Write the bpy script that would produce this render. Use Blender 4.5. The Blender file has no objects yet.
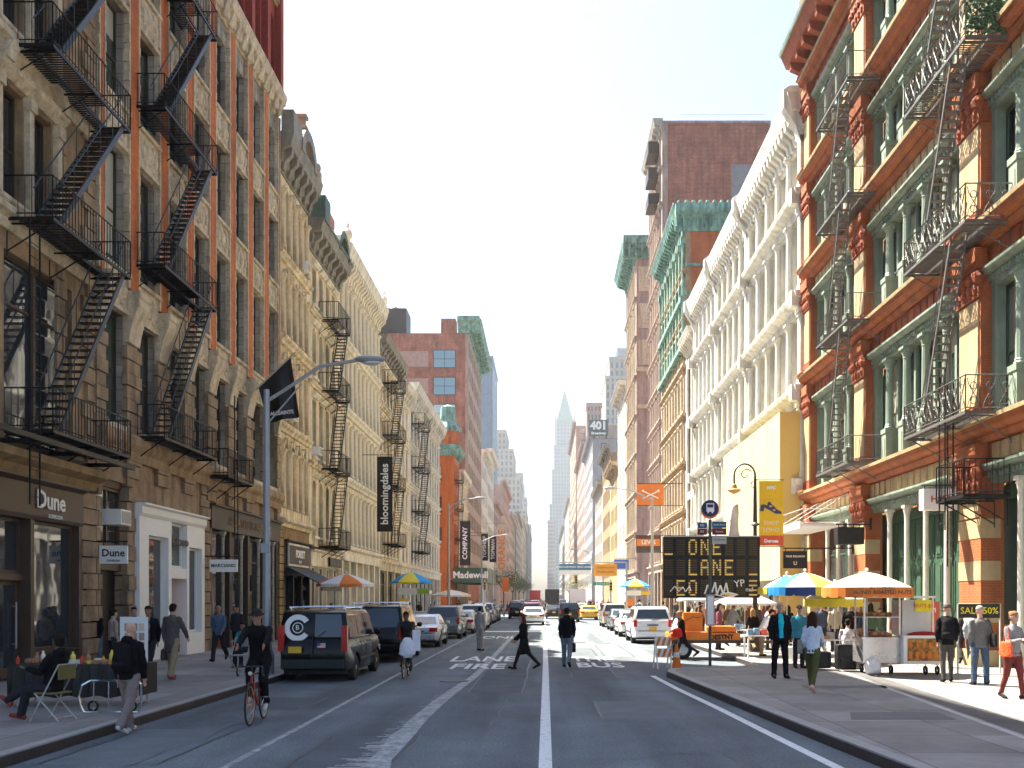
SKY, SUN, EXPO, HAZE = .05, 4.2, 2.55, .0002
import bpy, bmesh, math, random
from mathutils import Vector, Matrix
R = random.Random(7)
rad = math.radians
sc = bpy.context.scene
C = sc.collection
F, VX, VY, H0 = 950.0, 545.0, 598.0, 2.1
XL, XR = -12.5, 12.5
SW = 0.15

def ground_at(px, py, z=0.0):
    """the spot on a level of height z that the picture shows at px, py"""
    y = F * (H0 - z) / (py - VY)
    return (px - VX) * y / F, y

# ---------------------------------------------------------------- materials
MATS = {}
def mat(name, col=(.5, .5, .5), rough=.7, var=.12, scale=3.0, bump=.0, metal=0.0, spec=.4, streak=0.0, brick=None, detail=5, bscale=None, coat=0.0):
    if name in MATS: return MATS[name]
    m = bpy.data.materials.new(name); m.use_nodes = True
    nt = m.node_tree; N = nt.nodes; L = nt.links
    b = N['Principled BSDF']
    b.inputs['Roughness'].default_value = rough
    b.inputs['Metallic'].default_value = metal
    b.inputs['Specular IOR Level'].default_value = spec
    b.inputs['Coat Weight'].default_value = coat
    b.inputs['Coat Roughness'].default_value = .06
    tc = N.new('ShaderNodeTexCoord')
    n1 = N.new('ShaderNodeTexNoise'); n1.inputs['Scale'].default_value = scale; n1.inputs['Detail'].default_value = detail
    n1.inputs['Roughness'].default_value = .65
    L.new(tc.outputs['Object'], n1.inputs['Vector'])
    rm = N.new('ShaderNodeMapRange'); rm.inputs['From Min'].default_value = .3; rm.inputs['From Max'].default_value = .7
    rm.inputs['To Min'].default_value = 1 - var; rm.inputs['To Max'].default_value = 1 + var
    L.new(n1.outputs['Fac'], rm.inputs['Value'])
    cur = None
    base = N.new('ShaderNodeRGB'); base.outputs[0].default_value = (*col, 1)
    cur = base.outputs[0]
    br_fac = None
    if brick:
        # (col2, mortar, width, height, mortar size)
        c2, mo, bw, bh, ms = brick
        sx = N.new('ShaderNodeSeparateXYZ'); L.new(tc.outputs['Object'], sx.inputs[0])
        ad = N.new('ShaderNodeMath'); ad.operation = 'ADD'
        L.new(sx.outputs['X'], ad.inputs[0]); L.new(sx.outputs['Y'], ad.inputs[1])
        cb = N.new('ShaderNodeCombineXYZ'); L.new(ad.outputs[0], cb.inputs['X']); L.new(sx.outputs['Z'], cb.inputs['Y'])
        bt = N.new('ShaderNodeTexBrick'); L.new(cb.outputs[0], bt.inputs['Vector'])
        bt.inputs['Color1'].default_value = (*col, 1); bt.inputs['Color2'].default_value = (*c2, 1)
        bt.inputs['Mortar'].default_value = (*mo, 1); bt.inputs['Scale'].default_value = 1
        bt.inputs['Brick Width'].default_value = bw; bt.inputs['Row Height'].default_value = bh
        bt.inputs['Mortar Size'].default_value = ms; bt.inputs['Mortar Smooth'].default_value = .1
        cur = bt.outputs['Color']; br_fac = bt.outputs['Fac']
    mx = N.new('ShaderNodeVectorMath'); mx.operation = 'SCALE'
    L.new(cur, mx.inputs[0]); L.new(rm.outputs[0], mx.inputs['Scale']); cur = mx.outputs[0]
    if streak > 0:
        mp = N.new('ShaderNodeMapping'); mp.inputs['Scale'].default_value = (1.7, 1.7, .22)
        L.new(tc.outputs['Object'], mp.inputs['Vector'])
        n2 = N.new('ShaderNodeTexNoise'); n2.inputs['Scale'].default_value = 1.6; n2.inputs['Detail'].default_value = 7
        L.new(mp.outputs[0], n2.inputs['Vector'])
        r2 = N.new('ShaderNodeMapRange'); r2.inputs['From Min'].default_value = .42; r2.inputs['From Max'].default_value = .68
        r2.inputs['To Min'].default_value = 1; r2.inputs['To Max'].default_value = 1 - streak
        L.new(n2.outputs['Fac'], r2.inputs['Value'])
        m2 = N.new('ShaderNodeVectorMath'); m2.operation = 'SCALE'
        L.new(cur, m2.inputs[0]); L.new(r2.outputs[0], m2.inputs['Scale']); cur = m2.outputs[0]
    L.new(cur, b.inputs['Base Color'])
    r3 = N.new('ShaderNodeMapRange'); r3.inputs['To Min'].default_value = max(0, rough - .12); r3.inputs['To Max'].default_value = min(1, rough + .12)
    L.new(n1.outputs['Fac'], r3.inputs['Value'])
    if rough > .25: L.new(r3.outputs[0], b.inputs['Roughness'])
    if bump > 0:
        n3 = N.new('ShaderNodeTexNoise'); n3.inputs['Scale'].default_value = bscale or scale * 6; n3.inputs['Detail'].default_value = 4
        L.new(tc.outputs['Object'], n3.inputs['Vector'])
        bp = N.new('ShaderNodeBump'); bp.inputs['Strength'].default_value = bump; bp.inputs['Distance'].default_value = .03
        hsrc = n3.outputs['Fac']
        if br_fac:
            sb = N.new('ShaderNodeMath'); sb.operation = 'SUBTRACT'; L.new(n3.outputs['Fac'], sb.inputs[0]); L.new(br_fac, sb.inputs[1]); hsrc = sb.outputs[0]
        L.new(hsrc, bp.inputs['Height']); L.new(bp.outputs[0], b.inputs['Normal'])
    MATS[name] = m
    return m

def glass(name, col=(.03, .035, .04), rough=.05, blind=None, amount=.35):
    """shop or house window glass: dark, glossy, some panes with blinds behind"""
    if name in MATS: return MATS[name]
    m = bpy.data.materials.new(name); m.use_nodes = True
    nt = m.node_tree; N = nt.nodes; L = nt.links; b = N['Principled BSDF']
    b.inputs['Roughness'].default_value = rough; b.inputs['Specular IOR Level'].default_value = .8; b.inputs['IOR'].default_value = 1.6
    oi = N.new('ShaderNodeObjectInfo'); tc = N.new('ShaderNodeTexCoord')
    n = N.new('ShaderNodeTexNoise'); n.inputs['Scale'].default_value = .8
    L.new(tc.outputs['Object'], n.inputs['Vector'])
    mix = N.new('ShaderNodeMixRGB'); mix.inputs['Color1'].default_value = (*col, 1)
    mix.inputs['Color2'].default_value = (*(blind or tuple(c * 2.2 for c in col)), 1)
    # blinds reach down a random way from the window head
    sx = N.new('ShaderNodeSeparateXYZ'); L.new(tc.outputs['Generated'], sx.inputs[0])
    ml = N.new('ShaderNodeMath'); ml.operation = 'MULTIPLY'; ml.inputs[1].default_value = 7.31; L.new(oi.outputs['Random'], ml.inputs[0])
    fr = N.new('ShaderNodeMath'); fr.operation = 'FRACT'; L.new(ml.outputs[0], fr.inputs[0])
    g1 = N.new('ShaderNodeMath'); g1.operation = 'GREATER_THAN'; L.new(sx.outputs['Z'], g1.inputs[0]); L.new(fr.outputs[0], g1.inputs[1])
    g2 = N.new('ShaderNodeMath'); g2.operation = 'LESS_THAN'; g2.inputs[1].default_value = amount; L.new(oi.outputs['Random'], g2.inputs[0])
    mu = N.new('ShaderNodeMath'); mu.operation = 'MULTIPLY'; L.new(g1.outputs[0], mu.inputs[0]); L.new(g2.outputs[0], mu.inputs[1])
    L.new(mu.outputs[0], mix.inputs['Fac']); L.new(mix.outputs[0], b.inputs['Base Color'])
    bp = N.new('ShaderNodeBump'); bp.inputs['Strength'].default_value = .09; bp.inputs['Distance'].default_value = .06
    L.new(n.outputs['Fac'], bp.inputs['Height']); L.new(bp.outputs[0], b.inputs['Normal'])
    MATS[name] = m
    return m

def plain(name, col, rough=.6, metal=0, spec=.4, coat=0, emit=0):
    if name in MATS: return MATS[name]
    m = mat(name, col, rough, var=.06, scale=5, metal=metal, spec=spec, coat=coat)
    if emit:
        b = m.node_tree.nodes['Principled BSDF']
        b.inputs['Emission Color'].default_value = (*col, 1); b.inputs['Emission Strength'].default_value = emit
    return m

# ---------------------------------------------------------------- mesh builder
class MB:
    def __init__(s, T=None):
        s.v = []; s.f = []; s.mi = []; s.mats = []; s.T = T; s.cur = 0; s.cuts = []
    def use(s, m):
        if m not in s.mats: s.mats.append(m)
        s.cur = s.mats.index(m); return s
    def add(s, vs, fs):
        o = len(s.v)
        if s.T: vs = [s.T(*p) for p in vs]
        s.v += [tuple(p) for p in vs]
        s.f += [tuple(i + o for i in f) for f in fs]; s.mi += [s.cur] * len(fs)
    def box(s, x0, x1, y0, y1, z0, z1):
        s.add([(x0, y0, z0), (x1, y0, z0), (x1, y1, z0), (x0, y1, z0), (x0, y0, z1), (x1, y0, z1), (x1, y1, z1), (x0, y1, z1)],
              [(0, 3, 2, 1), (4, 5, 6, 7), (0, 1, 5, 4), (1, 2, 6, 5), (2, 3, 7, 6), (3, 0, 4, 7)])
    def quad(s, a, b, c, d): s.add([a, b, c, d], [(0, 1, 2, 3)])
    def tube(s, p0, p1, r0, r1=None, n=6, caps=True):
        r1 = r0 if r1 is None else r1
        p0 = Vector(p0); p1 = Vector(p1); d = (p1 - p0)
        if d.length < 1e-6: return
        d.normalize(); a = d.orthogonal().normalized(); b = d.cross(a)
        vs = []
        for p, r in ((p0, r0), (p1, r1)):
            for k in range(n):
                t = 2 * math.pi * (k + .5) / n; vs.append(p + a * (r * math.cos(t)) + b * (r * math.sin(t)))
        fs = [(k, (k + 1) % n, n + (k + 1) % n, n + k) for k in range(n)]
        if caps: fs += [tuple(range(n))[::-1], tuple(range(n, 2 * n))]
        s.add(vs, fs)
    def path(s, pts, r, n=6, closed=False):
        for a, b in zip(pts, pts[1:] + ([pts[0]] if closed else [])): s.tube(a, b, r, n=n)
    def smooth_path(s, pts, r, n=8, r1=None):
        """one continuous bent tube"""
        P = [Vector(p) for p in pts]; vs = []; fs = []; up = None
        for i, p in enumerate(P):
            d = (P[min(i + 1, len(P) - 1)] - P[max(i - 1, 0)]).normalized()
            a = d.orthogonal().normalized() if up is None else (up - d * up.dot(d)).normalized()
            up = a; b = d.cross(a)
            rr = r if r1 is None else r + (r1 - r) * i / (len(P) - 1)
            for k in range(n):
                t = 2 * math.pi * k / n; vs.append(p + a * (rr * math.cos(t)) + b * (rr * math.sin(t)))
        for i in range(len(P) - 1):
            for k in range(n): fs.append((i * n + k, i * n + (k + 1) % n, (i + 1) * n + (k + 1) % n, (i + 1) * n + k))
        fs += [tuple(range(n))[::-1], tuple(range((len(P) - 1) * n, len(P) * n))]
        s.add(vs, fs)
    def lathe(s, prof, c, n=10, axis='z', sq=0):
        """prof: (r, h) pairs about a centre; sq: square section"""
        vs = []; fs = []
        if sq: n = 4
        for r, h in prof:
            for k in range(n):
                t = 2 * math.pi * (k + (.5 if sq else 0)) / n; rr = r * (1.4142 if sq else 1)
                x, y = rr * math.cos(t), rr * math.sin(t)
                p = {'z': (c[0] + x, c[1] + y, c[2] + h), 'y': (c[0] + x, c[1] + h, c[2] + y), 'x': (c[0] + h, c[1] + x, c[2] + y)}[axis]
                vs.append(p)
        m = len(prof)
        for i in range(m - 1):
            for k in range(n): fs.append((i * n + k, i * n + (k + 1) % n, (i + 1) * n + (k + 1) % n, (i + 1) * n + k))
        if prof[0][0] > 1e-4: fs.append(tuple(range(n))[::-1])
        if prof[-1][0] > 1e-4: fs.append(tuple(range((m - 1) * n, m * n)))
        s.add(vs, fs)
    def ball(s, c, rx, ry=None, rz=None, n=10, m=7):
        ry = ry or rx; rz = rz or rx; vs = []; fs = []
        for i in range(m + 1):
            ph = math.pi * i / m
            for k in range(n):
                t = 2 * math.pi * k / n
                vs.append((c[0] + rx * math.sin(ph) * math.cos(t), c[1] + ry * math.sin(ph) * math.sin(t), c[2] + rz * math.cos(ph)))
        for i in range(m):
            for k in range(n): fs.append((i * n + k, (i + 1) * n + k, (i + 1) * n + (k + 1) % n, i * n + (k + 1) % n))
        s.add(vs, fs)
    def prism(s, poly, fn, h0, h1):
        """poly of (a, b); fn(a, b, h) gives the point"""
        n = len(poly)
        vs = [fn(a, b, h0) for a, b in poly] + [fn(a, b, h1) for a, b in poly]
        s.add(vs, [tuple(range(n))[::-1], tuple(range(n, 2 * n))] + [(k, (k + 1) % n, n + (k + 1) % n, n + k) for k in range(n)])
    def torus(s, c, R_, r, axis='x', n=28, m=8):
        vs = []; fs = []
        for i in range(n):
            t = 2 * math.pi * i / n
            for k in range(m):
                q = 2 * math.pi * k / m; rr = R_ + r * math.cos(q); h = r * math.sin(q)
                a, b = rr * math.cos(t), rr * math.sin(t)
                vs.append({'x': (c[0] + h, c[1] + a, c[2] + b), 'y': (c[0] + a, c[1] + h, c[2] + b), 'z': (c[0] + a, c[1] + b, c[2] + h)}[axis])
        for i in range(n):
            for k in range(m): fs.append((i * m + k, ((i + 1) % n) * m + k, ((i + 1) % n) * m + (k + 1) % m, i * m + (k + 1) % m))
        s.add(vs, fs)
    # facade helpers, all in (u along the wall, w outward, z up)
    def arch(s, u0, u1, zs, zt, w0, w1, n=8):
        """wall filling over a round arch that springs at zs and is level at zt on top"""
        r = (u1 - u0) / 2; uc = (u0 + u1) / 2; k = min(1, (zt - zs - .02) / r)
        pts = [(uc - r * math.cos(math.pi * i / n), zs + k * r * math.sin(math.pi * i / n)) for i in range(n + 1)]
        for (a, b), (c, d) in zip(pts, pts[1:]):
            s.add([(a, w0, b), (c, w0, d), (c, w0, zt), (a, w0, zt), (a, w1, b), (c, w1, d), (c, w1, zt), (a, w1, zt)],
                  [(4, 5, 6, 7), (0, 3, 2, 1), (0, 1, 5, 4), (3, 7, 6, 2)])
    def arcband(s, uc, zc, r0, r1, w0, w1, n=10, k=1.0, t0=0, t1=math.pi):
        P = []
        for i in range(n + 1):
            t = t0 + (t1 - t0) * i / n; P.append((math.cos(t), math.sin(t) * k))
        for (a, b), (c, d) in zip(P, P[1:]):
            q = lambda x, z, r, w: (uc - x * r, w, zc + z * r)
            s.add([q(a, b, r0, w0), q(c, d, r0, w0), q(c, d, r1, w0), q(a, b, r1, w0), q(a, b, r0, w1), q(c, d, r0, w1), q(c, d, r1, w1), q(a, b, r1, w1)],
                  [(4, 5, 6, 7), (0, 3, 2, 1), (0, 1, 5, 4), (3, 7, 6, 2), (0, 4, 7, 3), (1, 2, 6, 5)])
    def profile(s, u0, u1, prof):
        """a moulding run along u with an (w, z) outline"""
        n = len(prof)
        vs = [(u0, w, z) for w, z in prof] + [(u1, w, z) for w, z in prof]
        s.add(vs, [tuple(range(n))[::-1], tuple(range(n, 2 * n))] + [(k, (k + 1) % n, n + (k + 1) % n, n + k) for k in range(n)])
    def cut(s): s.cuts.append((len(s.v), len(s.f)))
    def build_each(s, name, parent=None, origin=(0, 0, 0)):
        """one object for every piece between two cuts"""
        ends = s.cuts + [(len(s.v), len(s.f))]; a = (0, 0)
        for e in ends:
            if e[1] > a[1]:
                q = MB(); q.v = s.v[a[0]:e[0]]; q.f = [tuple(i - a[0] for i in f) for f in s.f[a[1]:e[1]]]; used = sorted(set(s.mi[a[1]:e[1]]))
                q.mats = [s.mats[i] for i in used]; q.mi = [used.index(i) for i in s.mi[a[1]:e[1]]]; q.build(name, parent, origin)
            a = e
    def build(s, name, parent=None, origin=(0, 0, 0), smooth=False, m=None, recalc=True):
        me = bpy.data.meshes.new(name)
        ox, oy, oz = origin
        me.from_pydata([(x - ox, y - oy, z - oz) for x, y, z in s.v], [], s.f)
        if m is not None and not s.mats: s.mats = [m]
        for k in s.mats: me.materials.append(k)
        if len(s.mats) > 1: me.polygons.foreach_set('material_index', s.mi)
        if recalc:
            bm = bmesh.new(); bm.from_mesh(me); bmesh.ops.recalc_face_normals(bm, faces=bm.faces); bm.to_mesh(me); bm.free()
        if smooth: me.polygons.foreach_set('use_smooth', [True] * len(me.polygons)); 
        me.update()
        o = bpy.data.objects.new(name, me); C.objects.link(o)
        if parent: o.parent = parent
        return o

def tag(o, label=None, cat=None, group=None, kind=None):
    if label: o['label'] = label
    if cat: o['category'] = cat
    if group: o['group'] = group
    if kind: o['kind'] = kind
    return o
def empty(name, loc, label, cat, group=None, rz=0, scale=None):
    o = bpy.data.objects.new(name, None); C.objects.link(o); o.location = loc; o.rotation_euler = (0, 0, rz)
    o.empty_display_size = .3
    if scale: o.scale = (scale,) * 3
    return tag(o, label, cat, group)
def copy_tree(o, parent=None):
    c = o.copy(); C.objects.link(c); c.parent = parent
    for ch in o.children: copy_tree(ch, c)
    return c
def dup(o, loc, rz=0, label=None, group=None, scale=None, cat=None):
    c = copy_tree(o); c.location = loc; c.rotation_euler = (0, 0, rz)
    if scale: c.scale = (scale,) * 3
    tag(c, label, cat, group); return c
def inst(me, name, loc, parent, rot=None):
    o = bpy.data.objects.new(name, me); C.objects.link(o); o.location = loc; o.parent = parent
    if rot: o.rotation_euler = rot
    return o
WORK = bpy.data.scenes.new('workbench')
def evaluated(o):
    WORK.collection.objects.link(o)
    with bpy.context.temp_override(scene=WORK, view_layer=WORK.view_layers[0]): dg = bpy.context.evaluated_depsgraph_get(); dg.update()
    me = bpy.data.meshes.new_from_object(o.evaluated_get(dg), preserve_all_data_layers=True, depsgraph=dg)
    WORK.collection.objects.unlink(o); return me
def bake(o, mods):
    """apply modifiers through the dependency graph"""
    for kind, kw in mods:
        md = o.modifiers.new(kind.lower(), kind)
        for k, v in kw.items(): setattr(md, k, v)
    me = evaluated(o); o.modifiers.clear(); old = o.data; o.data = me; me.name = o.name
    bpy.data.meshes.remove(old)
    return o
ROT = {'cam': (rad(90), 0, 0), 'left': (rad(90), 0, rad(90)), 'right': (rad(90), 0, rad(-90)), 'flat': (0, 0, 0)}
def text(s, size, m, loc, face='cam', parent=None, name='lettering', ext=.008, stretch=1.0, roll=0, space=1.0, bold=0.0, rotz=None, origin=(0, 0, 0)):
    cu = bpy.data.curves.new(name, 'FONT'); cu.body = s; cu.size = size; cu.extrude = ext; cu.align_x = 'CENTER'; cu.align_y = 'CENTER'
    cu.space_character = space; cu.offset = bold; cu.resolution_u = 2
    t = bpy.data.objects.new(name, cu)
    me = evaluated(t); bpy.data.objects.remove(t); bpy.data.curves.remove(cu)
    me.name = name
    M = Matrix.Diagonal((stretch, 1, 1, 1))
    if roll: M = Matrix.Rotation(roll, 4, 'Z') @ M
    r = ROT[face]
    E = Matrix.Rotation(r[2] + (rotz or 0), 4, 'Z') @ Matrix.Rotation(r[0], 4, 'X')
    me.transform(Matrix.Translation(Vector(loc) - Vector(origin)) @ E @ M)
    me.materials.clear(); me.materials.append(m)
    o = bpy.data.objects.new(name, me); C.objects.link(o)
    if parent: o.parent = parent
    return o
def TL(u, w, z): return (XL + w, u, z)          # left street front
def TR(u, w, z): return (XR - w, u, z)          # right street front
def TE(y):                                      # an end wall facing back up the street; u is X
    return lambda u, w, z: (u, y - w, z)

# common materials
M = {}
M['orange'] = mat('terracotta_brick', (.68, .17, .03), .8, .22, 2.5, .5, streak=.35, brick=((.52, .13, .03), (.46, .2, .1), .22, .075, .006))
M['greystone'] = mat('grey_stone', (.46, .40, .32), .8, .18, 1.5, .5, streak=.45, brick=((.33, .28, .21), (.2, .16, .12), .55, .36, .012))
M['tanstone'] = mat('tan_stone', (.36, .24, .13), .85, .3, 2.0, .8, streak=.45)
M['rustic'] = mat('rusticated_stone', (.33, .23, .14), .9, .3, 2.2, 1.0, streak=.4, bscale=9)
M['carved'] = mat('carved_stone', (.62, .51, .35), .85, .25, 5, 1.0, streak=.4, bscale=14)
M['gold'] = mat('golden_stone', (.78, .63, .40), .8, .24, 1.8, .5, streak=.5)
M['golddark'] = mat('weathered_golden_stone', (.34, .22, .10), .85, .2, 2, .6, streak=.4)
M['cream'] = mat('cream_paint', (.84, .74, .55), .65, .14, 1.5, .25, streak=.35)
M['white'] = mat('white_painted_iron', (.72, .69, .60), .55, .13, 1.5, .15, streak=.38)
M['offwhite'] = mat('off_white_paint', (.70, .64, .53), .6, .14, 1.8, .2, streak=.22)
M['rcream'] = mat('cream_panel_finish', (.50, .36, .19), .75, .12, 2.2, .3, streak=.3)
M['rbrick'] = mat('orange_red_brick', (.38, .105, .03), .8, .18, 2.2, .5, streak=.3, brick=((.40, .09, .02), (.36, .17, .08), .22, .075, .006))
M['rterra'] = mat('red_terracotta', (.34, .08, .025), .75, .3, 3.5, .7, streak=.3)
M['green'] = mat('green_painted_iron', (.10, .18, .12), .5, .12, 2.2, .2, streak=.3)
M['pgreen'] = mat('pale_green_iron', (.25, .31, .24), .5, .12, 2.2, .2, streak=.35)
M['dgreen'] = mat('dark_green_paint', (.045, .10, .06), .5, .15, 2.2, .15, streak=.2)
M['copper'] = mat('verdigris_copper', (.20, .38, .31), .7, .4, 1.4, .5, streak=.6)
M['dcornice'] = mat('dark_sheet_metal', (.28, .25, .19), .6, .2, 2.5, .4, streak=.3)
M['iron'] = mat('black_iron', (.009, .008, .008), .45, .25, 8, .2, spec=.3)
M['ironblue'] = mat('worn_steel_rail', (.03, .04, .048), .42, .3, 9, .2, spec=.4)
M['irongrey'] = mat('pale_grey_iron', (.42, .40, .36), .5, .15, 8, .2)
M['escape'] = mat('weathered_grey_iron', (.11, .10, .09), .5, .25, 8, .2)
M['woolstone'] = mat('blue_green_terracotta', (.15, .24, .28), .8, .1, .4, .1)
M['brown'] = mat('brown_shopfront_paint', (.085, .05, .032), .5, .15, 3, .1)
M['black'] = mat('black_paint', (.012, .011, .011), .45, .2, 5)
M['whitep'] = mat('white_shopfront', (.82, .8, .75), .5, .03, 2)
M['brick'] = mat('red_brick', (.42, .14, .085), .85, .35, .5, .4, streak=.3, brick=((.32, .10, .06), (.40, .27, .2), .4, .14, .012))
M['redbrick'] = mat('deep_red_brick', (.36, .06, .035), .85, .15, 2, .4, streak=.2, brick=((.3, .05, .03), (.3, .12, .08), .22, .075, .006))
M['pinkstone'] = mat('pink_grey_stone', (.42, .31, .25), .85, .16, 1.5, .5, streak=.35)
M['farstone'] = mat('pale_limestone', (.46, .42, .36), .85, .14, .4, .2, streak=.3)
M['fargrey'] = mat('grey_masonry', (.33, .33, .34), .85, .12, .4, .2, streak=.2)
M['farpink'] = mat('pink_masonry', (.44, .30, .25), .85, .12, .4, .2, streak=.2)
M['bluegreen'] = mat('blue_curtain_wall', (.12, .2, .28), .3, .1, .4)
M['gl'] = glass('window_glass', (.028, .032, .034), .04, (.42, .38, .3), .5)
M['glgreen'] = glass('green_tinted_glass', (.06, .08, .06), .06, (.5, .5, .4), .3)
M['glfar'] = glass('far_window_glass', (.07, .09, .11), .15, (.4, .4, .38), .3)
M['shopgl'] = glass('shop_glass', (.035, .04, .045), .03, (.05, .05, .05), .1)
M['dframe'] = mat('dark_window_frame', (.05, .035, .025), .5, .1, 3)
M['roof'] = mat('roof_felt', (.08, .08, .08), .9, .2, 1)
# ---------------------------------------------------------------- building kit
LOC = {'L': lambda u, w, z: (w, u, z), 'R': lambda u, w, z: (-w, u, z), 'E': lambda u, w, z: (u, -w, z)}
def Tof(side, y=None, x=None):
    if side == 'L':
        xx = XL if x is None else x
        return lambda u, w, z: (xx + w, u, z)
    if side == 'R':
        xx = XR if x is None else x
        return lambda u, w, z: (xx - w, u, z)
    return TE(y)
WC = {}
def window_meshes(side, w, h, fm, gm, style='hung', merged=False):
    key = (side, round(w, 2), round(h, 2), fm.name, gm.name, style, merged)
    if key in WC: return WC[key]
    b = MB(LOC[side]); b.use(fm); t = .07 if w > .8 else .05
    b.box(-w / 2, -w / 2 + t, 0, .08, 0, h); b.box(w / 2 - t, w / 2, 0, .08, 0, h)
    b.box(-w / 2 + t, w / 2 - t, 0, .08, 0, t); b.box(-w / 2 + t, w / 2 - t, 0, .08, h - t, h)
    if style in ('hung', 'hung2'):
        b.box(-w / 2 + t, w / 2 - t, .0, .06, h * .5 - .03, h * .5 + .03)
    if style == 'hung2' or (style == 'hung' and w > 1.7):
        b.box(-.03, .03, 0, .07, t, h - t)
    if style == 'shop':
        b.box(-w / 2 + t, w / 2 - t, 0, .06, h * .74, h * .74 + .07)
    if style == 'grid':
        for k in (1, 2): b.box(-w / 2 + w * k / 3 - .02, -w / 2 + w * k / 3 + .02, 0, .06, t, h - t)
        for k in (1, 2, 3): b.box(-w / 2 + t, w / 2 - t, 0, .055, h * k / 4 - .02, h * k / 4 + .02)
    if merged:
        b.use(gm); b.add([(-w / 2 + t, .02, t), (w / 2 - t, .02, t), (w / 2 - t, .02, h - t), (-w / 2 + t, .02, h - t)], [(0, 1, 2, 3)])
        o = b.build('window', recalc=False); me = o.data; bpy.data.objects.remove(o); WC[key] = (me, None); return WC[key]
    o = b.build('window'); me = o.data; bpy.data.objects.remove(o)
    g = MB(LOC[side]); g.use(gm); g.box(-w / 2 + t * .5, w / 2 - t * .5, .0, .025, t * .5, h - t * .5)
    o = g.build('pane'); mg = o.data; bpy.data.objects.remove(o)
    WC[key] = (me, mg); return WC[key]
def put_window(root, side, T, uc, wr, z, w, h, fm, gm, style='hung', merged=False, name='window'):
    me, mg = window_meshes(side, w, h, fm, gm, style, merged)
    p = Vector(T(uc, wr, z)) - root.location
    o = inst(me, name, p, root)
    if mg: inst(mg, 'pane', (0, 0, 0), o)
    return o
def vis(side, root_x, u, z): return True

def house(name, label, side, y0, y1, depth, zt, x=None, group='buildings lining the street', cat='building'):
    xx = (XL if side == 'L' else XR) if x is None else x
    r = empty(name, (xx, (y0 + y1) / 2, 0), label, cat, group); return r

def shell(root, side, y0, y1, depth, z0, z1, m, x=None, roofm=None, back=.42):
    """the mass of the house behind its front"""
    T = Tof(side, x=x); b = MB(T); b.use(m); b.box(y0, y1, -depth, -back, z0, z1)
    o = b.build('side_walls', root, root.location)
    b = MB(T); b.use(roofm or M['roof']); b.box(y0 + .3, y1 - .3, -depth + .3, -back - .3, z1, z1 + .12); b.build('roof', root, root.location)
    return o

def wall_grid(root, side, T, u0, u1, zs, cols, wm, sill=.8, head=.6, fm=None, gm=None, style='hung', recess=.28, thick=.42,
              arch=False, merged=False, name='wall', wpad=0.0, cells=None):
    """cols: list of (a, b) openings along u. A real wall with real openings, a window in each."""
    fm = fm or M['dframe']; gm = gm or M['gl']
    b = MB(T); b.use(wm)
    nf = len(zs) - 1
    sl = sill if isinstance(sill, (list, tuple)) else [sill] * nf
    hd = head if isinstance(head, (list, tuple)) else [head] * nf
    zb = zs[0]
    for i in range(nf):
        zo0 = zs[i] + sl[i]; zo1 = zs[i + 1] - hd[i]
        b.box(u0, u1, -thick, 0, zb, zo0)
        e = u0
        for (a, c) in cols:
            if a > e: b.box(e, a, -thick, 0, zo0, zo1)
            e = c
            hh = zo1 - zo0
            isarch = arch if not isinstance(arch, (list, tuple)) else arch[i]
            if isarch:
                r = (c - a) / 2; b.arch(a, c, zo1 - min(r, .6 * hh), zo1, -thick, 0)
            put_window(root, side, T, (a + c) / 2, -recess, zo0 + .01, c - a - .01, hh - .02, fm, gm, style, merged)
        if e < u1: b.box(e, u1, -thick, 0, zo0, zo1)
        zb = zo1
    b.box(u0, u1, -thick, 0, zb, zs[-1])
    return b.build(name, root, root.location)

def cols_even(u0, u1, n, pier):
    p = (u1 - u0 - pier) / n
    return [(u0 + pier + k * p, u0 + (k + 1) * p) for k in range(n)]

def cornice(root, T, u0, u1, z, h, proj, m, brackets=0, bm_=None, name='cornice', dent=True):
    b = MB(T); b.use(m)
    b.profile(u0, u1, [(-.1, z), (.08, z), (.10, z + h * .18), (.22, z + h * .22), (.24, z + h * .3), (.26, z + h * .55), (proj * .8, z + h * .6), (proj * .86, z + h * .72),
                       (proj, z + h * .95), (proj, z + h), (-.1, z + h)])
    if bm_: b.use(bm_)
    if brackets:
        st = (u1 - u0) / brackets
        for k in range(brackets):
            c = u0 + (k + .5) * st; wd = min(.16, st * .25)
            b.profile(c - wd, c + wd, [(.1, z + h * .05), (.22, z + h * .05), (.3, z + h * .25), (proj * .74, z + h * .42), (proj * .78, z + h * .6), (.1, z + h * .6)])
    o = b.build(name, root, root.location); return o
def belt(root, T, u0, u1, z, h, proj, m, name='belt_course'):
    b = MB(T); b.use(m)
    b.profile(u0, u1, [(-.05, z), (proj * .5, z), (proj * .6, z + h * .35), (proj * .9, z + h * .5), (proj, z + h * .6), (proj, z + h * .85), (proj * .8, z + h), (-.05, z + h)])
    return b.build(name, root, root.location)
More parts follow.
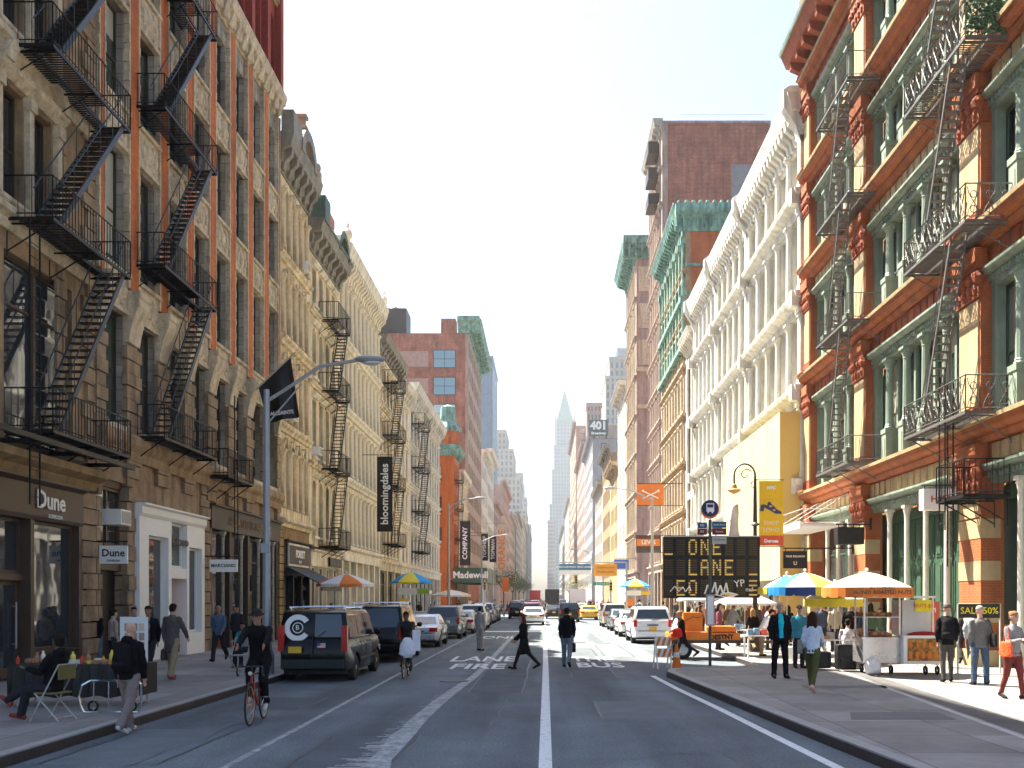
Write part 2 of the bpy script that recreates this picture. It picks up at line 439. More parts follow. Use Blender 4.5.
def column_mesh(side, h, r, m, ped=0.0, n=10):
    b = MB(LOC[side]); b.use(m)
    z = 0
    if ped: b.box(-r * 1.5, r * 1.5, -r * 1.3, r * 1.5, 0, ped * .86); b.box(-r * 1.7, r * 1.7, -r * 1.4, r * 1.7, ped * .86, ped); b.box(-r * .9, r * .9, r * 1.5, r * 1.62, ped * .15, ped * .7); z = ped
    b.lathe([(r * 1.3, z), (r * 1.3, z + .06), (r * 1.1, z + .1), (r * 1.15, z + .14), (r, z + .18), (r * .86, h - .42), (r * .95, h - .40), (r * .9, h - .36), (r * 1.15, h - .2), (r * 1.4, h - .1)], (0, 0, 0), n)
    for a in range(4):
        t = math.pi / 4 + a * math.pi / 2; b.ball((r * 1.2 * math.cos(t), r * 1.2 * math.sin(t), h - .17), r * .35, n=6, m=4)
    b.box(-r * 1.45, r * 1.45, -r * 1.45, r * 1.45, h - .1, h)
    o = b.build('column'); me = o.data; bpy.data.objects.remove(o); return me
def pilaster(b, u, w0, w1, z0, z1, wid):
    b.box(u - wid / 2, u + wid / 2, w0, w1, z0 + .3, z1 - .35)
    b.box(u - wid / 2 - .05, u + wid / 2 + .05, w0, w1 + .05, z0, z0 + .3)
    b.box(u - wid / 2 - .04, u + wid / 2 + .04, w0, w1 + .05, z1 - .35, z1 - .28)
    b.box(u - wid / 2 - .08, u + wid / 2 + .08, w0, w1 + .1, z1 - .14, z1)
    b.box(u - wid / 2 + .02, u + wid / 2 - .02, w0, w1 + .04, z1 - .28, z1 - .14)

def shopfront(root, side, T, u0, u1, z1, m, n, gm=None, door=None, stall=.6, name='shopfront', fascia=.9, proj=.12, fm=None):
    """a framed shopfront: stall riser, posts, glass, fascia"""
    gm = gm or M['shopgl']; b = MB(T); b.use(m); thick = .3
    p = .16; step = (u1 - u0 - p) / n
    for k in range(n + 1):
        uu = u0 + k * step; b.box(uu, uu + p, -thick, proj, .15, z1 - fascia)
    for k in range(n):
        a, c = u0 + k * step + p, u0 + (k + 1) * step
        if door is not None and k == door:
            d = MB(T); d.use(m); d.box(a + .03, a + .13, -.25, -.19, .2, 2.5); d.box(c - .13, c - .03, -.25, -.19, .2, 2.5); d.box(a + .13, c - .13, -.25, -.19, 2.4, 2.5); d.box(a + .13, c - .13, -.25, -.19, .2, .45)
            dd = d.build('door', root, root.location)
            g = MB(T); g.use(gm); g.box(a + .13, c - .13, -.23, -.21, .45, 2.4); g.build('pane', dd, root.location)
            h = MB(T); h.use(M['irongrey']); h.tube((c - .2, -.12, .9), (c - .2, -.12, 2.0), .02); h.tube((c - .2, -.2, 1.0), (c - .2, -.12, 1.0), .012); h.tube((c - .2, -.2, 1.9), (c - .2, -.12, 1.9), .012); h.build('handle', dd, root.location)
            b.box(a, c, -thick, -.05, 2.52, 2.68)
            put_window(root, side, T, (a + c) / 2, -.22, 2.69, c - a - .02, z1 - fascia - 2.7, m, gm, 'plain', name='window')
        else:
            b.box(a, c, -thick, .02, .15, .15 + stall); b.box(a, c, -thick, .10, .15 + stall, .2 + stall)
            b.box(a + .15, c - .15, .02, .04, .28, .05 + stall)
            put_window(root, side, T, (a + c) / 2, -.15, .21 + stall, c - a - .02, z1 - fascia - .22 - stall, m, gm, 'plain', name='window')
    b.profile(u0, u1, [(-thick, z1 - fascia), (proj + .02, z1 - fascia), (proj + .06, z1 - fascia + .08), (proj + .03, z1 - fascia + .12), (proj + .03, z1 - .14), (proj + .22, z1 - .06), (proj + .22, z1), (-thick, z1)])
    return b.build(name, root, root.location)

def railing(b, P, h=.95, step=.14, r=.011, rr=.02, mid=None):
    """P: list of corner points (x, y, z) of the walkway edge in builder coordinates"""
    for a, c in zip(P, P[1:]):
        a = Vector(a); c = Vector(c); n = max(1, int((c - a).length / step)); up = Vector((0, 0, h))
        b.tube(a + up, c + up, rr, n=5); b.tube(a + up * .08, c + up * .08, rr * .8, n=4)
        if mid: b.tube(a + up * mid, c + up * mid, rr * .7, n=4)
        for k in range(n + 1):
            q = a + (c - a) * k / n; thick = rr if k in (0, n) else r
            b.tube(q, q + up, thick, n=4, caps=False)
def scrolls(b, P, h=.95, step=.42, r=.012):
    """ornamental iron: crossing curves between top and bottom rails"""
    for a, c in zip(P, P[1:]):
        a = Vector(a); c = Vector(c); L = (c - a).length; n = max(1, int(L / step)); d = (c - a) / n
        for k in range(n):
            p = a + d * k
            for s in (0, 1):
                pts = []
                for j in range(7):
                    t = j / 6; off = .5 + (.38 if s else -.38) * math.cos(t * math.pi * 1.0) 
                    pts.append(p + d * off + Vector((0, 0, .08 + h * .82 * t)))
                b.path(pts, r, n=4)
            for zc in (.28, .7):
                pts = [p + d * (.5 + .2 * math.cos(q)) + Vector((0, 0, h * zc + .1 * math.sin(q))) for q in [i * math.pi / 4 for i in range(9)]]
                b.path(pts, r * .9, n=4)

def fire_escape(side, x, u0, u1, floors, wid, m, label, stairs='up', topz=None, ornate=False, st_w=.55, near=True, mr=None, step=.14, group='iron fire escapes', m2=None, slat=.1, pitch_in=.35, sth=.07):
    """platforms hung on a front, each joined to the next by a steep stair"""
    T0 = Tof(side, x=x); root = empty('fire_escape', (x, (u0 + u1) / 2, 0), label, 'fire escape', group); org = root.location
    mr = mr or m; m2 = m2 or m
    for i, z in enumerate(floors):
        b = MB(T0); b.use(m)
        last = i == len(floors) - 1
        sw0, sw1 = (wid - st_w - .06, wid - .06)
        # frame and slats, with a hole where the stair comes up
        for w in (.02, wid / 2, wid): b.box(u0, u1, w - .02, w + .02, z - .09, z - .01)
        for u in (u0, u1): b.box(u - .02, u + .02, .04, wid - .02, z - .09, z - .012)
        n = int((u1 - u0) / slat)
        hole = None
        if i > 0: hole = (u1 - pitch_in - 1.0, u1 - pitch_in + .1) if stairs == 'up' else (u0 + pitch_in - .1, u0 + pitch_in + 1.0)
        for k in range(1, n):
            u = u0 + k * (u1 - u0) / n
            we = wid if not (hole and hole[0] < u < hole[1]) else wid - st_w - .06
            b.box(u - .018, u + .018, .02, we, z - .01, z + .012)
        for w in [wid * q / 7 for q in range(1, 7)]: b.box(u0, u1, w - .008, w + .008, z - .03, z - .012) if not hole else None
        pl = b.build('platform', root, org)
        b = MB(T0); b.use(m)
        for u in (u0 + .15, (u0 + u1) / 2, u1 - .15):
            b.cut(); b.tube((u, .0, z - .75), (u, wid * .92, z - .08), .02, n=4); b.tube((u, .01, z - .85), (u, .01, z - .05), .018, n=4); b.box(u - .02, u + .02, .0, wid, z - .13, z - .09)
        b.build_each('bracket', pl, org)
        b = MB(T0); b.use(mr)
        P = [(u0, .03, z), (u0, wid, z), (u1, wid, z), (u1, .03, z)]
        railing(b, P, step=step if not ornate else .3)
        if ornate: scrolls(b, P)
        b.build('railing', root, org)
        if not last:
            z2 = floors[i + 1]
            ua, ub = (u0 + pitch_in + .2, u1 - pitch_in) if stairs == 'up' else (u1 - pitch_in - .2, u0 + pitch_in)
            b = MB(T0); b.use(m2)
            for w in (sw0, sw1):
                d = Vector((ub - ua, 0, z2 - z)); nn = d.normalized(); q = Vector((-nn.z, 0, nn.x)) * sth if nn.x > 0 else Vector((nn.z, 0, -nn.x)) * sth
                A = Vector((ua, w, z)); B = Vector((ub, w, z2))
                b.add([A + q + Vector((0, -.02, 0)), A - q + Vector((0, -.02, 0)), B - q + Vector((0, -.02, 0)), B + q + Vector((0, -.02, 0)), A + q + Vector((0, .02, 0)), A - q + Vector((0, .02, 0)), B - q + Vector((0, .02, 0)), B + q + Vector((0, .02, 0))],
                      [(0, 1, 2, 3), (4, 7, 6, 5), (0, 4, 5, 1), (1, 5, 6, 2), (2, 6, 7, 3), (3, 7, 4, 0)])
                b.tube(A + Vector((0, 0, .85)), B + Vector((0, 0, .85)), .018, n=5)
                for k in range(1, 5): pA = A + (B - A) * k / 5; b.tube(pA, pA + Vector((0, 0, .85)), .012, n=4)
            b.use(m); nt = int((z2 - z) / .21)
            for k in range(1, nt):
                t = k / nt; u = ua + (ub - ua) * t; zz = z + (z2 - z) * t; b.box(u - .09, u + .09, sw0 + .02, sw1 - .02, zz - .015, zz + .012)
            b.build('stair', root, org)
    return root

def drop_ladder(root, side, x, u, w, z0, z1, m, wid=.42):
    b = MB(Tof(side, x=x)); b.use(m)
    b.tube((u, w, z0), (u, w, z1), .022, n=5); b.tube((u + wid, w, z0), (u + wid, w, z1), .022, n=5)
    k = z0 + .2
    while k < z1: b.tube((u, w, k), (u + wid, w, k), .012, n=4); k += .3
    b.build('drop_ladder', root, root.location)
# ================================================================ LEFT SIDE
# ---- nearest stone house (pedimented windows, brown shopfront)
T = TL
def near_left():
    y0, y1 = 13.0, 26.3
    r = house('stone_shop_building', 'dark weathered stone building with pedimented windows above the brown shoe shop at the left edge', 'L', y0, y1, 12, 32)
    g = r.location
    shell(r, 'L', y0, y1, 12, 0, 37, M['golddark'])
    # upper floors
    zs = [6.0, 11.0, 15.0, 19.2, 23.4, 27.6, 31.8, 36.0]  # unseen top floors added to carry the building's shadow across the street
    cols = [(14.2, 15.3), (15.6, 16.7), (17.9, 19.0), (19.3, 20.4), (21.75, 22.75), (23.05, 24.05)]
    cols = [(a, c) for a, c in cols]
    wall_grid(r, 'L', T, y0, y1, zs[1:], cols, M['tanstone'], .35, .95, gm=M['gl'])
    # great glazed first floor
    b = MB(T); b.use(M['tanstone'])
    b.box(y0, y1, -.42, 0, 10.2, 11.0); b.box(25.1, y1, -.42, 0, 5.2, 10.2); b.box(y0, 13.6, -.42, 0, 5.2, 10.2); b.box(13.6, 25.1, -.42, 0, 5.2, 5.7)
    for u in (16.0, 18.6, 21.4): b.box(u, u + .45, -.42, .05, 5.7, 10.2)
    b.build('first_floor_wall', r, g)
    for a, c in ((13.6, 16.0), (16.45, 18.6), (19.05, 21.4), (21.85, 25.1)):
        put_window(r, 'L', T, (a + c) / 2, -.25, 5.71, c - a - .01, 4.48, M['brown'], M['shopgl'], 'shop')
        b = MB(T); b.use(M['brown'])
        b.box(c - (c - a) * .5 - .05, c - (c - a) * .5 + .05, -.24, -.12, 5.8, 10.1); b.build('mullion', r, g)
    # pediments, sills and half columns
    b = MB(T); b.use(M['carved'])
    for k, z in enumerate(zs[1:-1]):
        for a, c in ((14.2, 16.7), (17.9, 20.4), (21.75, 24.05)):
            b.cut(); zt = zs[k + 2] - .95; uc = (a + c) / 2
            b.profile(a - .35, c + .35, [(.0, zt + .05), (.12, zt + .05), (.3, zt + .22), (.34, zt + .34), (0, zt + .34)])
            b.profile(a - .3, c + .3, [(0, z + .12), (.1, z + .12), (.22, z + .25), (.22, z + .34), (0, z + .34)])
            if k in (0, 2):
                b.arcband(uc, zt + .3, 1.15, 1.45, 0.0, .38, k=.62); b.arcband(uc, zt + .3, .1, 1.15, 0.0, .1, k=.6)
            for u in (a - .2, c + .2, uc):
                wdt = .12 if u != uc else .1
                b.box(u - wdt, u + wdt, 0, .14, z + .34, zt + .05); b.box(u - wdt - .04, u + wdt + .04, 0, .2, zt - .25, zt + .05)
        b.cut(); b.profile(y0, y1, [(0, z - .38), (.1, z - .38), (.14, z - .15), (.3, z - .05), (.3, z + .1), (0, z + .1)])
    b.build_each('window_pediment', r, g)
    # quoins on the far edge
    b = MB(T); b.use(M['rustic']); z = 5.6; k = 0
    while z < 31:
        w = .75 if k % 2 else .5; b.box(y1 - w, y1 - .02, 0, .09, z, z + .42); b.box(24.35 - w * .2, 24.35 + w * .5, 0, .07, z, z + .42); z += .47; k += 1
    b.build('quoins', r, g)
    cornice(r, T, y0, y1, 35.9, 1.6, .9, M['golddark'], 16)
    # cornice over the shop, iron shelf
    b = MB(T); b.use(M['golddark']); b.profile(y0, 25.9, [(-.1, 5.0), (.25, 5.0), (.35, 5.2), (.6, 5.32), (.62, 5.5), (-.1, 5.5)]); b.build('shop_cornice', r, g)
    sf = shopfront(r, 'L', T, 13.4, 25.4, 5.0, M['brown'], 5, door=3, fascia=1.0)
    b = MB(T); b.use(M['rustic']); z = .15; k = 0
    while z < 4.9: b.box(25.42, 26.25, -.3, .1 + .05 * (k % 2), z, z + .4); z += .44; k += 1
    b.build('stone_pier', r, g)
    w = M['whitep']
    text('Dune', .62, w, T(23.7, .19, 4.5), 'left', r, 'shop_sign_lettering', bold=.012, origin=g)
    text('LONDON', .15, w, T(23.9, .19, 4.13), 'left', r, 'shop_sign_lettering', origin=g)
    # framed poster inside the doorway
    b = MB(T); b.use(plain('display_orange', (.6, .2, .08), .7)); R.seed(3)
    for a, c in ((13.8, 15.6), (16.2, 18.0), (18.6, 20.2), (23.3, 25.1)):
        pass
    return r
nl = near_left()
fe = fire_escape('L', XL, 21.9, 26.0, [6.0, 10.9, 14.9, 19.1, 23.3], 1.15, M['iron'], 'black iron fire escape with broad stairs above the brown shoe shop', stairs='up', st_w=.62, m2=M['ironblue'], step=.15, pitch_in=.25)
drop_ladder(fe, 'L', XL, 21.3, .95, 4.2, 10.6, M['iron'])
# black sheet shelf below the lowest balcony
b = MB(T); b.use(M['iron'])
for k in range(2): b.box(19.5, 26.2, .1 + k * 1.0, .2 + k * 1.0, 5.62, 5.74)
for u in (19.6, 21.5, 23.5, 25.5): b.box(u, u + .06, .2, 1.1, 5.62, 5.72)
b.build('support_frame', fe, fe.location)

# ---- orange brick house
def orange_left():
    y0, y1 = 26.3, 44.3
    r = house('orange_brick_building', 'tall orange brick building with cream quoins and carved panels over the white shop', 'L', y0, y1, 14, 34)
    g = r.location
    shell(r, 'L', y0, y1, 14, 0, 38.5, M['orange'])
    n = 8; p = (y1 - y0) / n
    zs = [6.7, 11.2, 16.0, 20.2, 24.4]
    cols = [(y0 + k * p + .58, y0 + (k + 1) * p - .42) for k in range(n)]
    wall_grid(r, 'L', T, y0, y1, zs, cols, M['greystone'], [.5, .5, .45, .45], [.75, .75, .75, .75], gm=M['glgreen'], style='hung')
    # pilasters: orange brick with toothed cream edges, on carved feet
    b = MB(T); b.use(M['orange']); t = MB(T); t.use(M['carved']); q = MB(T); q.use(M['carved']); ru = MB(T); ru.use(M['rustic'])
    for k in range(n + 1):
        u = y0 + k * p; ua, ub = max(y0, u - .36), min(y1, u + .38)
        for m_ in (b, t, q, ru): m_.cut()
        b.box(ua + .07, ub - .07, 0, .16, 11.3, 24.4)
        z = 11.3; j = 0
        while z < 24.2:
            e = .035 if j % 2 else .0
            t.box(ua - .03 + e, ua + .07, 0, .175, z, z + .27); t.box(ub - .07, ub + .03 - e, 0, .175, z, z + .27); z += .28; j += 1
        # scroll console and rough stone pier below
        q.profile(ua - .02, ub + .02, [(0, 9.7), (.16, 9.7), (.2, 10.0), (.3, 10.4), (.46, 10.8), (.46, 11.0), (.5, 11.05), (.5, 11.22), (0, 11.22)])
        z = 5.7; j = 0
        while z < 9.6:
            ru.box(ua - .08 - .06 * (j % 2), ub + .08 + .06 * (j % 2), 0, .14 + .03 * (j % 2), z, z + .36); z += .39; j += 1
    b.build_each('brick_pilaster', r, g); t.build_each('quoin_edging', r, g); q.build_each('scroll_console', r, g); ru.build_each('stone_pier', r, g)
    # carved panels between floors
    b = MB(T); b.use(M['carved'])
    for (a, c) in cols:
        for z in zs[1:-1]:
            b.cut(); u0, u1 = a - .12, c + .12
            b.box(u0, u1, 0, .1, z - .6, z + .42); b.box(u0 - .06, u1 + .06, 0, .2, z + .42, z + .54); b.box(u0 - .04, u1 + .04, 0, .16, z - .72, z - .6)
            uc = (a + c) / 2
            b.ball((uc, .1, z - .1), .3, .1, .3, 8, 6)
            for s in (-1, 1): b.ball((uc + s * .45, .1, z - .1), .16, .09, .24, 6, 5); b.ball((uc + s * .3, .1, z + .22), .13, .07, .1, 6, 4); b.ball((uc + s * .3, .1, z - .42), .13, .07, .1, 6, 4)
        b.cut(); b.box(a - .1, c + .1, 0, .16, 6.95, 7.15)
    b.build_each('carved_panel', r, g)
    belt(r, T, y0, y1, 6.2, .75, .38, M['tanstone'])
    cornice(r, T, y0, y1, 24.4, 1.0, .5, M['carved'], 24)
    wall_grid(r, 'L', T, y0, y1, [25.5, 29.8, 34.2, 38.4], [(y0 + k * p + .6, y0 + (k + 1) * p - .4) for k in range(n)], M['redbrick'], .6, [.9, .9, .9], arch=True, gm=M['gl'])  # topmost attic floor, out of view, added to lengthen the shadow over the street
    b = MB(T); b.use(M['redbrick'])
    for k in range(n + 1):
        u = min(y1 - .35, max(y0, y0 + k * p - .2)); b.cut(); b.box(u, u + .4, 0, .3, 25.6, 38.4)
    b.build_each('attic_pier', r, g)
    belt(r, T, y0, y1, 29.4, .4, .25, M['tanstone'], 'attic_band')
    cornice(r, T, y0, y1, 38.4, 1.4, .9, M['redbrick'], 20)
    # ground floor: dark doorway bay, white shopfront, dark shopfront
    b = MB(T); b.use(M['rustic'])
    for (a, c) in ((26.32, 26.55), (28.25, 28.75), (34.3, 35.2)):
        b.cut(); z = .15; k = 0
        while z < 6.1: b.box(a, c, -.3, .08 + .05 * (k % 2), z, z + .4); z += .44; k += 1
    b.cut(); b.box(26.55, 28.25, -.3, .02, 5.5, 6.2); b.box(28.75, 34.3, -.3, .02, 5.0, 6.2); b.box(35.2, 44.3, -.3, .0, 5.6, 6.2)
    b.build_each('stone_pier', r, g)
    # doorway bay
    b = MB(T); b.use(M['black']); b.box(26.55, 28.25, -.41, -.31, .15, 2.9); b.use(M['brown']); b.box(26.57, 28.23, -.3, -.1, 2.9, 3.15); b.box(26.57, 28.23, -.3, -.1, 5.3, 5.5); b.use(M['tanstone']); b.box(26.57, 28.23, -.32, -.14, 3.15, 3.6)
    b.build('doorway', r, g)
    put_window(r, 'L', T, 27.4, -.22, 3.62, 1.64, 1.66, M['brown'], M['gl'], 'hung2')
    # white shop
    w = MB(T); w.use(M['whitep'])
    w.box(28.77, 29.45, -.3, .22, .15, 4.6); w.box(31.0, 31.25, -.3, .22, .15, 4.6); w.box(32.6, 32.8, -.3, .22, .15, 4.6); w.box(34.0, 34.28, -.3, .22, .15, 4.6)
    w.box(31.25, 32.6, -.3, .2, 2.75, 3.1)
    w.box(29.45, 31.0, -.3, .22, .15, .75); w.box(32.8, 34.0, -.3, .22, .15, .9); w.box(29.45, 31.0, -.3, .22, 4.05, 4.6); w.box(32.8, 34.0, -.3, .22, 3.85, 4.6)
    w.profile(28.77, 34.28, [(-.3, 4.6), (.24, 4.6), (.3, 4.7), (.3, 4.9), (.42, 4.95), (.42, 5.0), (-.3, 5.0)])
    w.box(31.25, 32.6, -1.6, -1.5, .15, 2.75); w.box(31.2, 31.25, -1.5, -.3, .15, 2.75); w.box(32.6, 32.65, -1.5, -.3, .15, 2.75)
    w.build('white_shopfront', r, g)
    put_window(r, 'L', T, 30.22, -.05, .76, 1.54, 3.28, M['whitep'], M['shopgl'], 'plain')
    put_window(r, 'L', T, 33.4, -.05, .91, 1.19, 2.93, M['whitep'], M['shopgl'], 'plain')
    put_window(r, 'L', T, 31.92, -.05, 3.12, 1.34, 1.47, M['whitep'], M['glgreen'], 'plain')
    text('MARCIANO', .27, M['black'], T(31.95, .24, 3.95), 'left', r, 'shop_sign_lettering', bold=.01, origin=g)
    # dark shopfront with slim iron columns
    b = MB(T); b.use(M['black']); b.box(35.2, 44.3, -1.0, -.95, .15, 5.6)
    b.use(M['dframe'])
    for u in (35.3, 37.5, 39.8, 42.1, 44.0): b.box(u, u + .25, -.3, .05, .15, 4.7)
    b.box(35.2, 44.3, -.3, .16, 4.7, 5.55); b.box(35.2, 44.3, -.3, .3, 5.55, 5.62)
    b.build('dark_shopfront', r, g)
    for a, c in ((35.6, 37.45), (37.8, 39.75), (40.1, 42.05), (42.4, 43.95)):
        put_window(r, 'L', T, (a + c) / 2, -.25, .6, c - a, 4.05, M['black'], M['shopgl'], 'shop')
    cm = column_mesh('L', 4.5, .07, M['greystone'])
    for u in (36.5, 38.7, 41.0, 43.2): inst(cm, 'column', Vector(T(u, .12, .15)) - g, r)
    text('ALLSAINTS SPITALFIELDS', .5, M['tanstone'], T(39.9, .18, 5.1), 'left', r, 'shop_sign_lettering', stretch=1.05, origin=g)
    return r
orange_left()
fe = fire_escape('L', XL, 28.7, 33.3, [7.0, 12.2, 17.0, 21.7, 26.2], 1.0, M['iron'], 'black iron fire escape zigzagging up the orange brick building above the white shop', stairs='up', m2=M['ironblue'], pitch_in=.3)
fe = fire_escape('L', XL, 34.6, 37.6, [6.6], .95, M['iron'], 'short black iron balcony with hanging ladder just beyond the white shop', stairs='up')
drop_ladder(fe, 'L', XL, 35.2, 1.0, 2.6, 9.6, M['iron'], .36)

# ---- golden stone house with arched paired columns and broken pediment cornice
def gold_left():
    y0, y1 = 44.3, 50.1
    r = house('golden_arcaded_building', 'golden stone building with arched column bays and a dark pedimented cornice beyond the orange one', 'L', y0, y1, 14, 25)
    g = r.location
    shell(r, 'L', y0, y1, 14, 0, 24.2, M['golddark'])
    zs = [5.9, 10.1, 14.2, 18.2, 22.2]
    n = 4; cols = cols_even(y0 + .35, y1 - .35, n, .55)
    wall_grid(r, 'L', T, y0, y1, zs, cols, M['gold'], .5, .6, arch=True, gm=M['gl'], recess=.35)
    cm = column_mesh('L', 2.75, .14, M['gold'], .0)
    e = (cols[1][0] - cols[0][1])
    for i in range(4):
        for k in range(n + 1):
            u = cols[0][0] - e / 2 + k * (cols[1][0] - cols[0][0])
            inst(cm, 'column', Vector(T(u, .1, zs[i] + .5)) - g, r)
    b = MB(T); b.use(M['gold'])
    for i in range(4):
        for a, c in cols:
            b.cut(); b.arcband((a + c) / 2, zs[i + 1] - .6 - (c - a) / 2, (c - a) / 2 + .02, (c - a) / 2 + .2, 0, .14)
            b.box((a + c) / 2 - .08, (a + c) / 2 + .08, 0, .22, zs[i + 1] - .66, zs[i + 1] - .35)
    b.build_each('arch_moulding', r, g)
    for i, z in enumerate(zs[1:-1] + [5.6]): belt(r, T, y0, y1, z - .12, .42, .42 if i % 2 else .3, M['gold'])
    cornice(r, T, y0, y1, 22.2, 1.7, .8, M['dcornice'], 6)
    b = MB(T); b.use(M['dcornice'])
    uc = (y0 + y1) / 2
    b.arcband(uc, 23.7, 1.0, 1.5, .1, .85); b.arcband(uc, 23.7, .05, 1.0, .1, .5)
    b.box(uc - .14, uc + .14, .3, .6, 25.1, 25.9); b.box(uc - .24, uc + .24, .2, .7, 25.35, 25.5); b.box(uc - .24, uc + .24, .2, .7, 25.9, 26.05)
    for u in (y0 + .3, y1 - .3): b.box(u - .2, u + .2, .2, .75, 23.9, 24.4); b.ball((u, .5, 24.65), .26)
    b.box(y0 + .02, y0 + 1.6, .2, .78, 23.9, 24.9)
    b.build('pediment', r, g)
    # dark shop, sign board and awning
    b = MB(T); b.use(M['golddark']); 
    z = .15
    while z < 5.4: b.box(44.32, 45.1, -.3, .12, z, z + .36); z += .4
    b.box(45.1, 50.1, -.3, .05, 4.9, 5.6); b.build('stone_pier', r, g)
    shopfront(r, 'L', T, 45.15, 50.05, 4.9, M['black'], 3, door=2, fascia=1.7)
    b = MB(T); b.use(M['offwhite']); b.box(45.4, 49.3, .2, .26, 3.65, 4.75); b.use(M['dframe']); b.box(45.5, 49.2, .26, .28, 3.75, 4.65); b.build('sign_board', r, g)
    text('FOREST', .5, M['whitep'], T(47.4, .3, 4.25), 'left', r, 'shop_sign_lettering', bold=.02, origin=g); text('SHOE', .2, M['whitep'], T(47.4, .3, 3.88), 'left', r, 'shop_sign_lettering', origin=g)
    a = MB(T); a.use(M['black']); a.add([(45.2, .25, 3.6), (49.6, .25, 3.6), (49.6, 1.9, 2.75), (45.2, 1.9, 2.75), (45.2, .25, 3.55), (49.6, .25, 3.55), (49.6, 1.9, 2.7), (45.2, 1.9, 2.7)],
                                        [(0, 1, 2, 3), (4, 7, 6, 5), (0, 4, 5, 1), (1, 5, 6, 2), (2, 6, 7, 3), (3, 7, 4, 0)])
    a.box(45.2, 49.6, 1.86, 1.9, 2.45, 2.7); a.build('awning', r, g)
gold_left()

# ---- narrow house with green arched cornice
def green_cornice_left():
    y0, y1 = 50.1, 57.5
    r = house('green_corniced_building', 'narrow golden building with a dark green arched cornice and a fire escape', 'L', y0, y1, 14, 23); g = r.location
    shell(r, 'L', y0, y1, 14, 0, 22.0, M['brick'])
    zs = [4.9, 9.2, 13.5, 17.4, 20.6]
    cols = cols_even(y0 + .2, y1 - .2, 4, .75)
    wall_grid(r, 'L', T, y0, y1, zs, cols, M['gold'], .55, .7, arch=[True, False, True, False], gm=M['gl'])
    b = MB(T); b.use(M['cream'])
    for i in range(4):
        for a, c in cols:
            b.cut(); zt = zs[i + 1] - .7
            b.profile(a - .2, c + .2, [(0, zt + .1), (.1, zt + .1), (.26, zt + .25), (.26, zt + .35), (0, zt + .35)]); b.box(a - .1, c + .1, 0, .18, zs[i] + .4, zs[i] + .54)
    b.build_each('window_hood', r, g)
    for z in zs[1:-1]: belt(r, T, y0, y1, z - .1, .3, .25, M['gold'])
    cornice(r, T, y0, y1, 20.6, 1.6, .85, M['dcornice'], 7)
    b = MB(T); b.use(mat('faded_green_metal', (.12, .17, .13), .6, .2, 2, .3, streak=.3))
    uc = y0 + 5.2; b.arcband(uc, 22.0, 1.0, 1.4, .2, .88); b.arcband(uc, 22.0, .02, 1.0, .2, .5)
    b.box(y0 + .1, y0 + 1.3, .1, .9, 22.1, 23.4); b.box(y0 + 1.3, y1, .2, .88, 22.1, 22.3); b.build('arched_parapet', r, g)
    shopfront(r, 'L', T, y0 + .1, y1 - .1, 4.7, M['cream'], 4, door=2, fascia=.9)
    b = MB(T); b.use(M['black']); b.box(54.0, 57.0, .2, .3, 3.9, 4.4); b.build('sign_board', r, g)
    text('SOHO SHOES', .3, M['whitep'], T(56.6, .31, 4.15), 'left', r, 'shop_sign_lettering', origin=g) if False else None
green_cornice_left()
fire_escape('L', XL, 52.4, 55.6, [5.0, 9.3, 13.6, 17.5], 1.1, M['iron'], 'rust black fire escape on the narrow golden building with green cornice', stairs='up', slat=.16, step=.18)

# ---- long white columned house (banner)
def white_left():
    y0, y1 = 57.5, 71.0
    r = house('white_columned_building', 'bright cream cast iron building with tall columns and heavy bracketed cornice behind the black banner', 'L', y0, y1, 14, 25); g = r.location
    shell(r, 'L', y0, y1, 14, 0, 23.2, M['cream'])
    b = MB(T); b.use(M['brick']); b.box(y0 + .02, y0 + 1.2, -6, -.5, 23.35, 25.4); b.build('chimney', r, g)
    zs = [5.0, 9.3, 13.6, 17.8, 21.9]; n = 9; cols = cols_even(y0 + .3, y1 - .3, n, .5)
    wall_grid(r, 'L', T, y0, y1, zs, cols, M['cream'], .45, .5, arch=True, gm=M['gl'], recess=.36)
    cm = column_mesh('L', 3.3, .15, M['cream'], .0); e = cols[1][0] - cols[0][1]
    for i in range(4):
        for k in range(n + 1):
            u = cols[0][0] - e / 2 + k * (cols[1][0] - cols[0][0]); inst(cm, 'column', Vector(T(u, .12, zs[i] + .45)) - g, r)
    for z in zs[:-1]: belt(r, T, y0, y1, z - .15, .5, .4, M['cream'])
    cornice(r, T, y0, y1, 21.8, 1.8, .85, M['cream'], 22)
    b = MB(T); b.use(M['cream'])
    for u in (y0 + .3, y1 - .3): b.cut(); b.lathe([(.25, 0), (.3, .1), (.12, .2), (.3, .5), (.25, .8), (.05, 1.0), (.12, 1.2), (.01, 1.4)], (u, .5, 23.6))
    b.build_each('roof_urn', r, g)
    b = MB(T); b.use(M['irongrey']); P = [(y0 + 1.5, -1.0, 23.4), (y0 + 9, -1.0, 23.4)]; railing(b, P, 1.2, .5); b.build('roof_railing', r, g)
    b = MB(T); b.use(M['cream'])
    for k in range(7):
        u = y0 + .1 + k * 2.15; b.cut(); b.box(u, u + .4, -.3, .2, .15, 4.4)
    b.cut(); b.box(y0, y1, -.3, .3, 4.4, 4.85); b.build_each('ground_floor_pier', r, g)
    for k in range(6): put_window(r, 'L', T, y0 + 1.375 + k * 2.15, -.2, .3, 1.74, 4.08, M['cream'], M['shopgl'], 'shop')
white_left()

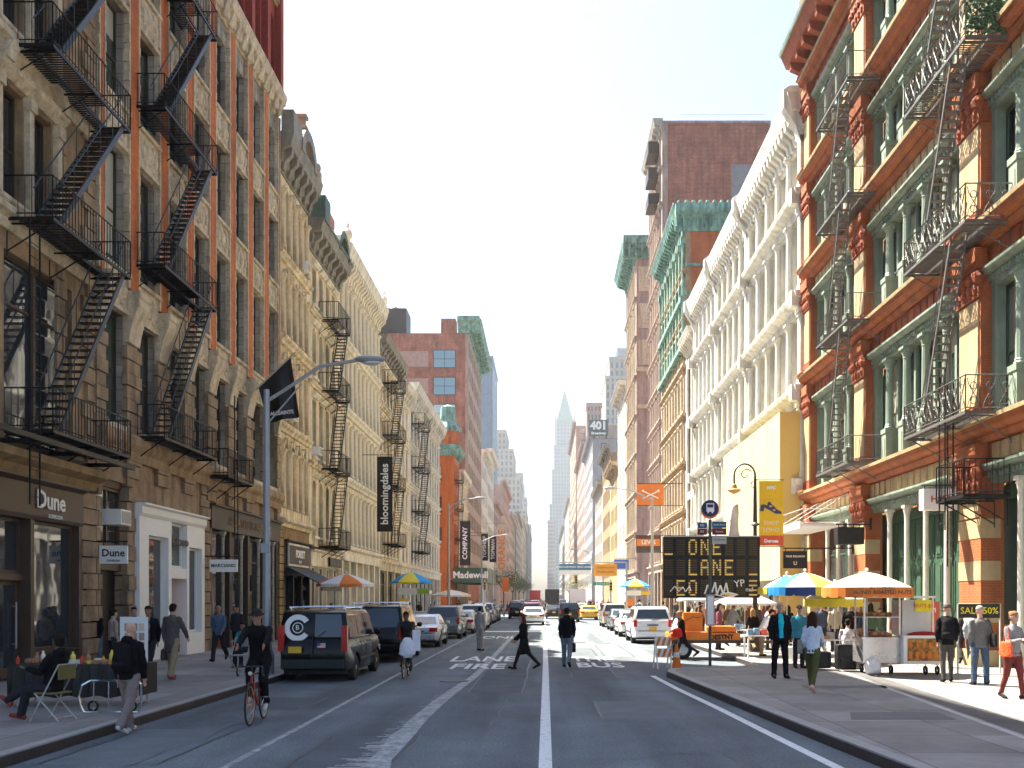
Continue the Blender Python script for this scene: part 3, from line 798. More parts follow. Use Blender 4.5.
def plain_left(y0, y1, zt, wm, name, label, n, nf, corn, cm_, arch=False, z0=4.8, brk=10, sm=None, ch=1.3, cp=.8, merged=False, hood=True, depth=14, x=None, gm=None):
    TT = Tof('L', x=x)
    r = house(name, label, 'L', y0, y1, depth, zt, x=x); g = r.location
    shell(r, 'L', y0, y1, depth, 0, zt + ch - .5, sm or M['brick'], x=x)
    fh = (zt - z0) / nf; zs = [z0 + fh * k for k in range(nf + 1)]
    cols = cols_even(y0 + .2, y1 - .2, n, (y1 - y0) / n * .38)
    wall_grid(r, 'L', TT, y0, y1, zs, cols, wm, .6, .75, arch=arch, gm=gm or M['gl'], merged=merged)
    if hood:
        b = MB(TT); b.use(corn)
        for i in range(nf):
            for a, c in cols:
                b.cut(); zt_ = zs[i + 1] - .75; b.profile(a - .15, c + .15, [(0, zt_ + .05), (.1, zt_ + .05), (.24, zt_ + .2), (.24, zt_ + .3), (0, zt_ + .3)]); b.box(a - .1, c + .1, 0, .16, zs[i] + .46, zs[i] + .6)
        b.build_each('window_hood', r, g)
    for z in zs[:-1]: belt(r, TT, y0, y1, z - .15, .35, .25, wm)
    cornice(r, TT, y0, y1, zt, ch, cp, cm_, brk)
    b = MB(TT); b.use(wm); k = 0; nb = max(2, int((y1 - y0) / 3)); st = (y1 - y0) / nb
    for k in range(nb + 1):
        u = min(y1 - .4, y0 + k * st); b.cut(); b.box(u, u + .4, -.3, .1, .15, z0 - .6)
    b.cut(); b.box(y0, y1, -.3, .12, z0 - .6, z0 - .16); b.build_each('ground_floor_pier', r, g)
    for k in range(nb): put_window(r, 'L', TT, y0 + k * st + st / 2 + .1, -.2, .3, st - .55, z0 - 1.0, M['dframe'], M['shopgl'], 'shop', merged=merged)
    return r
plain_left(71.0, 82.0, 20.6, M['gold'], 'cream_walkup_building', 'cream building with dark cornice and iron balconies beyond the black banner', 6, 4, M['cream'], M['dcornice'])
fire_escape('L', XL, 73.0, 77.0, [6.3, 10.8, 14.7, 18.7], 1.2, M['iron'], 'dark fire escape on the cream building just beyond the hanging black banner', stairs='up', slat=.25, step=.3)
plain_left(82.0, 87.5, 19.5, M['cream'], 'slim_cream_building', 'slim cream building squeezed between the dark corniced one and the white one', 2, 4, M['cream'], M['offwhite'], brk=4)
plain_left(87.5, 112.5, 20.2, M['white'], 'white_corniced_building', 'pale white building with a broad plain cornice and small balconies', 10, 4, M['offwhite'], M['white'], brk=18, cp=.9, ch=1.8, merged=True)
for i, (yy, zz) in enumerate(((89.0, [6.5, 10.3, 14.4, 18.5]),)):
    fire_escape('L', XL, yy, yy + 4.5, zz, 1.2, M['iron'], 'small dark fire escape on the pale white building down the left side', stairs='up', slat=.4, step=.4)

# cross street on the left, then the orange corner house with its turret
def orange_corner():
    y0, y1 = 130.0, 138.0
    r = house('orange_corner_building', 'narrow burnt orange corner building with a green turret on top', 'L', y0, y1, 12, 22); g = r.location
    mo = mat('burnt_orange_paint', (.50, .13, .02), .7, .1, 1.2, .2, streak=.2)
    shell(r, 'L', y0, y1, 12, 0, 22, mo)
    cols = cols_even(y0, y1, 4, .9); wall_grid(r, 'L', TL, y0, y1, [4.5, 9, 13.2, 17.4, 21.8], cols, mo, .6, .7, arch=True, merged=True)
    cornice(r, TL, y0, y1, 21.6, 1.4, .9, M['copper'], 8)
    E = TE(y0); b = MB(E); b.use(M['copper']); b.profile(XL - 12, XL + .9, [(0, 21.6), (.3, 21.6), (.5, 22.2), (.9, 22.5), (.9, 23), (0, 23)]); b.build('end_cornice', r, g)
    b = MB(); b.use(M['orange']); b.lathe([(1.5, 23), (1.5, 25.0)], (XL - .9, y0 + 1.2, 0), 8); b.use(M['copper']); b.lathe([(1.9, 25.0), (1.9, 25.4), (1.2, 26.4), (1.0, 28.4), (.1, 28.8)], (XL - .9, y0 + 1.2, 0), 8); b.build('turret', r, g)
    b = MB(E); b.use(mo)
    for z in (9, 13.2, 17.4): b.cut(); b.box(XL - 12, XL, 0, .12, z - .15, z + .15)
    b.build_each('end_band', r, g)
    for zf in (9.6, 13.8, 18.0):
        put_window(r, 'E', E, XL - 2.2, .02, zf, 1.2, 2.2, M['dframe'], M['gl'], merged=True)
        put_window(r, 'E', E, XL - 5.2, .02, zf, 1.2, 2.2, M['dframe'], M['gl'], merged=True)
    return r
orange_corner()
fire_escape('L', XL, 131.0, 134.5, [6.3, 10.3, 14.4, 18.4], 1.0, M['iron'], 'tiny fire escape on the burnt orange corner building', stairs='up', slat=.6, step=.5)
plain_left(138, 153, 19.5, M['cream'], 'pale_row_building', 'pale low building between the orange corner house and the tall brick one', 6, 4, M['cream'], M['offwhite'], brk=10, merged=True)

def brick_tall_left():
    y0, y1 = 154.0, 186.0
    r = house('tall_brick_loft', 'tall red brick loft with white window bands, rooftop tank house and green cornice', 'L', y0, y1, 24, 45); g = r.location
    shell(r, 'L', y0, y1, 24, 0, 45, M['brick'], roofm=M['roof'])
    wall_grid(r, 'L', TL, y0, y1, [5 + 4 * k for k in range(11)], cols_even(y0, y1, 8, 1.5), M['pinkstone'], .8, .8, merged=True, gm=M['glfar'])
    cornice(r, TL, y0, y1, 45, 2.4, 2.2, M['copper'], 14)
    E = TE(y0); b = MB(E); b.use(M['copper']); b.profile(XL - 1.6, XL + 2.0, [(0, 45), (.4, 45), (.8, 46.2), (1.6, 46.8), (1.6, 47.4), (0, 47.4)]); b.build('end_cornice', r, g)
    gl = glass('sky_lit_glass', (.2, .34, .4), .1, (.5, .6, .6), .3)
    for zf in (25, 29.4, 33.8, 38.2, 42.6):
        for u in (XL - 3.8, XL - 13.6): put_window(r, 'E', E, u, .02, zf - 3.2, 3.6 if u > -20 else 2.0, 2.9, M['dframe'], gl, 'hung2', merged=True)
    b = MB(E); b.use(mat('pale_brick_panel', (.42, .27, .22), .85, .15, 1.5, .3)); 
    for zf in (25, 29.4, 33.8, 38.2, 42.6): b.cut(); b.box(XL - 11.4, XL - 6.4, 0, .05, zf - 3.0, zf - .5)
    b.build_each('brick_panel', r, g)
    b = MB(E); b.use(M['brick']); b.box(XL - 4.4, XL - 2.0, -3, -.3, 45, 47.5)
    b.build('chimney', r, g)
    b = MB(); b.use(M['dframe']); b.box(XL - 15, XL - 10.4, y0 + 3, y0 + 8, 45.3, 50.0); b.lathe([(1.3, 50), (.4, 50.9), (.01, 51)], (XL - 12.8, y0 + 5.2, 0), 10); b.tube((XL - 18, y0 + 3, 45), (XL - 18, y0 + 3, 48.4), .08); b.tube((XL - 15.3, y0 + 3, 46), (XL - 16, y0 + 3, 45), .1); b.build('tank_house', r, g)
brick_tall_left()
# ================================================================ RIGHT SIDE
T = TR
def green_right():
    y0, y1 = 17.6, 45.2
    r = house('orange_green_ironfront', 'ornate orange brick building with green iron columns and pale fire escapes on the right', 'R', y0, y1, 14, 30); g = r.location
    shell(r, 'R', y0, y1, 14, 0, 29.5, M['rbrick'], back=1.02)
    piers = [(17.6, 18.9), (26.9, 28.3), (36.6, 37.9), (44.2, 45.2)]
    bays = [(18.9, 26.9, 4), (28.3, 36.6, 4), (37.9, 44.2, 3)]
    fl = [6.4, 11.95, 16.9, 21.4, 26.0]
    # floor bands: pale lintel, red panel, orange cornice
    lint = MB(T); lint.use(M['pgreen']); pan = MB(T); pan.use(M['rterra']); cor = MB(T); cor.use(M['rbrick']); crm = MB(T); crm.use(M['rcream']); st = MB(T); st.use(M['rcream'])
    for i, z in enumerate(fl):
        for (a, c, n) in bays:
            for m_ in (lint, pan, crm): m_.cut()
            lint.box(a, c, -.5, -.12, z - 1.05, z - .62); lint.profile(a, c, [(-.12, z - .72), (.1, z - .68), (.16, z - .6), (.16, z - .52), (-.12, z - .52)])
            k = a + .08
            while k < c - .1: lint.box(k, k + .09, -.12, -.02, z - .9, z - .76); k += .2
            pan.box(a, c, -.5, -.06, z - .52, z + .08)
            k = a + .1
            while k < c - .3:   # sunk squares of terracotta
                (crm if i in (0, 2) else pan).box(k, k + .42, -.06, .0, z - .44, z + .02); k += .55
        # wide cornice across piers
        cor.cut(); st.cut()
        cor.profile(y0, y1, [(-.05, z + .08), (.12, z + .08), (.2, z + .22), (.2, z + .3), (.42, z + .4), (.46, z + .55), (-.05, z + .55)])
        st.profile(y0, y1, [(-.05, z + .552), (.5, z + .552), (.52, z + .66), (-.05, z + .66)])
        for (a, c) in piers:
            cor.box(a - .06, c + .06, .0, .36, z - .35, z + .06); cor.box(a - .1, c + .1, .0, .56, z + .662, z + .74)
    lint.build_each('iron_lintel', r, g); pan.build_each('terracotta_panel', r, g); cor.build_each('brick_cornice', r, g); crm.build_each('cream_panel', r, g); st.build_each('stone_ledge', r, g)
    # piers: brick shafts, terracotta capitals, stone bands
    b = MB(T); b.use(M['rbrick']); cp = MB(T); cp.use(M['rterra']); w = MB(T); w.use(M['rcream'])
    for (a, c) in piers:
        b.cut(); w.cut(); b.box(a, c, -.5, .16, .6, 29.5)
        w.box(a - .06, c + .06, -.45, .26, .15, .62)
        for z in (1.4, 2.6, 3.8): w.cut(); w.box(a - .012, c + .012, -.4, .175, z, z + .55)
        for i, z in enumerate(fl):
            zt = z - .36; cp.cut(); w.cut()
            cp.box(a - .1, c + .1, -.1, .3, zt - .18, zt); cp.box(a - .04, c + .04, -.1, .24, zt - .95, zt - .18)
            for k in range(4):
                u = a + (k + .5) * (c - a) / 4; cp.ball((u, .27, zt - .35), .15, .1, .16, 6, 4); cp.ball((u, .25, zt - .72), .13, .08, .18, 6, 4)
            for s in (a - .02, c + .02): cp.ball((s, .24, zt - .4), .17, .17, .2, 6, 4)
            w.box(a + .1, c - .1, .16, .2, (fl[i - 1] + 1.2) if i else 4.4, zt - 1.0)  # cream panel over the street side of the brick shaft
            if i: cp.box(a - .05, c + .05, -.1, .22, fl[i - 1] + .75, fl[i - 1] + 1.15)
    b.build_each('brick_pier', r, g); cp.build_each('terracotta_capital', r, g); w.build_each('cream_facing', r, g)
    # iron columns between the windows
    for i in range(5):
        z0 = .15 if i == 0 else fl[i - 1] + .66; z1 = fl[i] - 1.05; h = z1 - z0
        me = column_mesh('R', h, .15 if i else .1, M['pgreen'] if i else M['offwhite'], 1.25 if i else 0)
        pil = MB(LOC['R']); pil.use(M['pgreen']); pil.box(-.09, .09, -.1, .0, 0, h); pm = pil.build('p'); pme = pm.data; bpy.data.objects.remove(pm)
        for (a, c, n) in bays:
            s = (c - a) / (n + 1)
            edges = [a] + [a + s * (k + 1) for k in range(n)] + [c]
            for k in range(n + 1):
                u0, u1 = edges[k], edges[k + 1]
                if i == 0 and a < 36 and not (a > 27 and False):
                    # green panelled doors and shop glass at street level
                    d = MB(T); d.use(M['dgreen']); x0, x1 = u0 + .12, u1 - .12
                    d.box(x0, x1, -.95, -.85, .15, z1)
                    for (p, q) in ((.4, 1.5), (1.7, 3.3), (3.5, 4.9)):
                        for (e, f) in ((x0 + .12, (x0 + x1) / 2 - .08), ((x0 + x1) / 2 + .08, x1 - .12)):
                            d.box(e, f, -.85, -.82, p, q); d.box(e + .08, f - .08, -.82, -.79, p + .1, q - .1)
                    d.build('panelled_door', r, g)
                    if k in (1, 3) and a < 20: continue
                else:
                    pass
                if i: put_window(r, 'R', T, (u0 + u1) / 2, -.62, z0, u1 - u0 - .06, h, M['green'], M['gl'], 'hung')
                elif a > 36: put_window(r, 'R', T, (u0 + u1) / 2, -.62, z0, u1 - u0 - .06, h, M['dgreen'], M['shopgl'], 'shop')
            for k in range(n):
                inst(me, 'column', Vector(T(a + s * (k + 1), -.18, z0)) - g, r)
                if i: inst(pme, 'back_pilaster', Vector(T(a + s * (k + 1), -.46, z0)) - g, r)
            if i:
                q = MB(T); q.use(M['pgreen'])
                for u in (a, c - .22): q.cut(); q.box(u, u + .22, -.45, -.15, z0, z1)
                q.build_each('jamb_pilaster', r, g)
    b = MB(T); b.use(M['dgreen']); b.box(y0, y1, -1.0, -.96, .15, 5.4); b.box(18.9, 36.6, -.84, -.6, 4.95, 5.3); b.build('recessed_shop_wall', r, g)
    # roof cornice with red brackets, parapet
    cornice(r, T, y0, y1, 26.2, 1.7, 1.3, M['rterra'], 26)
    st = MB(T); st.use(M['pgreen']); st.profile(y0, y1, [(1.1, 27.75), (1.36, 27.8), (1.4, 27.95), (1.1, 27.95)]); st.build('gutter', r, g)
    b = MB(T); b.use(M['rbrick'])
    for (a, c) in piers: b.cut(); b.box(a, c, -.4, .3, 27.9, 30.2); b.box(a - .1, c + .1, -.5, .4, 30.2, 30.5)
    b.build_each('parapet_pier', r, g)
    return r
green_right()
fA = fire_escape('R', XR, 25.3, 29.6, [7.1, 12.2, 17.1, 21.6], 1.3, M['escape'], 'pale ornate iron fire escape with leafy planter on the orange and green building', stairs='down', ornate=True, m2=M['escape'], pitch_in=1.0, st_w=.42, sth=.035)
# leafy planter hung on the top balcony near end
b = MB(TR); leaf = mat('planter_leaves', (.05, .12, .05), .6, .4, 20); b.use(leaf); R.seed(5)
for k in range(900):
    u = 25.3 + (R.random() - .5) * .25; w = .1 + R.random() * 1.2; z = 17.15 + R.random() * .95
    s = .05; a = Vector((R.uniform(-1, 1), R.uniform(-1, 1), R.uniform(-1, 1))).normalized() * s; c = a.orthogonal().normalized() * s
    p = Vector((u, w, z)); b.add([p - a, p + c, p + a, p - c], [(0, 1, 2, 3)])
b.build('planter_foliage', None, recalc=False)
tag(bpy.data.objects['planter_foliage'], 'leafy green plants filling the end railing of a pale iron balcony', 'plant'); bpy.data.objects['planter_foliage'].name = 'balcony_plant'
fB = fire_escape('R', XR, 35.3, 39.4, [7.2, 12.5, 17.2, 21.5], 1.25, M['escape'], 'plain pale iron fire escape on the far bays of the orange and green building', stairs='down', st_w=.4, pitch_in=1.1, sth=.03)
fC = fire_escape('R', XR, 25.5, 27.3, [4.9], 1.25, M['iron'], 'small dark iron landing low over the green doors with a drop ladder', stairs='up', slat=.12)
drop_ladder(fC, 'R', XR, 26.6, 1.3, 4.0, 8.5, M['iron'], .38); drop_ladder(fC, 'R', XR, 27.0, .9, 3.0, 8.3, M['iron'], .38)

# projecting glass canopy and box signs on that house
def canopy():
    r = empty('entrance_canopy', (XR - .2, 40.5, 5.0), 'thin white entrance canopy on tie rods beyond the H&M sign', 'canopy'); g = r.location
    b = MB(TR); b.use(M['whitep']); b.box(38.2, 43.2, .5, 2.2, 5.0, 5.1); b.box(38.15, 43.25, 2.2, 2.26, 4.92, 5.2); b.build('canopy_slab', r, g)
    b = MB(TR); b.use(M['irongrey'])
    for u in (38.4, 40.7, 43.0): b.tube((u, .1, 6.4), (u, 2.1, 5.2), .02)
    railing(b, [(38.3, .6, 5.1), (38.3, 2.1, 5.1), (43.1, 2.1, 5.1)], .6, .9); b.build('tie_rods', r, g)
canopy()
def box_sign(label, side, y, w0, w1, z0, z1, th, m, txt=None, tm=None, size=.3, cat='shop sign', bar=True, stretch=1, roll=0, name='blade_sign', x=None, txts=None, mb=None):
    """a board that sticks out from a front, its face towards traffic"""
    T = Tof(side, x=x); p = T(y, (w0 + w1) / 2, z0); r = empty(name, p, label, cat); g = r.location
    b = MB(T); b.use(m); b.box(y - th / 2, y + th / 2, w0, w1, z0, z1); b.build('board', r, g)
    if bar:
        b = MB(T); b.use(M['iron']); b.tube((y, .02, z1 + .12), (y, w1, z1 + .12), .025); b.tube((y, w0 + .1, z1), (y, w0 + .1, z1 + .12), .015); b.tube((y, w1 - .1, z1), (y, w1 - .1, z1 + .12), .015); b.box(y - .06, y + .06, 0, .05, z1 - .1, z1 + .35); b.build('bracket', r, g)
    xm = T(y, (w0 + w1) / 2, 0)[0]
    for (s, sz, zz, mm) in (txts or ([(txt, size, (z0 + z1) / 2, tm)] if txt else [])):
        text(s, sz, mm, (xm, y - th / 2 - .004, zz), 'cam', r, 'lettering', stretch=stretch, roll=roll, bold=sz * .02, origin=g, ext=.004)
    return r
wp, bk = M['whitep'], M['black']
red = plain('red_paint', (.55, .03, .02)); orng = plain('orange_paint', (.75, .2, .02)); yel = plain('yellow_paint', (.8, .52, .02)); blu = plain('blue_paint', (.03, .13, .5)); teal = plain('teal_paint', (.03, .3, .3))
box_sign('white box sign with red lettering hanging over the green doors', 'R', 28.4, .25, 1.25, 4.72, 5.35, .35, wp, 'H&M', red, .27)
box_sign('dark box sign with a pale end under the thin white canopy', 'R', 36.4, .35, 1.35, 4.15, 4.8, .5, bk)
box_sign('black hanging sign reading TRUE RELIGION beside the striped umbrellas', 'R', 38.5, 1.9, 2.85, 3.3, 4.0, .12, bk, txts=[('TRUE RELIGION', .11, 3.78, wp), ('U', .2, 3.5, wp)])
# left side signs
box_sign('white blade sign reading Dune beside the dark doorway', 'L', 26.3, .18, .95, 3.05, 3.55, .08, wp, txts=[('Dune', .29, 3.34, bk), ('LONDON', .08, 3.13, bk)])
box_sign('small white blade sign reading MARCIANO beside the white shop', 'L', 34.6, .3, 1.3, 3.05, 3.5, .08, wp, 'MARCIANO', bk, .17)
box_sign('tall black vertical banner with white lettering on the cream columned building', 'L', 64.5, 1.1, 2.15, 6.6, 11.7, .06, bk, 'bloomingdales', wp, .72, cat='banner', name='shop_banner', roll=rad(90))
box_sign('black vertical banner hung on the burnt orange corner building', 'L', 128.5, 1.0, 2.4, 6.5, 12.5, .08, bk, 'COMPANY', wp, .9, cat='banner', name='shop_banner', roll=rad(90))
box_sign('black TOPSHOP banner beyond the orange corner building', 'L', 140, 3.1, 4.1, 7.6, 11.6, .08, bk, 'TOPSHOP', wp, .72, cat='banner', name='shop_banner', roll=rad(90))
box_sign('black TOPMAN banner beyond the orange corner building', 'L', 140.5, 4.3, 5.3, 7.4, 11.2, .08, bk, 'TOPMAN', wp, .72, cat='banner', name='shop_banner', roll=rad(90))
# slanted black flag with its pole
def flag():
    r = empty('shop_flag', (XL, 39.6, 10.6), 'black slanted flag on a pale pole above the dark shopfront', 'flag'); g = r.location
    b = MB(TL); b.use(M['irongrey']); b.tube((39.6, .05, 10.4), (39.6, 2.1, 12.35), .04); b.build('flagpole', r, g)
    b = MB(TL); b.use(M['black']); th = .02
    A = [(39.6, .55, 10.9), (39.6, 1.9, 12.15), (39.6, 2.25, 9.65), (39.6, .95, 9.4)]
    # a cloth with a soft wave
    n = 8; vs = []
    for i in range(n + 1):
        for j in range(n + 1):
            s, t = i / n, j / n; p = (Vector(A[0]) * (1 - s) + Vector(A[1]) * s) * (1 - t) + (Vector(A[3]) * (1 - s) + Vector(A[2]) * s) * t
            vs.append(p + Vector((.12 * t * math.sin(s * 9), 0, 0)))
    b.add(vs, [(i * (n + 1) + j, (i + 1) * (n + 1) + j, (i + 1) * (n + 1) + j + 1, i * (n + 1) + j + 1) for i in range(n) for j in range(n)])
    o = b.build('flag_cloth', r, g, recalc=False)
    bake(o, [('SOLIDIFY', {'thickness': .015})])
    text('ALLSAINTS', .21, wp, (XL + 1.58, 39.42, 9.78), 'cam', r, 'lettering', origin=g, bold=.006, stretch=.95, roll=rad(6))
flag()

def white_right():
    y0, y1 = 45.2, 78.4
    r = house('white_ironfront', 'long white cast iron building with heavy bracketed cornices on the sunny side', 'R', y0, y1, 14, 27); g = r.location
    shell(r, 'R', y0, y1, 14, 0, 25.8, M['brick'])
    zs = [7.5, 12.0, 16.5, 21.4, 24.6]
    pil = [y0 + .2, 57.6, 68.0, 77.9]
    cols = []
    for a, c in zip(pil, pil[1:]):
        a2, c2 = a + .55, c - .1; n = 5; s = (c2 - a2) / n
        cols += [(a2 + k * s + .28, a2 + (k + 1) * s - .28) for k in range(n)]
    wall_grid(r, 'R', T, y0, y1, zs, cols, M['white'], [.35, .35, .35, .3], [.55, .55, .6, .2], gm=M['gl'], recess=.4)
    me = column_mesh('R', 3.5, .17, M['white'])
    me2 = column_mesh('R', 2.6, .17, M['white'])
    b = MB(T); b.use(M['white'])
    for i in range(4):
        hh = zs[i + 1] - (.55 if i < 3 else .2) - zs[i] - .35
        cm = column_mesh('R', hh, .17, M['white'])
        for q, (a, c) in enumerate(cols):
            inst(cm, 'column', Vector(T(a - .28, .1, zs[i] + .35)) - g, r)
            if q % 5 == 4: inst(cm, 'column', Vector(T(c + .2, .1, zs[i] + .35)) - g, r)
        for u in pil: b.cut(); pilaster(b, min(u + .25, y1 - .3), 0, .3, zs[i] + .35, zs[i + 1] - .5 if i < 3 else zs[i + 1], .5)
    b.build_each('pilaster', r, g)
    for z in zs[:-1]:
        b = MB(T); b.use(M['white']); b.profile(y0, y1, [(-.05, z - .5), (.1, z - .5), (.14, z - .15), (.3, z - .05), (.55, z + .05), (.6, z + .2), (.6, z + .28), (-.05, z + .28)])
        b.build('belt_course', r, g)
        b = MB(T); b.use(M['white'])
        for u in pil: b.cut(); b.box(min(u, y1 - .5), min(u, y1 - .5) + .5, .0, .72, z - .42, z + .34)
        b.build_each('belt_block', r, g)
    cornice(r, T, y0, y1, 24.2, 2.0, .95, M['white'], 54)
    b = MB(T); b.use(M['white'])
    for u in pil:
        b.cut(); u = min(u, y1 - .6); b.profile(u, u + .55, [(0, 23.9), (.3, 24.0), (.5, 24.7), (.85, 25.2), (1.08, 25.6), (1.1, 26.4), (.8, 26.6), (0, 26.6)])
    b.build_each('cornice_block', r, g)
    b = MB(T); b.use(M['white'])
    for k in range(13): u = y0 + .2 + k * 2.7; b.cut(); b.box(u, u + .45, -.3, .2, .15, 6.4)
    b.cut(); b.box(y0, y1, -.3, .25, 6.4, 6.99); b.build_each('ground_floor_pier', r, g)
    for k in range(12): put_window(r, 'R', T, y0 + 1.78 + k * 2.7, -.2, .3, 2.24, 6.08, M['dframe'], M['shopgl'], 'shop')
white_right()
# big cream hoarding box wrapped round the near end of the white house
def hoarding():
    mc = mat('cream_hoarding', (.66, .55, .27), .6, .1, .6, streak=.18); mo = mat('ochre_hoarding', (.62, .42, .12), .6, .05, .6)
    r = empty('painted_hoarding', (XR - .6, 52, 0), 'tall cream and ochre painted hoarding boxed out from the white building', 'hoarding'); g = r.location
    b = MB(TR); b.use(mc); b.box(45.55, 59.8, .75, 1.25, 3.0, 11.0); b.build('street_face', r, g)
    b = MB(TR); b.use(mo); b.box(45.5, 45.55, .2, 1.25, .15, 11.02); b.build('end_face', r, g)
    b = MB(TR); b.use(mc)
    for u in (45.6, 50.2, 55, 59.5): b.cut(); b.box(u, u + .25, .9, 1.15, .15, 3.0)
    b.build_each('post', r, g)
    b = MB(TR); b.use(M['gold'])
    b.use(plain('hoarding_seam', (.5, .42, .25)))
    for u in (48.2, 51.1, 54.0, 56.9): b.box(u, u + .03, 1.25, 1.256, 3.0, 11.0)
    for z in (5.7, 8.4): b.box(45.55, 59.8, 1.25, 1.255, z, z + .03)
    for z in [3.2 + .75 * k for k in range(11)]: b.box(45.485, 45.5, 1.2, 1.25, z, z + .06)
    b.build('fixings', r, g)
hoarding()

def dark_strip():
    y0, y1 = 78.4, 84.2
    r = house('slim_glazed_building', 'slim building with tall dark window strips past the white building', 'R', y0, y1, 14, 24); g = r.location
    shell(r, 'R', y0, y1, 14, 0, 24, M['offwhite'])
    wall_grid(r, 'R', T, y0, y1, [5, 11, 17.5, 23.5], [(79.2, 81.1), (81.5, 83.6)], M['offwhite'], .3, .3, gm=M['gl'], style='grid', merged=True)
    cornice(r, T, y0, y1, 23.4, 1.2, .8, M['offwhite'], 8)
    b = MB(T); b.use(M['offwhite']); b.box(y0, y0 + .5, -.3, .1, .15, 5); b.box(y1 - .5, y1, -.3, .1, .15, 5); b.box(y0 + .5, y1 - .5, -.3, .1, 4.4, 5); b.build_each('ground_floor_pier', r, g)
    put_window(r, 'R', T, 81.3, -.2, .3, 4.7, 4.0, M['dframe'], M['shopgl'], 'shop', True)
dark_strip()

def plain_right(y0, y1, zt, wm, name, label, n, nf, corn, cm_, arch=False, z0=4.8, brk=10, sm=None, ch=1.3, cp=1.1, merged=True, hood=True, depth=14, x=None, gm=None):
    TT = Tof('R', x=x)
    r = house(name, label, 'R', y0, y1, depth, zt, x=x); g = r.location
    shell(r, 'R', y0, y1, depth, 0, zt + ch - .5, sm or M['brick'], x=x)
    fh = (zt - z0) / nf; zs = [z0 + fh * k for k in range(nf + 1)]
    cols = cols_even(y0 + .2, y1 - .2, n, (y1 - y0) / n * .4)
    wall_grid(r, 'R', TT, y0, y1, zs, cols, wm, .6, .75, arch=arch, gm=gm or M['gl'], merged=merged)
    if hood:
        b = MB(TT); b.use(corn)
        for i in range(nf):
            for a, c in cols:
                b.cut(); zt_ = zs[i + 1] - .75; b.profile(a - .15, c + .15, [(0, zt_ + .05), (.1, zt_ + .05), (.24, zt_ + .2), (.24, zt_ + .3), (0, zt_ + .3)]); b.box(a - .1, c + .1, 0, .16, zs[i] + .46, zs[i] + .6)
                b.box(a - .25, a - .05, 0, .12, zs[i] + .6, zt_); b.box(c + .05, c + .25, 0, .12, zs[i] + .6, zt_)
        b.build_each('window_surround', r, g)
    for z in zs[:-1]: belt(r, TT, y0, y1, z - .15, .4, .35, wm)
    cornice(r, TT, y0, y1, zt, ch, cp, cm_, brk)
    b = MB(TT); b.use(wm); nb = max(2, int((y1 - y0) / 3)); st = (y1 - y0) / nb
    for k in range(nb + 1):
        u = min(y1 - .4, y0 + k * st); b.cut(); b.box(u, u + .4, -.3, .1, .15, z0 - .6)
    b.cut(); b.box(y0, y1, -.3, .12, z0 - .6, z0 - .16); b.build_each('ground_floor_pier', r, g)
    for k in range(nb): put_window(r, 'R', TT, y0 + k * st + st / 2 + .1, -.2, .3, st - .55, z0 - 1.0, M['dframe'], M['shopgl'], 'shop', merged=merged)
    return r
# green corniced house with a plain orange end wall
def verdigris_house():
    y0, y1 = 84.2, 101.5
    mo = mat('orange_end_wall', (.48, .13, .04), .8, .1, 1.2, .3, streak=.3, brick=((.44, .12, .04), (.45, .16, .07), .3, .1, .008))
    r = plain_right(y0, y1, 35.4, M['tanstone'], 'verdigris_corniced_building', 'tall narrow building with a scalloped verdigris cornice and plain orange end wall', 8, 7, M['carved'], M['copper'], z0=5.5, brk=20, sm=mo, ch=1.6, cp=1.2, arch=[False, False, False, True, False, False, True])
    g = r.location; E = TE(y0)
    b = MB(E); b.use(M['copper'])
    x0, x1 = XR + .5, XR + 5.2
    b.profile(XR - 1.0, x1, [(0, 34.6), (.15, 34.6), (.18, 35.1), (.3, 35.6), (.7, 36.1), (.8, 36.4), (.8, 36.8), (0, 36.8)])
    k = XR - .95
    while k < x1 - .3: b.ball((k + .3, .6, 36.85), .22, .1, .3, 8, 5); b.box(k, k + .1, .2, .55, 34.9, 36.0); k += .62
    for z in (31.5, 29.0): b.box(XR, x1, 0, .15, z, z + .25)
    b.build('end_cornice', r, g)
    b = MB(TR); b.use(M['copper'])
    k = y0 + .5
    while k < y1 - .3: b.ball((k, 1.05, 37.0), .24, .12, .34, 8, 5); k += 1.0
    for kk in range(9):
        u = y0 + .3 + kk * 2.05; b.box(u, u + .3, 0, .3, 24, 35.2); b.box(u - .1, u + .4, 0, .45, 33.6, 34.2)
    for z in (24.2, 28.5): b.box(y0, y1, 0, .5, z, z + .4)
    b.build('copper_facing', r, g)
verdigris_house()
# tall plain brick flank
def tall_brick_right():
    r = plain_right(101.5, 113.8, 52.0, M['pinkstone'], 'tall_brick_building', 'tall building showing a huge blank red brick flank above its neighbours', 6, 12, M['pinkstone'], M['farstone'], z0=5.5, brk=10, ch=1.4, cp=1.0, depth=11.6)
    g = r.location; E = TE(101.5); b = MB(E); b.use(mat('grey_render_patch', (.27, .25, .25), .85, .15, 1.5, .2)); b.box(XR + 7.4, XR + 11.4, 0, .04, 44.5, 48.4); b.box(XR + 7.2, XR + 10.6, 0, .04, 38.2, 42.0); b.build('rendered_patches', r, g)
    b = MB(E); b.use(M['pinkstone']); 
    b.box(XR, XR + .6, 0, .12, 30, 52.8); b.box(XR, XR + 11.6, 0, .14, 52.8, 53.05); b.build('end_trim', r, g)
    b = MB(TR); b.use(M['dframe'])
    for z in (50.4, 47.6, 44.8): b.cut(); b.box(103, 106, .1, 1.3, z, z + 1.2)
    b.build_each('window_box', r, g)
    b = MB(); b.use(M['irongrey']); railing(b, [(XR + 2, 102, 53), (XR + 11, 102, 53)], 1.0, 1.0); b.build('roof_railing', r, g)
tall_brick_right()
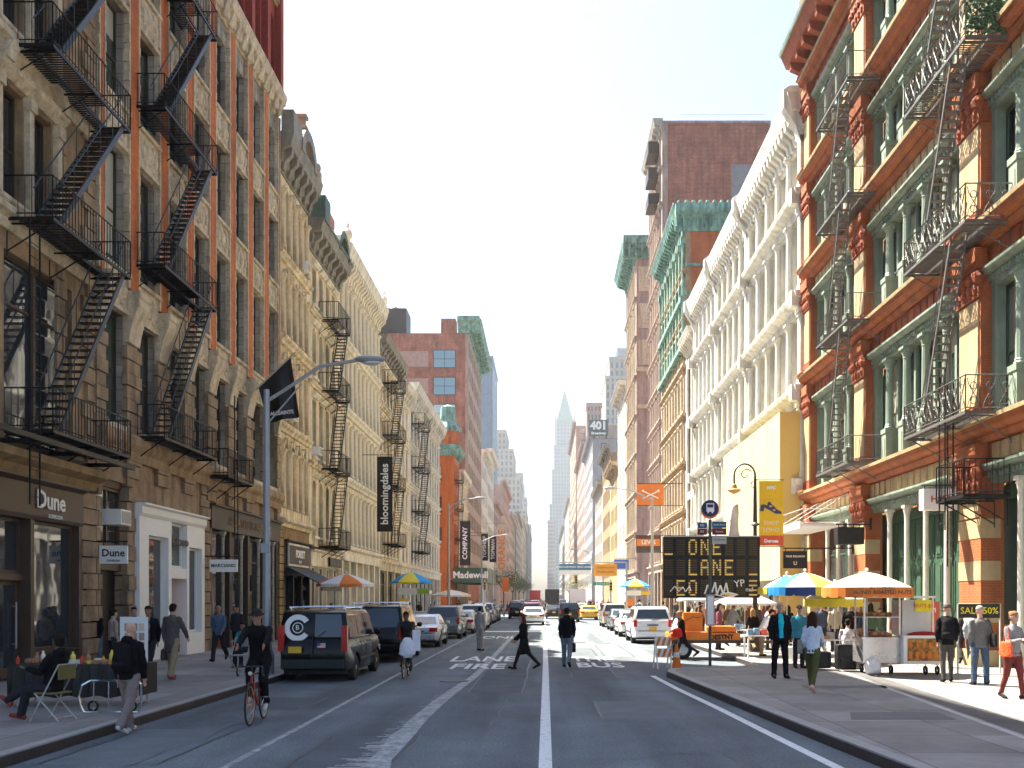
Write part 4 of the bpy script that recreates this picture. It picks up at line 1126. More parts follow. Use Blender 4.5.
# beyond the cross street
def carved_corner():
    r = plain_right(130, 146, 48.5, M['pinkstone'], 'carved_corner_building', 'brown carved stone corner building with a deep green projecting cornice', 5, 8, M['carved'], M['copper'], z0=5.5, brk=14, ch=2.6, cp=1.9, arch=[True, False, False, True, False, False, False, True], depth=16, sm=M['pinkstone'])
    g = r.location; E = TE(130); b = MB(E); b.use(M['copper']); b.profile(XR - 1.9, XR + 7, [(0, 48.5), (.3, 48.5), (.5, 49.5), (1.6, 50.2), (1.8, 51.1), (0, 51.1)])
    k = XR - 2
    while k < XR + 6: b.box(k, k + .25, .3, 1.5, 48.6, 50.1); k += .85
    b.build('end_cornice', r, g)
    b = MB(E); b.use(M['carved'])
    for z in (44.0, 39, 34): 
        b.box(XR + .3, XR + 3.2, 0, .2, z, z + 3.4); b.box(XR + .9, XR + 2.6, .2, .3, z + .6, z + 2.8); b.ball((XR + 1.75, .3, z + 1.7), .6, .2, .8)
    b.box(XR - .1, XR + 6, 0, .5, 33, 33.6); b.box(XR - .1, XR + 6, 0, .4, 28, 28.5); b.build('end_carving', r, g)
carved_corner()

def box_banner(label, x0, x1, y, z0, z1, m, txts, side='R', cat='banner', tiltz=0):
    r = empty('shop_banner', ((x0 + x1) / 2, y, z0), label, cat); g = r.location
    b = MB(); b.use(m); n = 8; vs = []
    for i in range(n + 1):
        s = i / n; x = x0 + (x1 - x0) * s
        vs += [(x, y + .05 * math.sin(s * 7), z0 - tiltz * s), (x, y, z1 - tiltz * s)]
    b.add(vs, [(2 * i, 2 * i + 2, 2 * i + 3, 2 * i + 1) for i in range(n)])
    o = b.build('banner_cloth', r, g, recalc=False); bake(o, [('SOLIDIFY', {'thickness': .03})])
    b = MB(); b.use(M['iron']); xw = XR if side == 'R' else XL
    b.tube((xw, y + .05, z1 + .04), (x0 if side == 'R' else x1, y + .05, z1 + .04), .035); b.tube((xw, y + .05, z0 - .04), (x0 if side == 'R' else x1, y + .05, z0 - .04), .03); b.build('banner_rods', r, g)
    for (s, sz, zz, mm) in txts: text(s, sz, mm, ((x0 + x1) / 2, y - .06, zz), 'cam', r, 'lettering', origin=g, bold=sz * .02)
    return r
def at(px, py, Y): return (px - VX) * Y / F, H0 - (py - VY) * Y / F
xa, zb = at(637, 505, 86); xb, zt = at(664, 484, 86)
r = box_banner('orange banner with crossed white tools over the right sidewalk', xa, xb, 86, zb, zt, orng, [])
b = MB(); b.use(wp); cx, cz = (xa + xb) / 2, (zb + zt) / 2
b.tube((cx - .7, 85.9, cz - .35), (cx + .7, 85.9, cz + .3), .06); b.tube((cx - .7, 85.9, cz + .3), (cx + .7, 85.9, cz - .35), .06); b.ball((cx - .7, 85.9, cz + .32), .12); b.ball((cx + .7, 85.9, cz + .32), .12); b.build('emblem', r, r.location)
xa, zb = at(636, 552, 84.5); xb, zt = at(661, 536, 84.5)
r = box_banner('brown sign with red badge and white Levi lettering on the right side', xa, xb, 84.5, zb, zt, M['brown'], [])
xa, zb = at(637, 546, 84.3); xb, zt = at(660, 539, 84.3)
b = MB(); b.use(orng); b.box(xa, xb, 84.3, 84.4, zb, zt); b.build('badge', r, r.location)
text("LEVI'S", .5, wp, ((xa + xb) / 2, 84.28, (zb + zt) / 2), 'cam', r, 'lettering', origin=r.location, bold=.01)
# ================================================================ FAR BLOCKS
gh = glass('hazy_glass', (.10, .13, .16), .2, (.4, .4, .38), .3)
def block(side, y0, y1, zt, wm, label, name='distant_building', setback=0, depth=22, nf=None, nb=None, top=None, cm_=None, x=None, endw=True):
    """a simpler house far down the street: real openings on the front, a few windows in its end"""
    nf = nf or max(3, int((zt - 5) / 4.2)); nb = nb or max(3, int((y1 - y0) / 3.2))
    xx = (XL if side == 'L' else XR) if x is None else x
    TT = Tof(side, x=xx); r = house(name, label, side, y0, y1, depth, zt, x=xx, group='buildings far down the street'); g = r.location
    shell(r, side, y0, y1, depth, 0, zt, wm, x=xx)
    fh = (zt - 5) / nf; zs = [5 + fh * k for k in range(nf + 1)]
    # one mesh for the wall; windows as a shared far mesh
    b = MB(TT); b.use(wm); cols = cols_even(y0 + .3, y1 - .3, nb, (y1 - y0) / nb * .42)
    zb = 0
    tot = nf * nb
    for i in range(nf):
        zo0, zo1 = zs[i] + fh * .22, zs[i + 1] - fh * .18
        b.box(y0, y1, -.42, 0, zb, zo0); e = y0
        for a, c in cols:
            b.box(e, a, -.42, 0, zo0, zo1); e = c
            if tot <= 100: put_window(r, side, TT, (a + c) / 2, -.28, zo0 + .01, c - a - .01, zo1 - zo0 - .02, M['dframe'], gh, 'hung', True)
        b.box(e, y1, -.42, 0, zo0, zo1); zb = zo1
    b.box(y0, y1, -.42, 0, zb, zt); b.build('wall', r, g)
    if tot > 100:
        q = MB(TT); q.use(gh); q.box(y0 + .3, y1 - .3, -.4, -.3, zs[0], zs[-1]); q.build('window_glass', r, g)
    cornice(r, TT, y0, y1, zt, 1.6, 1.3, cm_ or wm, max(6, nb))
    if endw:
        E = TE(y0); s = -1 if side == 'L' else 1
        for i in range(min(nf, 12)):
            for k in range(3): put_window(r, 'E', E, xx + s * (3 + k * 4.2), .02, zs[max(0, nf - 1 - i)] + fh * .25, 1.6, fh * .5, M['dframe'], gh, 'hung', True, name='end_window')
    return r
# left, beyond the tall brick loft
block('L', 188, 206, 30, M['white'], 'white corner building beyond the tall brick loft', cm_=M['white'])
block('L', 206, 232, 33, M['offwhite'], 'pale grey building with rooftop structure down the left side')
block('L', 232, 262, 24, M['farpink'], 'pink brick building down the left side')
block('L', 276, 330, 35, M['farpink'], 'pink brick tower with white bands down the left side')
block('L', 330, 395, 30, M['farstone'], 'pale stone slab in the left haze')
block('L', 410, 500, 38, M['fargrey'], 'grey slab building in the left haze')
block('L', 515, 640, 44, M['farstone'], 'long pale block in the left haze')
block('L', 660, 860, 52, M['fargrey'], 'furthest grey block of the left row')
# right
block('R', 146, 163, 34, M['offwhite'], 'pale building with bare grey flank beyond the carved corner', depth=22)
block('R', 163, 182, 24, M['rcream'], 'cream building with arched top on the right side')
block('R', 182, 206, 30, M['tanstone'], 'brown building with dark cornice on the right side', cm_=M['dcornice'])
block('R', 206, 236, 26, M['farstone'], 'low pale building past the brown corniced one')
block('R', 250, 300, 44, M['fargrey'], 'grey building with ribbed windows on the right side')
block('R', 300, 372, 50, M['farpink'], 'tall pink building carrying the large number sign')
block('R', 385, 470, 72, M['pinkstone'], 'tall brown stone building beyond the number sign')
block('R', 485, 600, 52, M['farstone'], 'pale block in the right haze')
block('R', 620, 820, 48, M['fargrey'], 'furthest grey block of the right row')

def tower(name, label, x0, x1, y0, y1, steps, m, ribs=8, gm=None, cap=None):
    """steps: (z, inset) levels, narrowing upward"""
    r = empty(name, ((x0 + x1) / 2, (y0 + y1) / 2, 0), label, 'tower', 'towers on the skyline'); g = r.location
    zb = 0
    w = MB(); w.use(m); q = MB(); q.use(gm or gh)
    for (z, ins) in steps:
        a, c, e, f = x0 + ins, x1 - ins, y0 + ins, y1 - ins
        q.box(a + .6, c - .6, e + .6, f - .6, zb, z - .5)
        n = max(3, int(ribs * (c - a) / (x1 - x0))); s = (c - a) / n; hw = s * .24
        for k in range(n + 1):
            u = a + k * s; w.box(max(a, u - hw), min(c, u + hw), e, e + .9, zb, z); w.box(max(a, u - hw), min(c, u + hw), f - .9, f, zb, z)
        n2 = max(3, int(ribs * (f - e) / (x1 - x0))); n2 = min(n2, 24); s = (f - e) / n2; hw = s * .24
        for k in range(n2 + 1):
            v = e + k * s; v0, v1 = max(e + .902, v - hw), min(f - .902, v + hw)
            if v1 > v0: w.box(a, a + .9, v0, v1, zb, z); w.box(c - .9, c, v0, v1, zb, z)
        zz = zb + 3
        while zz < z - 1: w.box(a + .3, c - .3, e + .3, f - .3, zz, zz + 1.5); zz += 4.2
        w.box(a - .3, c + .3, e - .3, f + .3, z - 1.6, z); zb = z
    w.build('masonry', r, g); q.build('windows_glazing', r, g)
    if cap: cap(r, g)
    return r
# blue glass slab left, stepped office tower left
tower('glass_office_slab', 'blue grey glass slab standing behind the tall brick loft', *( -33.5, -22.0), 400, 440, [(104, 0)], M['bluegreen'], 7, glass('blue_sky_glass', (.10, .2, .3), .1, (.14, .25, .35), .4))
tower('stepped_tower', 'stepped stone office tower with a flat crowned top on the left skyline', -58, -12.8, 640, 720, [(62, 0), (84, 4), (104, 9), (118, 14)], M['farstone'], 16)
tower('stepped_tower', 'lower setback tower at the right foot of the stepped one', -36, -13.5, 900, 960, [(72, 0), (98, 4), (122, 8)], M['fargrey'], 9)
def wool_cap(r, g):
    cx, cy = 23, 1107
    b = MB(); b.use(M['farstone'])
    for s in (-1, 1):
        for t in (-1, 1): b.box(cx + s * 11 - 1.2, cx + s * 11 + 1.2, cy + t * 11 - 1.2, cy + t * 11 + 1.2, 175, 206); b.lathe([(1.7, 206), (1.5, 208), (.1, 215)], (cx + s * 11, cy + t * 11, 0), 8)
    b.build('pinnacles', r, g)
    b = MB(); b.use(M['copper']); b.lathe([(9.5, 204), (9.5, 208), (5.2, 224), (4.6, 228), (2.4, 236), (.1, 246)], (cx, cy, 0), 4, sq=1); b.build('copper_spire', r, g)
tower('gothic_tower', 'slender gothic skyscraper with a green pointed roof at the end of the street', 8, 38, 1090, 1125, [(110, -3), (150, 0), (178, 2.5), (204, 5.5)], M['woolstone'], 9, cap=wool_cap)
tower('downtown_tower', 'slim pink slab tower just above the number sign', 16.5, 22.2, 374, 384, [(79, 0)], M['farpink'], 4)
tower('downtown_tower', 'pale blue hazy tower between the gothic skyscraper and the right row', 38, 56, 1180, 1210, [(150, 0), (190, 4)], M['woolstone'], 6)
tower('downtown_tower', 'low pale tower left of the street gap', -34, -22, 1150, 1180, [(120, 0), (140, 3)], M['woolstone'], 6)
tower('downtown_tower', 'dark blue slab tower right of the gothic skyscraper', 36, 44, 1000, 1040, [(170, 0)], M['bluegreen'], 6)
tower('downtown_tower', 'pale slab tower left foot of the gothic skyscraper', 2.5, 11, 1000, 1030, [(84, 0)], M['fargrey'], 5)
tower('downtown_tower', 'dark glass tower rising behind the number sign', 58, 67, 760, 800, [(202, 0)], M['bluegreen'], 6)
tower('downtown_tower', 'pale stepped tower with a pointed roof behind the carved corner', 30, 44, 470, 510, [(112, 0), (122, 2)], M['farstone'], 6)
# number sign
r = empty('number_sign', (24, 372, 60), 'large dark billboard reading 401 on a right side rooftop', 'billboard')
x0, z1 = at(589, 420, 249); x1, z0 = at(608, 436, 249); r.location = ((x0 + x1) / 2, 249, z0)
b = MB(); b.use(plain('slate_board', (.06, .09, .10))); b.box(x0, x1, 248.6, 249, z0, z1); b.build('board', r, r.location)
b = MB(); b.use(M['iron']); b.box(x0 + 1.2, x0 + 1.5, 249, 251, 43.9, z1 - .3); b.box(x1 - .6, x1 - .3, 249, 251, 43.9, z1 - .3); b.build('supports', r, r.location)
text('401', 2.9, M['whitep'], ((x0 + x1) / 2, 248.5, (z0 + z1) / 2 + .5), 'cam', r, 'lettering', origin=r.location, bold=.15); text('Broadway', .95, M['whitep'], ((x0 + x1) / 2, 248.5, z0 + .65), 'cam', r, 'lettering', origin=r.location, bold=.04)
# end of the avenue: a closing row so the street does not run to the empty horizon is not in the photo (it is bright haze)

# ================================================================ GROUND
asph = mat('asphalt', (.112, .134, .150), .85, .25, .5, .55, detail=9, bscale=60)
def asphalt_detail(m):
    """fine aggregate, tar patches and tyre polish"""
    nt = m.node_tree; N = nt.nodes; L = nt.links; b = N['Principled BSDF']
    src = b.inputs['Base Color'].links[0].from_socket
    tc = N.new('ShaderNodeTexCoord')
    v = N.new('ShaderNodeTexNoise'); v.inputs['Scale'].default_value = 26; v.inputs['Detail'].default_value = 3; L.new(tc.outputs['Object'], v.inputs['Vector'])
    r = N.new('ShaderNodeMapRange'); r.inputs['From Min'].default_value = .35; r.inputs['From Max'].default_value = .65; r.inputs['To Min'].default_value = .78; r.inputs['To Max'].default_value = 1.25; L.new(v.outputs['Fac'], r.inputs['Value'])
    m1 = N.new('ShaderNodeVectorMath'); m1.operation = 'SCALE'; L.new(src, m1.inputs[0]); L.new(r.outputs[0], m1.inputs['Scale'])
    mp = N.new('ShaderNodeMapping'); mp.inputs['Scale'].default_value = (.9, .07, 1); L.new(tc.outputs['Object'], mp.inputs['Vector'])
    n = N.new('ShaderNodeTexNoise'); n.inputs['Scale'].default_value = 1.0; n.inputs['Detail'].default_value = 5; L.new(mp.outputs[0], n.inputs['Vector'])
    r2 = N.new('ShaderNodeMapRange'); r2.inputs['From Min'].default_value = .35; r2.inputs['From Max'].default_value = .65; r2.inputs['To Min'].default_value = .68; r2.inputs['To Max'].default_value = 1.3; L.new(n.outputs['Fac'], r2.inputs['Value'])
    m2 = N.new('ShaderNodeVectorMath'); m2.operation = 'SCALE'; L.new(m1.outputs[0], m2.inputs[0]); L.new(r2.outputs[0], m2.inputs['Scale'])
    L.new(m2.outputs[0], b.inputs['Base Color'])
asphalt_detail(asph)
pave = mat('sidewalk_concrete', (.30, .285, .27), .8, .3, .7, .4, detail=8, bscale=30)
def paving_joints(m):
    nt = m.node_tree; N = nt.nodes; L = nt.links; b = N['Principled BSDF']; src = b.inputs['Base Color'].links[0].from_socket
    tc = N.new('ShaderNodeTexCoord'); bt = N.new('ShaderNodeTexBrick'); bt.offset = 0; bt.inputs['Scale'].default_value = 1; bt.inputs['Brick Width'].default_value = 1.5; bt.inputs['Row Height'].default_value = 1.5
    bt.inputs['Mortar Size'].default_value = .014; bt.inputs['Color1'].default_value = (1, 1, 1, 1); bt.inputs['Color2'].default_value = (.7, .69, .68, 1); bt.inputs['Mortar'].default_value = (.4, .4, .4, 1); bt.inputs['Bias'].default_value = .2
    L.new(tc.outputs['Object'], bt.inputs['Vector'])
    mx = N.new('ShaderNodeMixRGB'); mx.blend_type = 'MULTIPLY'; mx.inputs['Fac'].default_value = 1; L.new(src, mx.inputs['Color1']); L.new(bt.outputs['Color'], mx.inputs['Color2'])
    # gum spots and stains
    vo = N.new('ShaderNodeTexVoronoi'); vo.inputs['Scale'].default_value = 3.1; L.new(tc.outputs['Object'], vo.inputs['Vector'])
    rr = N.new('ShaderNodeMapRange'); rr.inputs['From Min'].default_value = .03; rr.inputs['From Max'].default_value = .06; rr.inputs['To Min'].default_value = .42; rr.inputs['To Max'].default_value = 1; L.new(vo.outputs['Distance'], rr.inputs['Value'])
    m1 = N.new('ShaderNodeVectorMath'); m1.operation = 'SCALE'; L.new(mx.outputs[0], m1.inputs[0]); L.new(rr.outputs[0], m1.inputs['Scale']); L.new(m1.outputs[0], b.inputs['Base Color'])
paving_joints(pave)
def paint(name, col, lo, hi, sc_=9):
    """road paint worn through to the asphalt"""
    m = bpy.data.materials.new(name); m.use_nodes = True; nt = m.node_tree; N = nt.nodes; L = nt.links; b = N['Principled BSDF']; b.inputs['Roughness'].default_value = .7
    tc = N.new('ShaderNodeTexCoord'); n = N.new('ShaderNodeTexNoise'); n.inputs['Scale'].default_value = sc_; n.inputs['Detail'].default_value = 8; n.inputs['Roughness'].default_value = .75; L.new(tc.outputs['Object'], n.inputs['Vector'])
    r = N.new('ShaderNodeMapRange'); r.inputs['From Min'].default_value = lo; r.inputs['From Max'].default_value = hi; L.new(n.outputs['Fac'], r.inputs['Value'])
    mx = N.new('ShaderNodeMixRGB'); L.new(r.outputs[0], mx.inputs['Fac']); mx.inputs['Color1'].default_value = (.115, .134, .148, 1); mx.inputs['Color2'].default_value = (*col, 1); L.new(mx.outputs[0], b.inputs['Base Color'])
    return m
pw = paint('white_road_paint', (.66, .68, .68), .30, .46, 7); pf = paint('faded_road_paint', (.42, .44, .44), .38, .62, 5)
def sheet(name, pts, z, m, z0=None):
    b = MB(); b.use(m)
    b.add([(x, y, z) for x, y in pts], [tuple(range(len(pts)))])
    o = b.build(name, recalc=False)
    if o.data.polygons[0].normal.z < 0: o.data.flip_normals()
    return tag(o, kind='structure')
g0 = mat('ground_far', (.12, .12, .12), .9, .1, .05)
sheet('ground', [(-900, -60), (900, -60), (900, 1500), (-900, 1500)], -.02, g0)
KL, KR = -6.7, 6.3
sheet('road', [(-6.9, -40), (6.5, -40), (6.5, 1480), (-6.9, 1480)], 0, asph)
sheet('cross_street', [(-120, 114.5), (-6.9, 114.5), (-6.9, 129), (-120, 129)], 0, asph); sheet('cross_street', [(6.5, 114.5), (120, 114.5), (120, 129), (6.5, 129)], 0, asph)
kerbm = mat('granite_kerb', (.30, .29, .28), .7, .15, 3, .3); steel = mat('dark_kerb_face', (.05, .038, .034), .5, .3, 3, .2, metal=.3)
def walk(name, poly, kerb, m=pave):
    """a raised pavement slab with a separate kerb run along its street edge"""
    sheet(name, poly, SW, m)
    b = MB(); b.use(kerbm); w = .17
    for (x0, y0), (x1, y1) in zip(kerb, kerb[1:]):
        d = Vector((x1 - x0, y1 - y0, 0)).normalized(); s = Vector((-d.y, d.x, 0)) * w
        if True: s = -s if x0 > 0 else s
        a = Vector((x0, y0, 0)); c = Vector((x1, y1, 0)); s2 = s if (a.x + s.x - a.x) * (1 if sum(p[0] for p in poly) > 0 else -1) >= -1e-6 and abs(d.y) > .5 else s
        b.add([a, c, c - s * -1, a - s * -1, a + Vector((0, 0, SW + .012)), c + Vector((0, 0, SW + .012)), c + s + Vector((0, 0, SW + .012)), a + s + Vector((0, 0, SW + .012))],
              [(0, 1, 2, 3), (4, 7, 6, 5), (0, 4, 5, 1), (1, 5, 6, 2), (2, 6, 7, 3), (3, 7, 4, 0)])
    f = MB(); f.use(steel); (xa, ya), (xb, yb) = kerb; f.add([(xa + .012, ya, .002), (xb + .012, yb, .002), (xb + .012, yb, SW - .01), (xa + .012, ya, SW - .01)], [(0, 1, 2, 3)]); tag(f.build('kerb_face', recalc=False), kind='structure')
    return tag(b.build('kerb'), kind='structure')
walk('left_sidewalk_left', [(-13.6, -30), (KL, -30), (KL, 114.5), (-13.6, 114.5)], [(KL, -30), (KL, 114.5)]).name = 'kerb'
walk('sidewalk_left', [(-13.6, 129), (KL, 129), (KL, 1400), (-13.6, 1400)], [(KL, 129), (KL, 1400)])
bump = [(4.55, -30), (4.42, 8), (4.25, 11), (4.0, 14), (3.72, 18), (3.45, 22), (3.25, 25.2), (3.4, 26.1), (3.9, 26.6), (5.6, 27.2), (6.05, 27.8), (6.3, 29), (6.3, 114.5)]
def rwalk(poly_edge, y_end):
    poly = poly_edge + [(13.6, y_end), (13.6, poly_edge[0][1])]
    sheet('sidewalk', poly, SW, pave)
    b = MB(); b.use(kerbm); w = .2; e = poly_edge; n = len(e)
    nor = []
    for i in range(n):
        d = (Vector(e[min(i + 1, n - 1)]) - Vector(e[max(i - 1, 0)])).normalized(); nor.append(Vector((d.y, -d.x)))
    vs = []
    for i in range(n):
        a = Vector(e[i]); c = a + nor[i] * w
        vs += [(a.x, a.y, 0), (a.x, a.y, SW + .01), (c.x, c.y, SW + .01), (c.x, c.y, 0)]
    fs = []
    for i in range(n - 1):
        for k in range(4): fs.append((i * 4 + k, i * 4 + (k + 1) % 4, (i + 1) * 4 + (k + 1) % 4, (i + 1) * 4 + k))
    b.add(vs, fs); tag(b.build('kerb'), kind='structure')
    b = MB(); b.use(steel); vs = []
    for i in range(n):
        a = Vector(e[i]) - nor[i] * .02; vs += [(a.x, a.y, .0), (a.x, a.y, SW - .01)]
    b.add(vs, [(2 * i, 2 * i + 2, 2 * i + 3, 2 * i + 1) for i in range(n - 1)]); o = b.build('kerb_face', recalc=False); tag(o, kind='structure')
rwalk(bump, 114.5); rwalk([(6.3, 129), (6.3, 1400)], 1400)
for o in list(bpy.data.objects):
    if o.name.startswith('left_sidewalk_left') or o.name.startswith('sidewalk_left'): o.name = 'sidewalk'
# darker strips and patches in the right pavement
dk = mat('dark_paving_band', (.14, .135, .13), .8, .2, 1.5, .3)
def strip(name, pts, z, m): return sheet(name, pts, z, m)
strip('pavement_strip', [(6.75, 12.5), (7.3, 12.5), (9.1, 33), (8.75, 33)], SW + .004, mat('dark_slant_band', (.10, .095, .09), .8, .3, 1.5, .3))  # dark slanting strip laid on the pavement
strip('pavement_strip', [(6.55, 12.5), (6.68, 12.5), (8.68, 33), (8.58, 33)], SW + .004, mat('pale_kerb_line', (.42, .4, .38), .8, .2, 1.5, .3))
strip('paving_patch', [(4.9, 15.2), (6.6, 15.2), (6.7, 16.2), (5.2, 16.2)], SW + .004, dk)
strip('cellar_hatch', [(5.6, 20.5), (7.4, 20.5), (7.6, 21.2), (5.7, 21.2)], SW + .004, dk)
# ---- road markings
def line(pts, w, m, name='road_marking', z=.004, jag=0):
    b = MB(); b.use(m); vs = []; n = len(pts)
    for i, (x, y) in enumerate(pts):
        j = R.uniform(-jag, jag) if jag else 0
        ww = w[i] if isinstance(w, list) else w
        vs += [(x - ww / 2 + j, y, z), (x + ww / 2 + j, y, z)]
    b.add(vs, [(2 * i, 2 * i + 1, 2 * i + 3, 2 * i + 2) for i in range(n - 1)])
    return tag(b.build(name, recalc=False), kind='structure')
line([(0.0, 5), (0.02, 30), (0, 47), (0, 112)], .17, pw); line([(0, 131), (0, 600)], .15, pw)
line([(4.0, 8), (3.66, 11), (3.5, 14), (3.3, 18), (3.05, 22), (2.9, 25.6)], .15, pw)
R.seed(2)
def gp(px, py): return ground_at(px, py, .004)
pts = [gp(352, 780), gp(372, 768), gp(400, 740), gp(420, 718), gp(441, 700), gp(455, 690), gp(465, 683), gp(475, 676), gp(483, 668), gp(492, 658), gp(500, 650), gp(505, 644), gp(511, 638)]
line(pts, [.3, .3, .3, .3, .28, .26, .24, .22, .2, .2, .2, .2, .2], pf, z=.005)
line([gp(378, 772), gp(386, 752), gp(398, 735), gp(410, 726)], [.28, .2, .22, .1], pf, z=.009)
# ragged scraped edge beside the faded line
b = MB(); b.use(pf)
for k in range(70):
    t = k / 70; px = 372 + (455 - 372) * t; py = 768 + (690 - 768) * t; x, y = gp(px - 2, py); l = R.uniform(.1, .55) * (1 - .5 * t); hh = R.uniform(.015, .05)
    b.add([(x - l, y - hh, .0072), (x, y - hh, .0072), (x, y + hh, .0072), (x - l, y + hh, .0072)], [(0, 1, 2, 3)])
tag(b.build('road_marking', recalc=False), kind='structure')
line([(-3.95, 8), (-4.0, 20), (-4.05, 28), (-4.1, 60), (-4.1, 110)], .1, pf)
line([(2.9, 45), (2.9, 100)], .12, pw)
def bar(x0, x1, y0, y1, m=pw): return line([((x0 + x1) / 2, y0), ((x0 + x1) / 2, y1)], x1 - x0, m, z=.0065)
bar(-4.0, 3.8, 58.5, 60.5, pw); bar(-4, 6, 104, 104.8); 
for k in range(9): bar(-6 + k * 1.4, -5.4 + k * 1.4, 108, 112)
for (s, px, py, sz, stx) in (('LANE', 484, 659.2, 3.7, .25), ('FIRE', 478, 666.6, 3.0, .31), ('THE', 592, 659.5, 3.2, .25), ('BUS', 600, 665.3, 2.9, .3), ('ONLY', 505, 637.5, 4.2, .22)):
    x, y = gp(px, py); o = text(s, sz, pw, (x, y, .008), 'flat', None, 'road_marking', ext=.001, stretch=stx, bold=.06); tag(o, kind='structure')
# manhole covers
mh = MB(); mh.use(plain('cast_iron_cover', (.06, .06, .06), .5, .5)); mh.lathe([(.36, 0), (.36, .012), (.33, .014), (.0, .014)], (0, 0, 0), 24)
o0 = mh.build('manhole_cover'); tag(o0, 'round iron manhole cover in the lane right of the centre line', 'manhole cover', 'manhole covers'); o0.location = (2.4, 31, .002)
for (x, y, l) in ((-2.3, 24, 'round iron manhole cover in the lane left of the crossing woman'), (1.6, 45, 'round iron manhole cover far up the right lane')):
    c = o0.copy(); C.objects.link(c); c.location = (x, y, .002); c['label'] = l

# utility cuts, tar seams and cracks in the road
tar = mat('tar_seam', (.02, .022, .025), .45, .2, 5); cutm = mat('utility_cut', (.09, .105, .118), .9, .25, 1.2, .5, detail=9, bscale=50); cut2 = mat('old_patch', (.128, .148, .162), .85, .2, 1.5, .5, detail=9, bscale=50)
for (x0, x1, y0, y1, m) in ((-3.2, -1.9, 9.5, 14.5, cutm), (1.0, 2.5, 16.5, 19.3, cut2), (-1.7, -.5, 21, 32, cutm), (.7, 1.9, 25, 40, cutm), (-6.4, -4.9, 12, 15.2, cut2), (-3.6, -2.4, 33, 41, cut2), (2.2, 3.2, 34, 43, cut2), (-6.2, -4.6, 17.8, 20.0, cutm)):
    line([((x0 + x1) / 2, y0), ((x0 + x1) / 2, y1)], x1 - x0, m, 'road_patch', .0022)
    for xx in (x0, x1): line([(xx + R.uniform(-.02, .02), y0 + (y1 - y0) * k / 8) for k in range(9)], .035, tar, 'tar_seam', .0032, .015)
R.seed(31)
for (x, y, n, dx, dy) in ((-1.0, 8.5, 26, .01, .45), (2.6, 9, 20, -.02, .5), (-5.4, 9, 16, .03, .6), (.4, 12, 14, .14, .08), (-4.6, 21, 16, .1, .1), (1.2, 20, 16, .13, -.05), (-3.4, 15.5, 18, .12, .1)):
    pts = [(x + k * dx + R.uniform(-.07, .07), y + k * dy + (R.uniform(-.04, .04) if dy < .3 else 0)) for k in range(n)]
    b = MB(); b.use(tar)
    for a, c in zip(pts, pts[1:]):
        d = Vector((c[0] - a[0], c[1] - a[1], 0)).normalized(); s_ = Vector((-d.y, d.x, 0)) * R.uniform(.006, .014); A = Vector((*a, .0036)); B = Vector((*c, .0036)); b.add([A - s_, B - s_, B + s_, A + s_], [(0, 1, 2, 3)])
    tag(b.build('road_crack', recalc=False), kind='structure')
# ================================================================ PEOPLE
FM = {}
def cloth(col, b=.5):
    k = 'cloth_%02x%02x%02x' % tuple(int(min(.999, c) ** .45 * 255) for c in col)
    return mat(k, col, .85, .14, 6, b, bscale=26, spec=.08)
skin_l = mat('light_skin', (.50, .29, .20), .55, .05, 9, spec=.35); skin_t = mat('tan_skin', (.34, .17, .10), .55, .05, 9, spec=.35); skin_d = mat('dark_skin', (.12, .06, .04), .5, .05, 9, spec=.4)
def ring(b, cs, n=12):
    """loft of ellipses: (centre, rx vector, ry vector)"""
    vs = []; fs = []
    for c, a, d in cs:
        for k in range(n):
            t = 2 * math.pi * k / n; vs.append(c + a * math.cos(t) + d * math.sin(t))
    m = len(cs)
    for i in range(m - 1):
        for k in range(n): fs.append((i * n + k, i * n + (k + 1) % n, (i + 1) * n + (k + 1) % n, (i + 1) * n + k))
    fs += [tuple(range(n))[::-1], tuple(range((m - 1) * n, m * n))]
    b.add(vs, fs)
def seg(b, p, q, r0, r1, n=10):
    p = Vector(p); q = Vector(q); d = q - p
    if d.length < 1e-5: return
    d.normalize(); a = d.orthogonal().normalized(); c = d.cross(a); cs = []
    for t in (-90, -55, -25, 0): s = math.sin(rad(t)); k = max(.05, math.cos(rad(t))); cs.append((p + d * (r0 * s), a * (r0 * k), c * (r0 * k)))
    for t in (0, 25, 55, 90): s = math.sin(rad(t)); k = max(.05, math.cos(rad(t))); cs.append((q + d * (r1 * s), a * (r1 * k), c * (r1 * k)))
    ring(b, cs, n)
def remesh(o, vox, smooth=2, folds=0.0):
    mods = [('REMESH', dict(mode='VOXEL', voxel_size=vox, use_smooth_shade=True))]
    if folds:
        t = bpy.data.textures.get('fold_noise') or bpy.data.textures.new('fold_noise', 'CLOUDS'); t.noise_scale = .09; t.noise_depth = 2
        mods += [('DISPLACE', dict(texture=t, strength=folds, mid_level=.5, texture_coords='LOCAL'))]
    mods += [('SMOOTH', dict(factor=.5, iterations=smooth))]
    bake(o, mods); o.data.polygons.foreach_set('use_smooth', [True] * len(o.data.polygons)); return o
STAND = dict(l=(2, 2), r=(-3, 3), la=(3, 14), ra=(0, 12), lean=0)
WALK = dict(l=(24, 6), r=(-20, 26), la=(-22, 18), ra=(20, 22), lean=3)
WALK2 = dict(l=(-22, 30), r=(25, 5), la=(22, 22), ra=(-20, 16), lean=3)
SIT = dict(l=(86, 88), r=(80, 80), la=(35, 55), ra=(30, 60), lean=4, sit=.46)
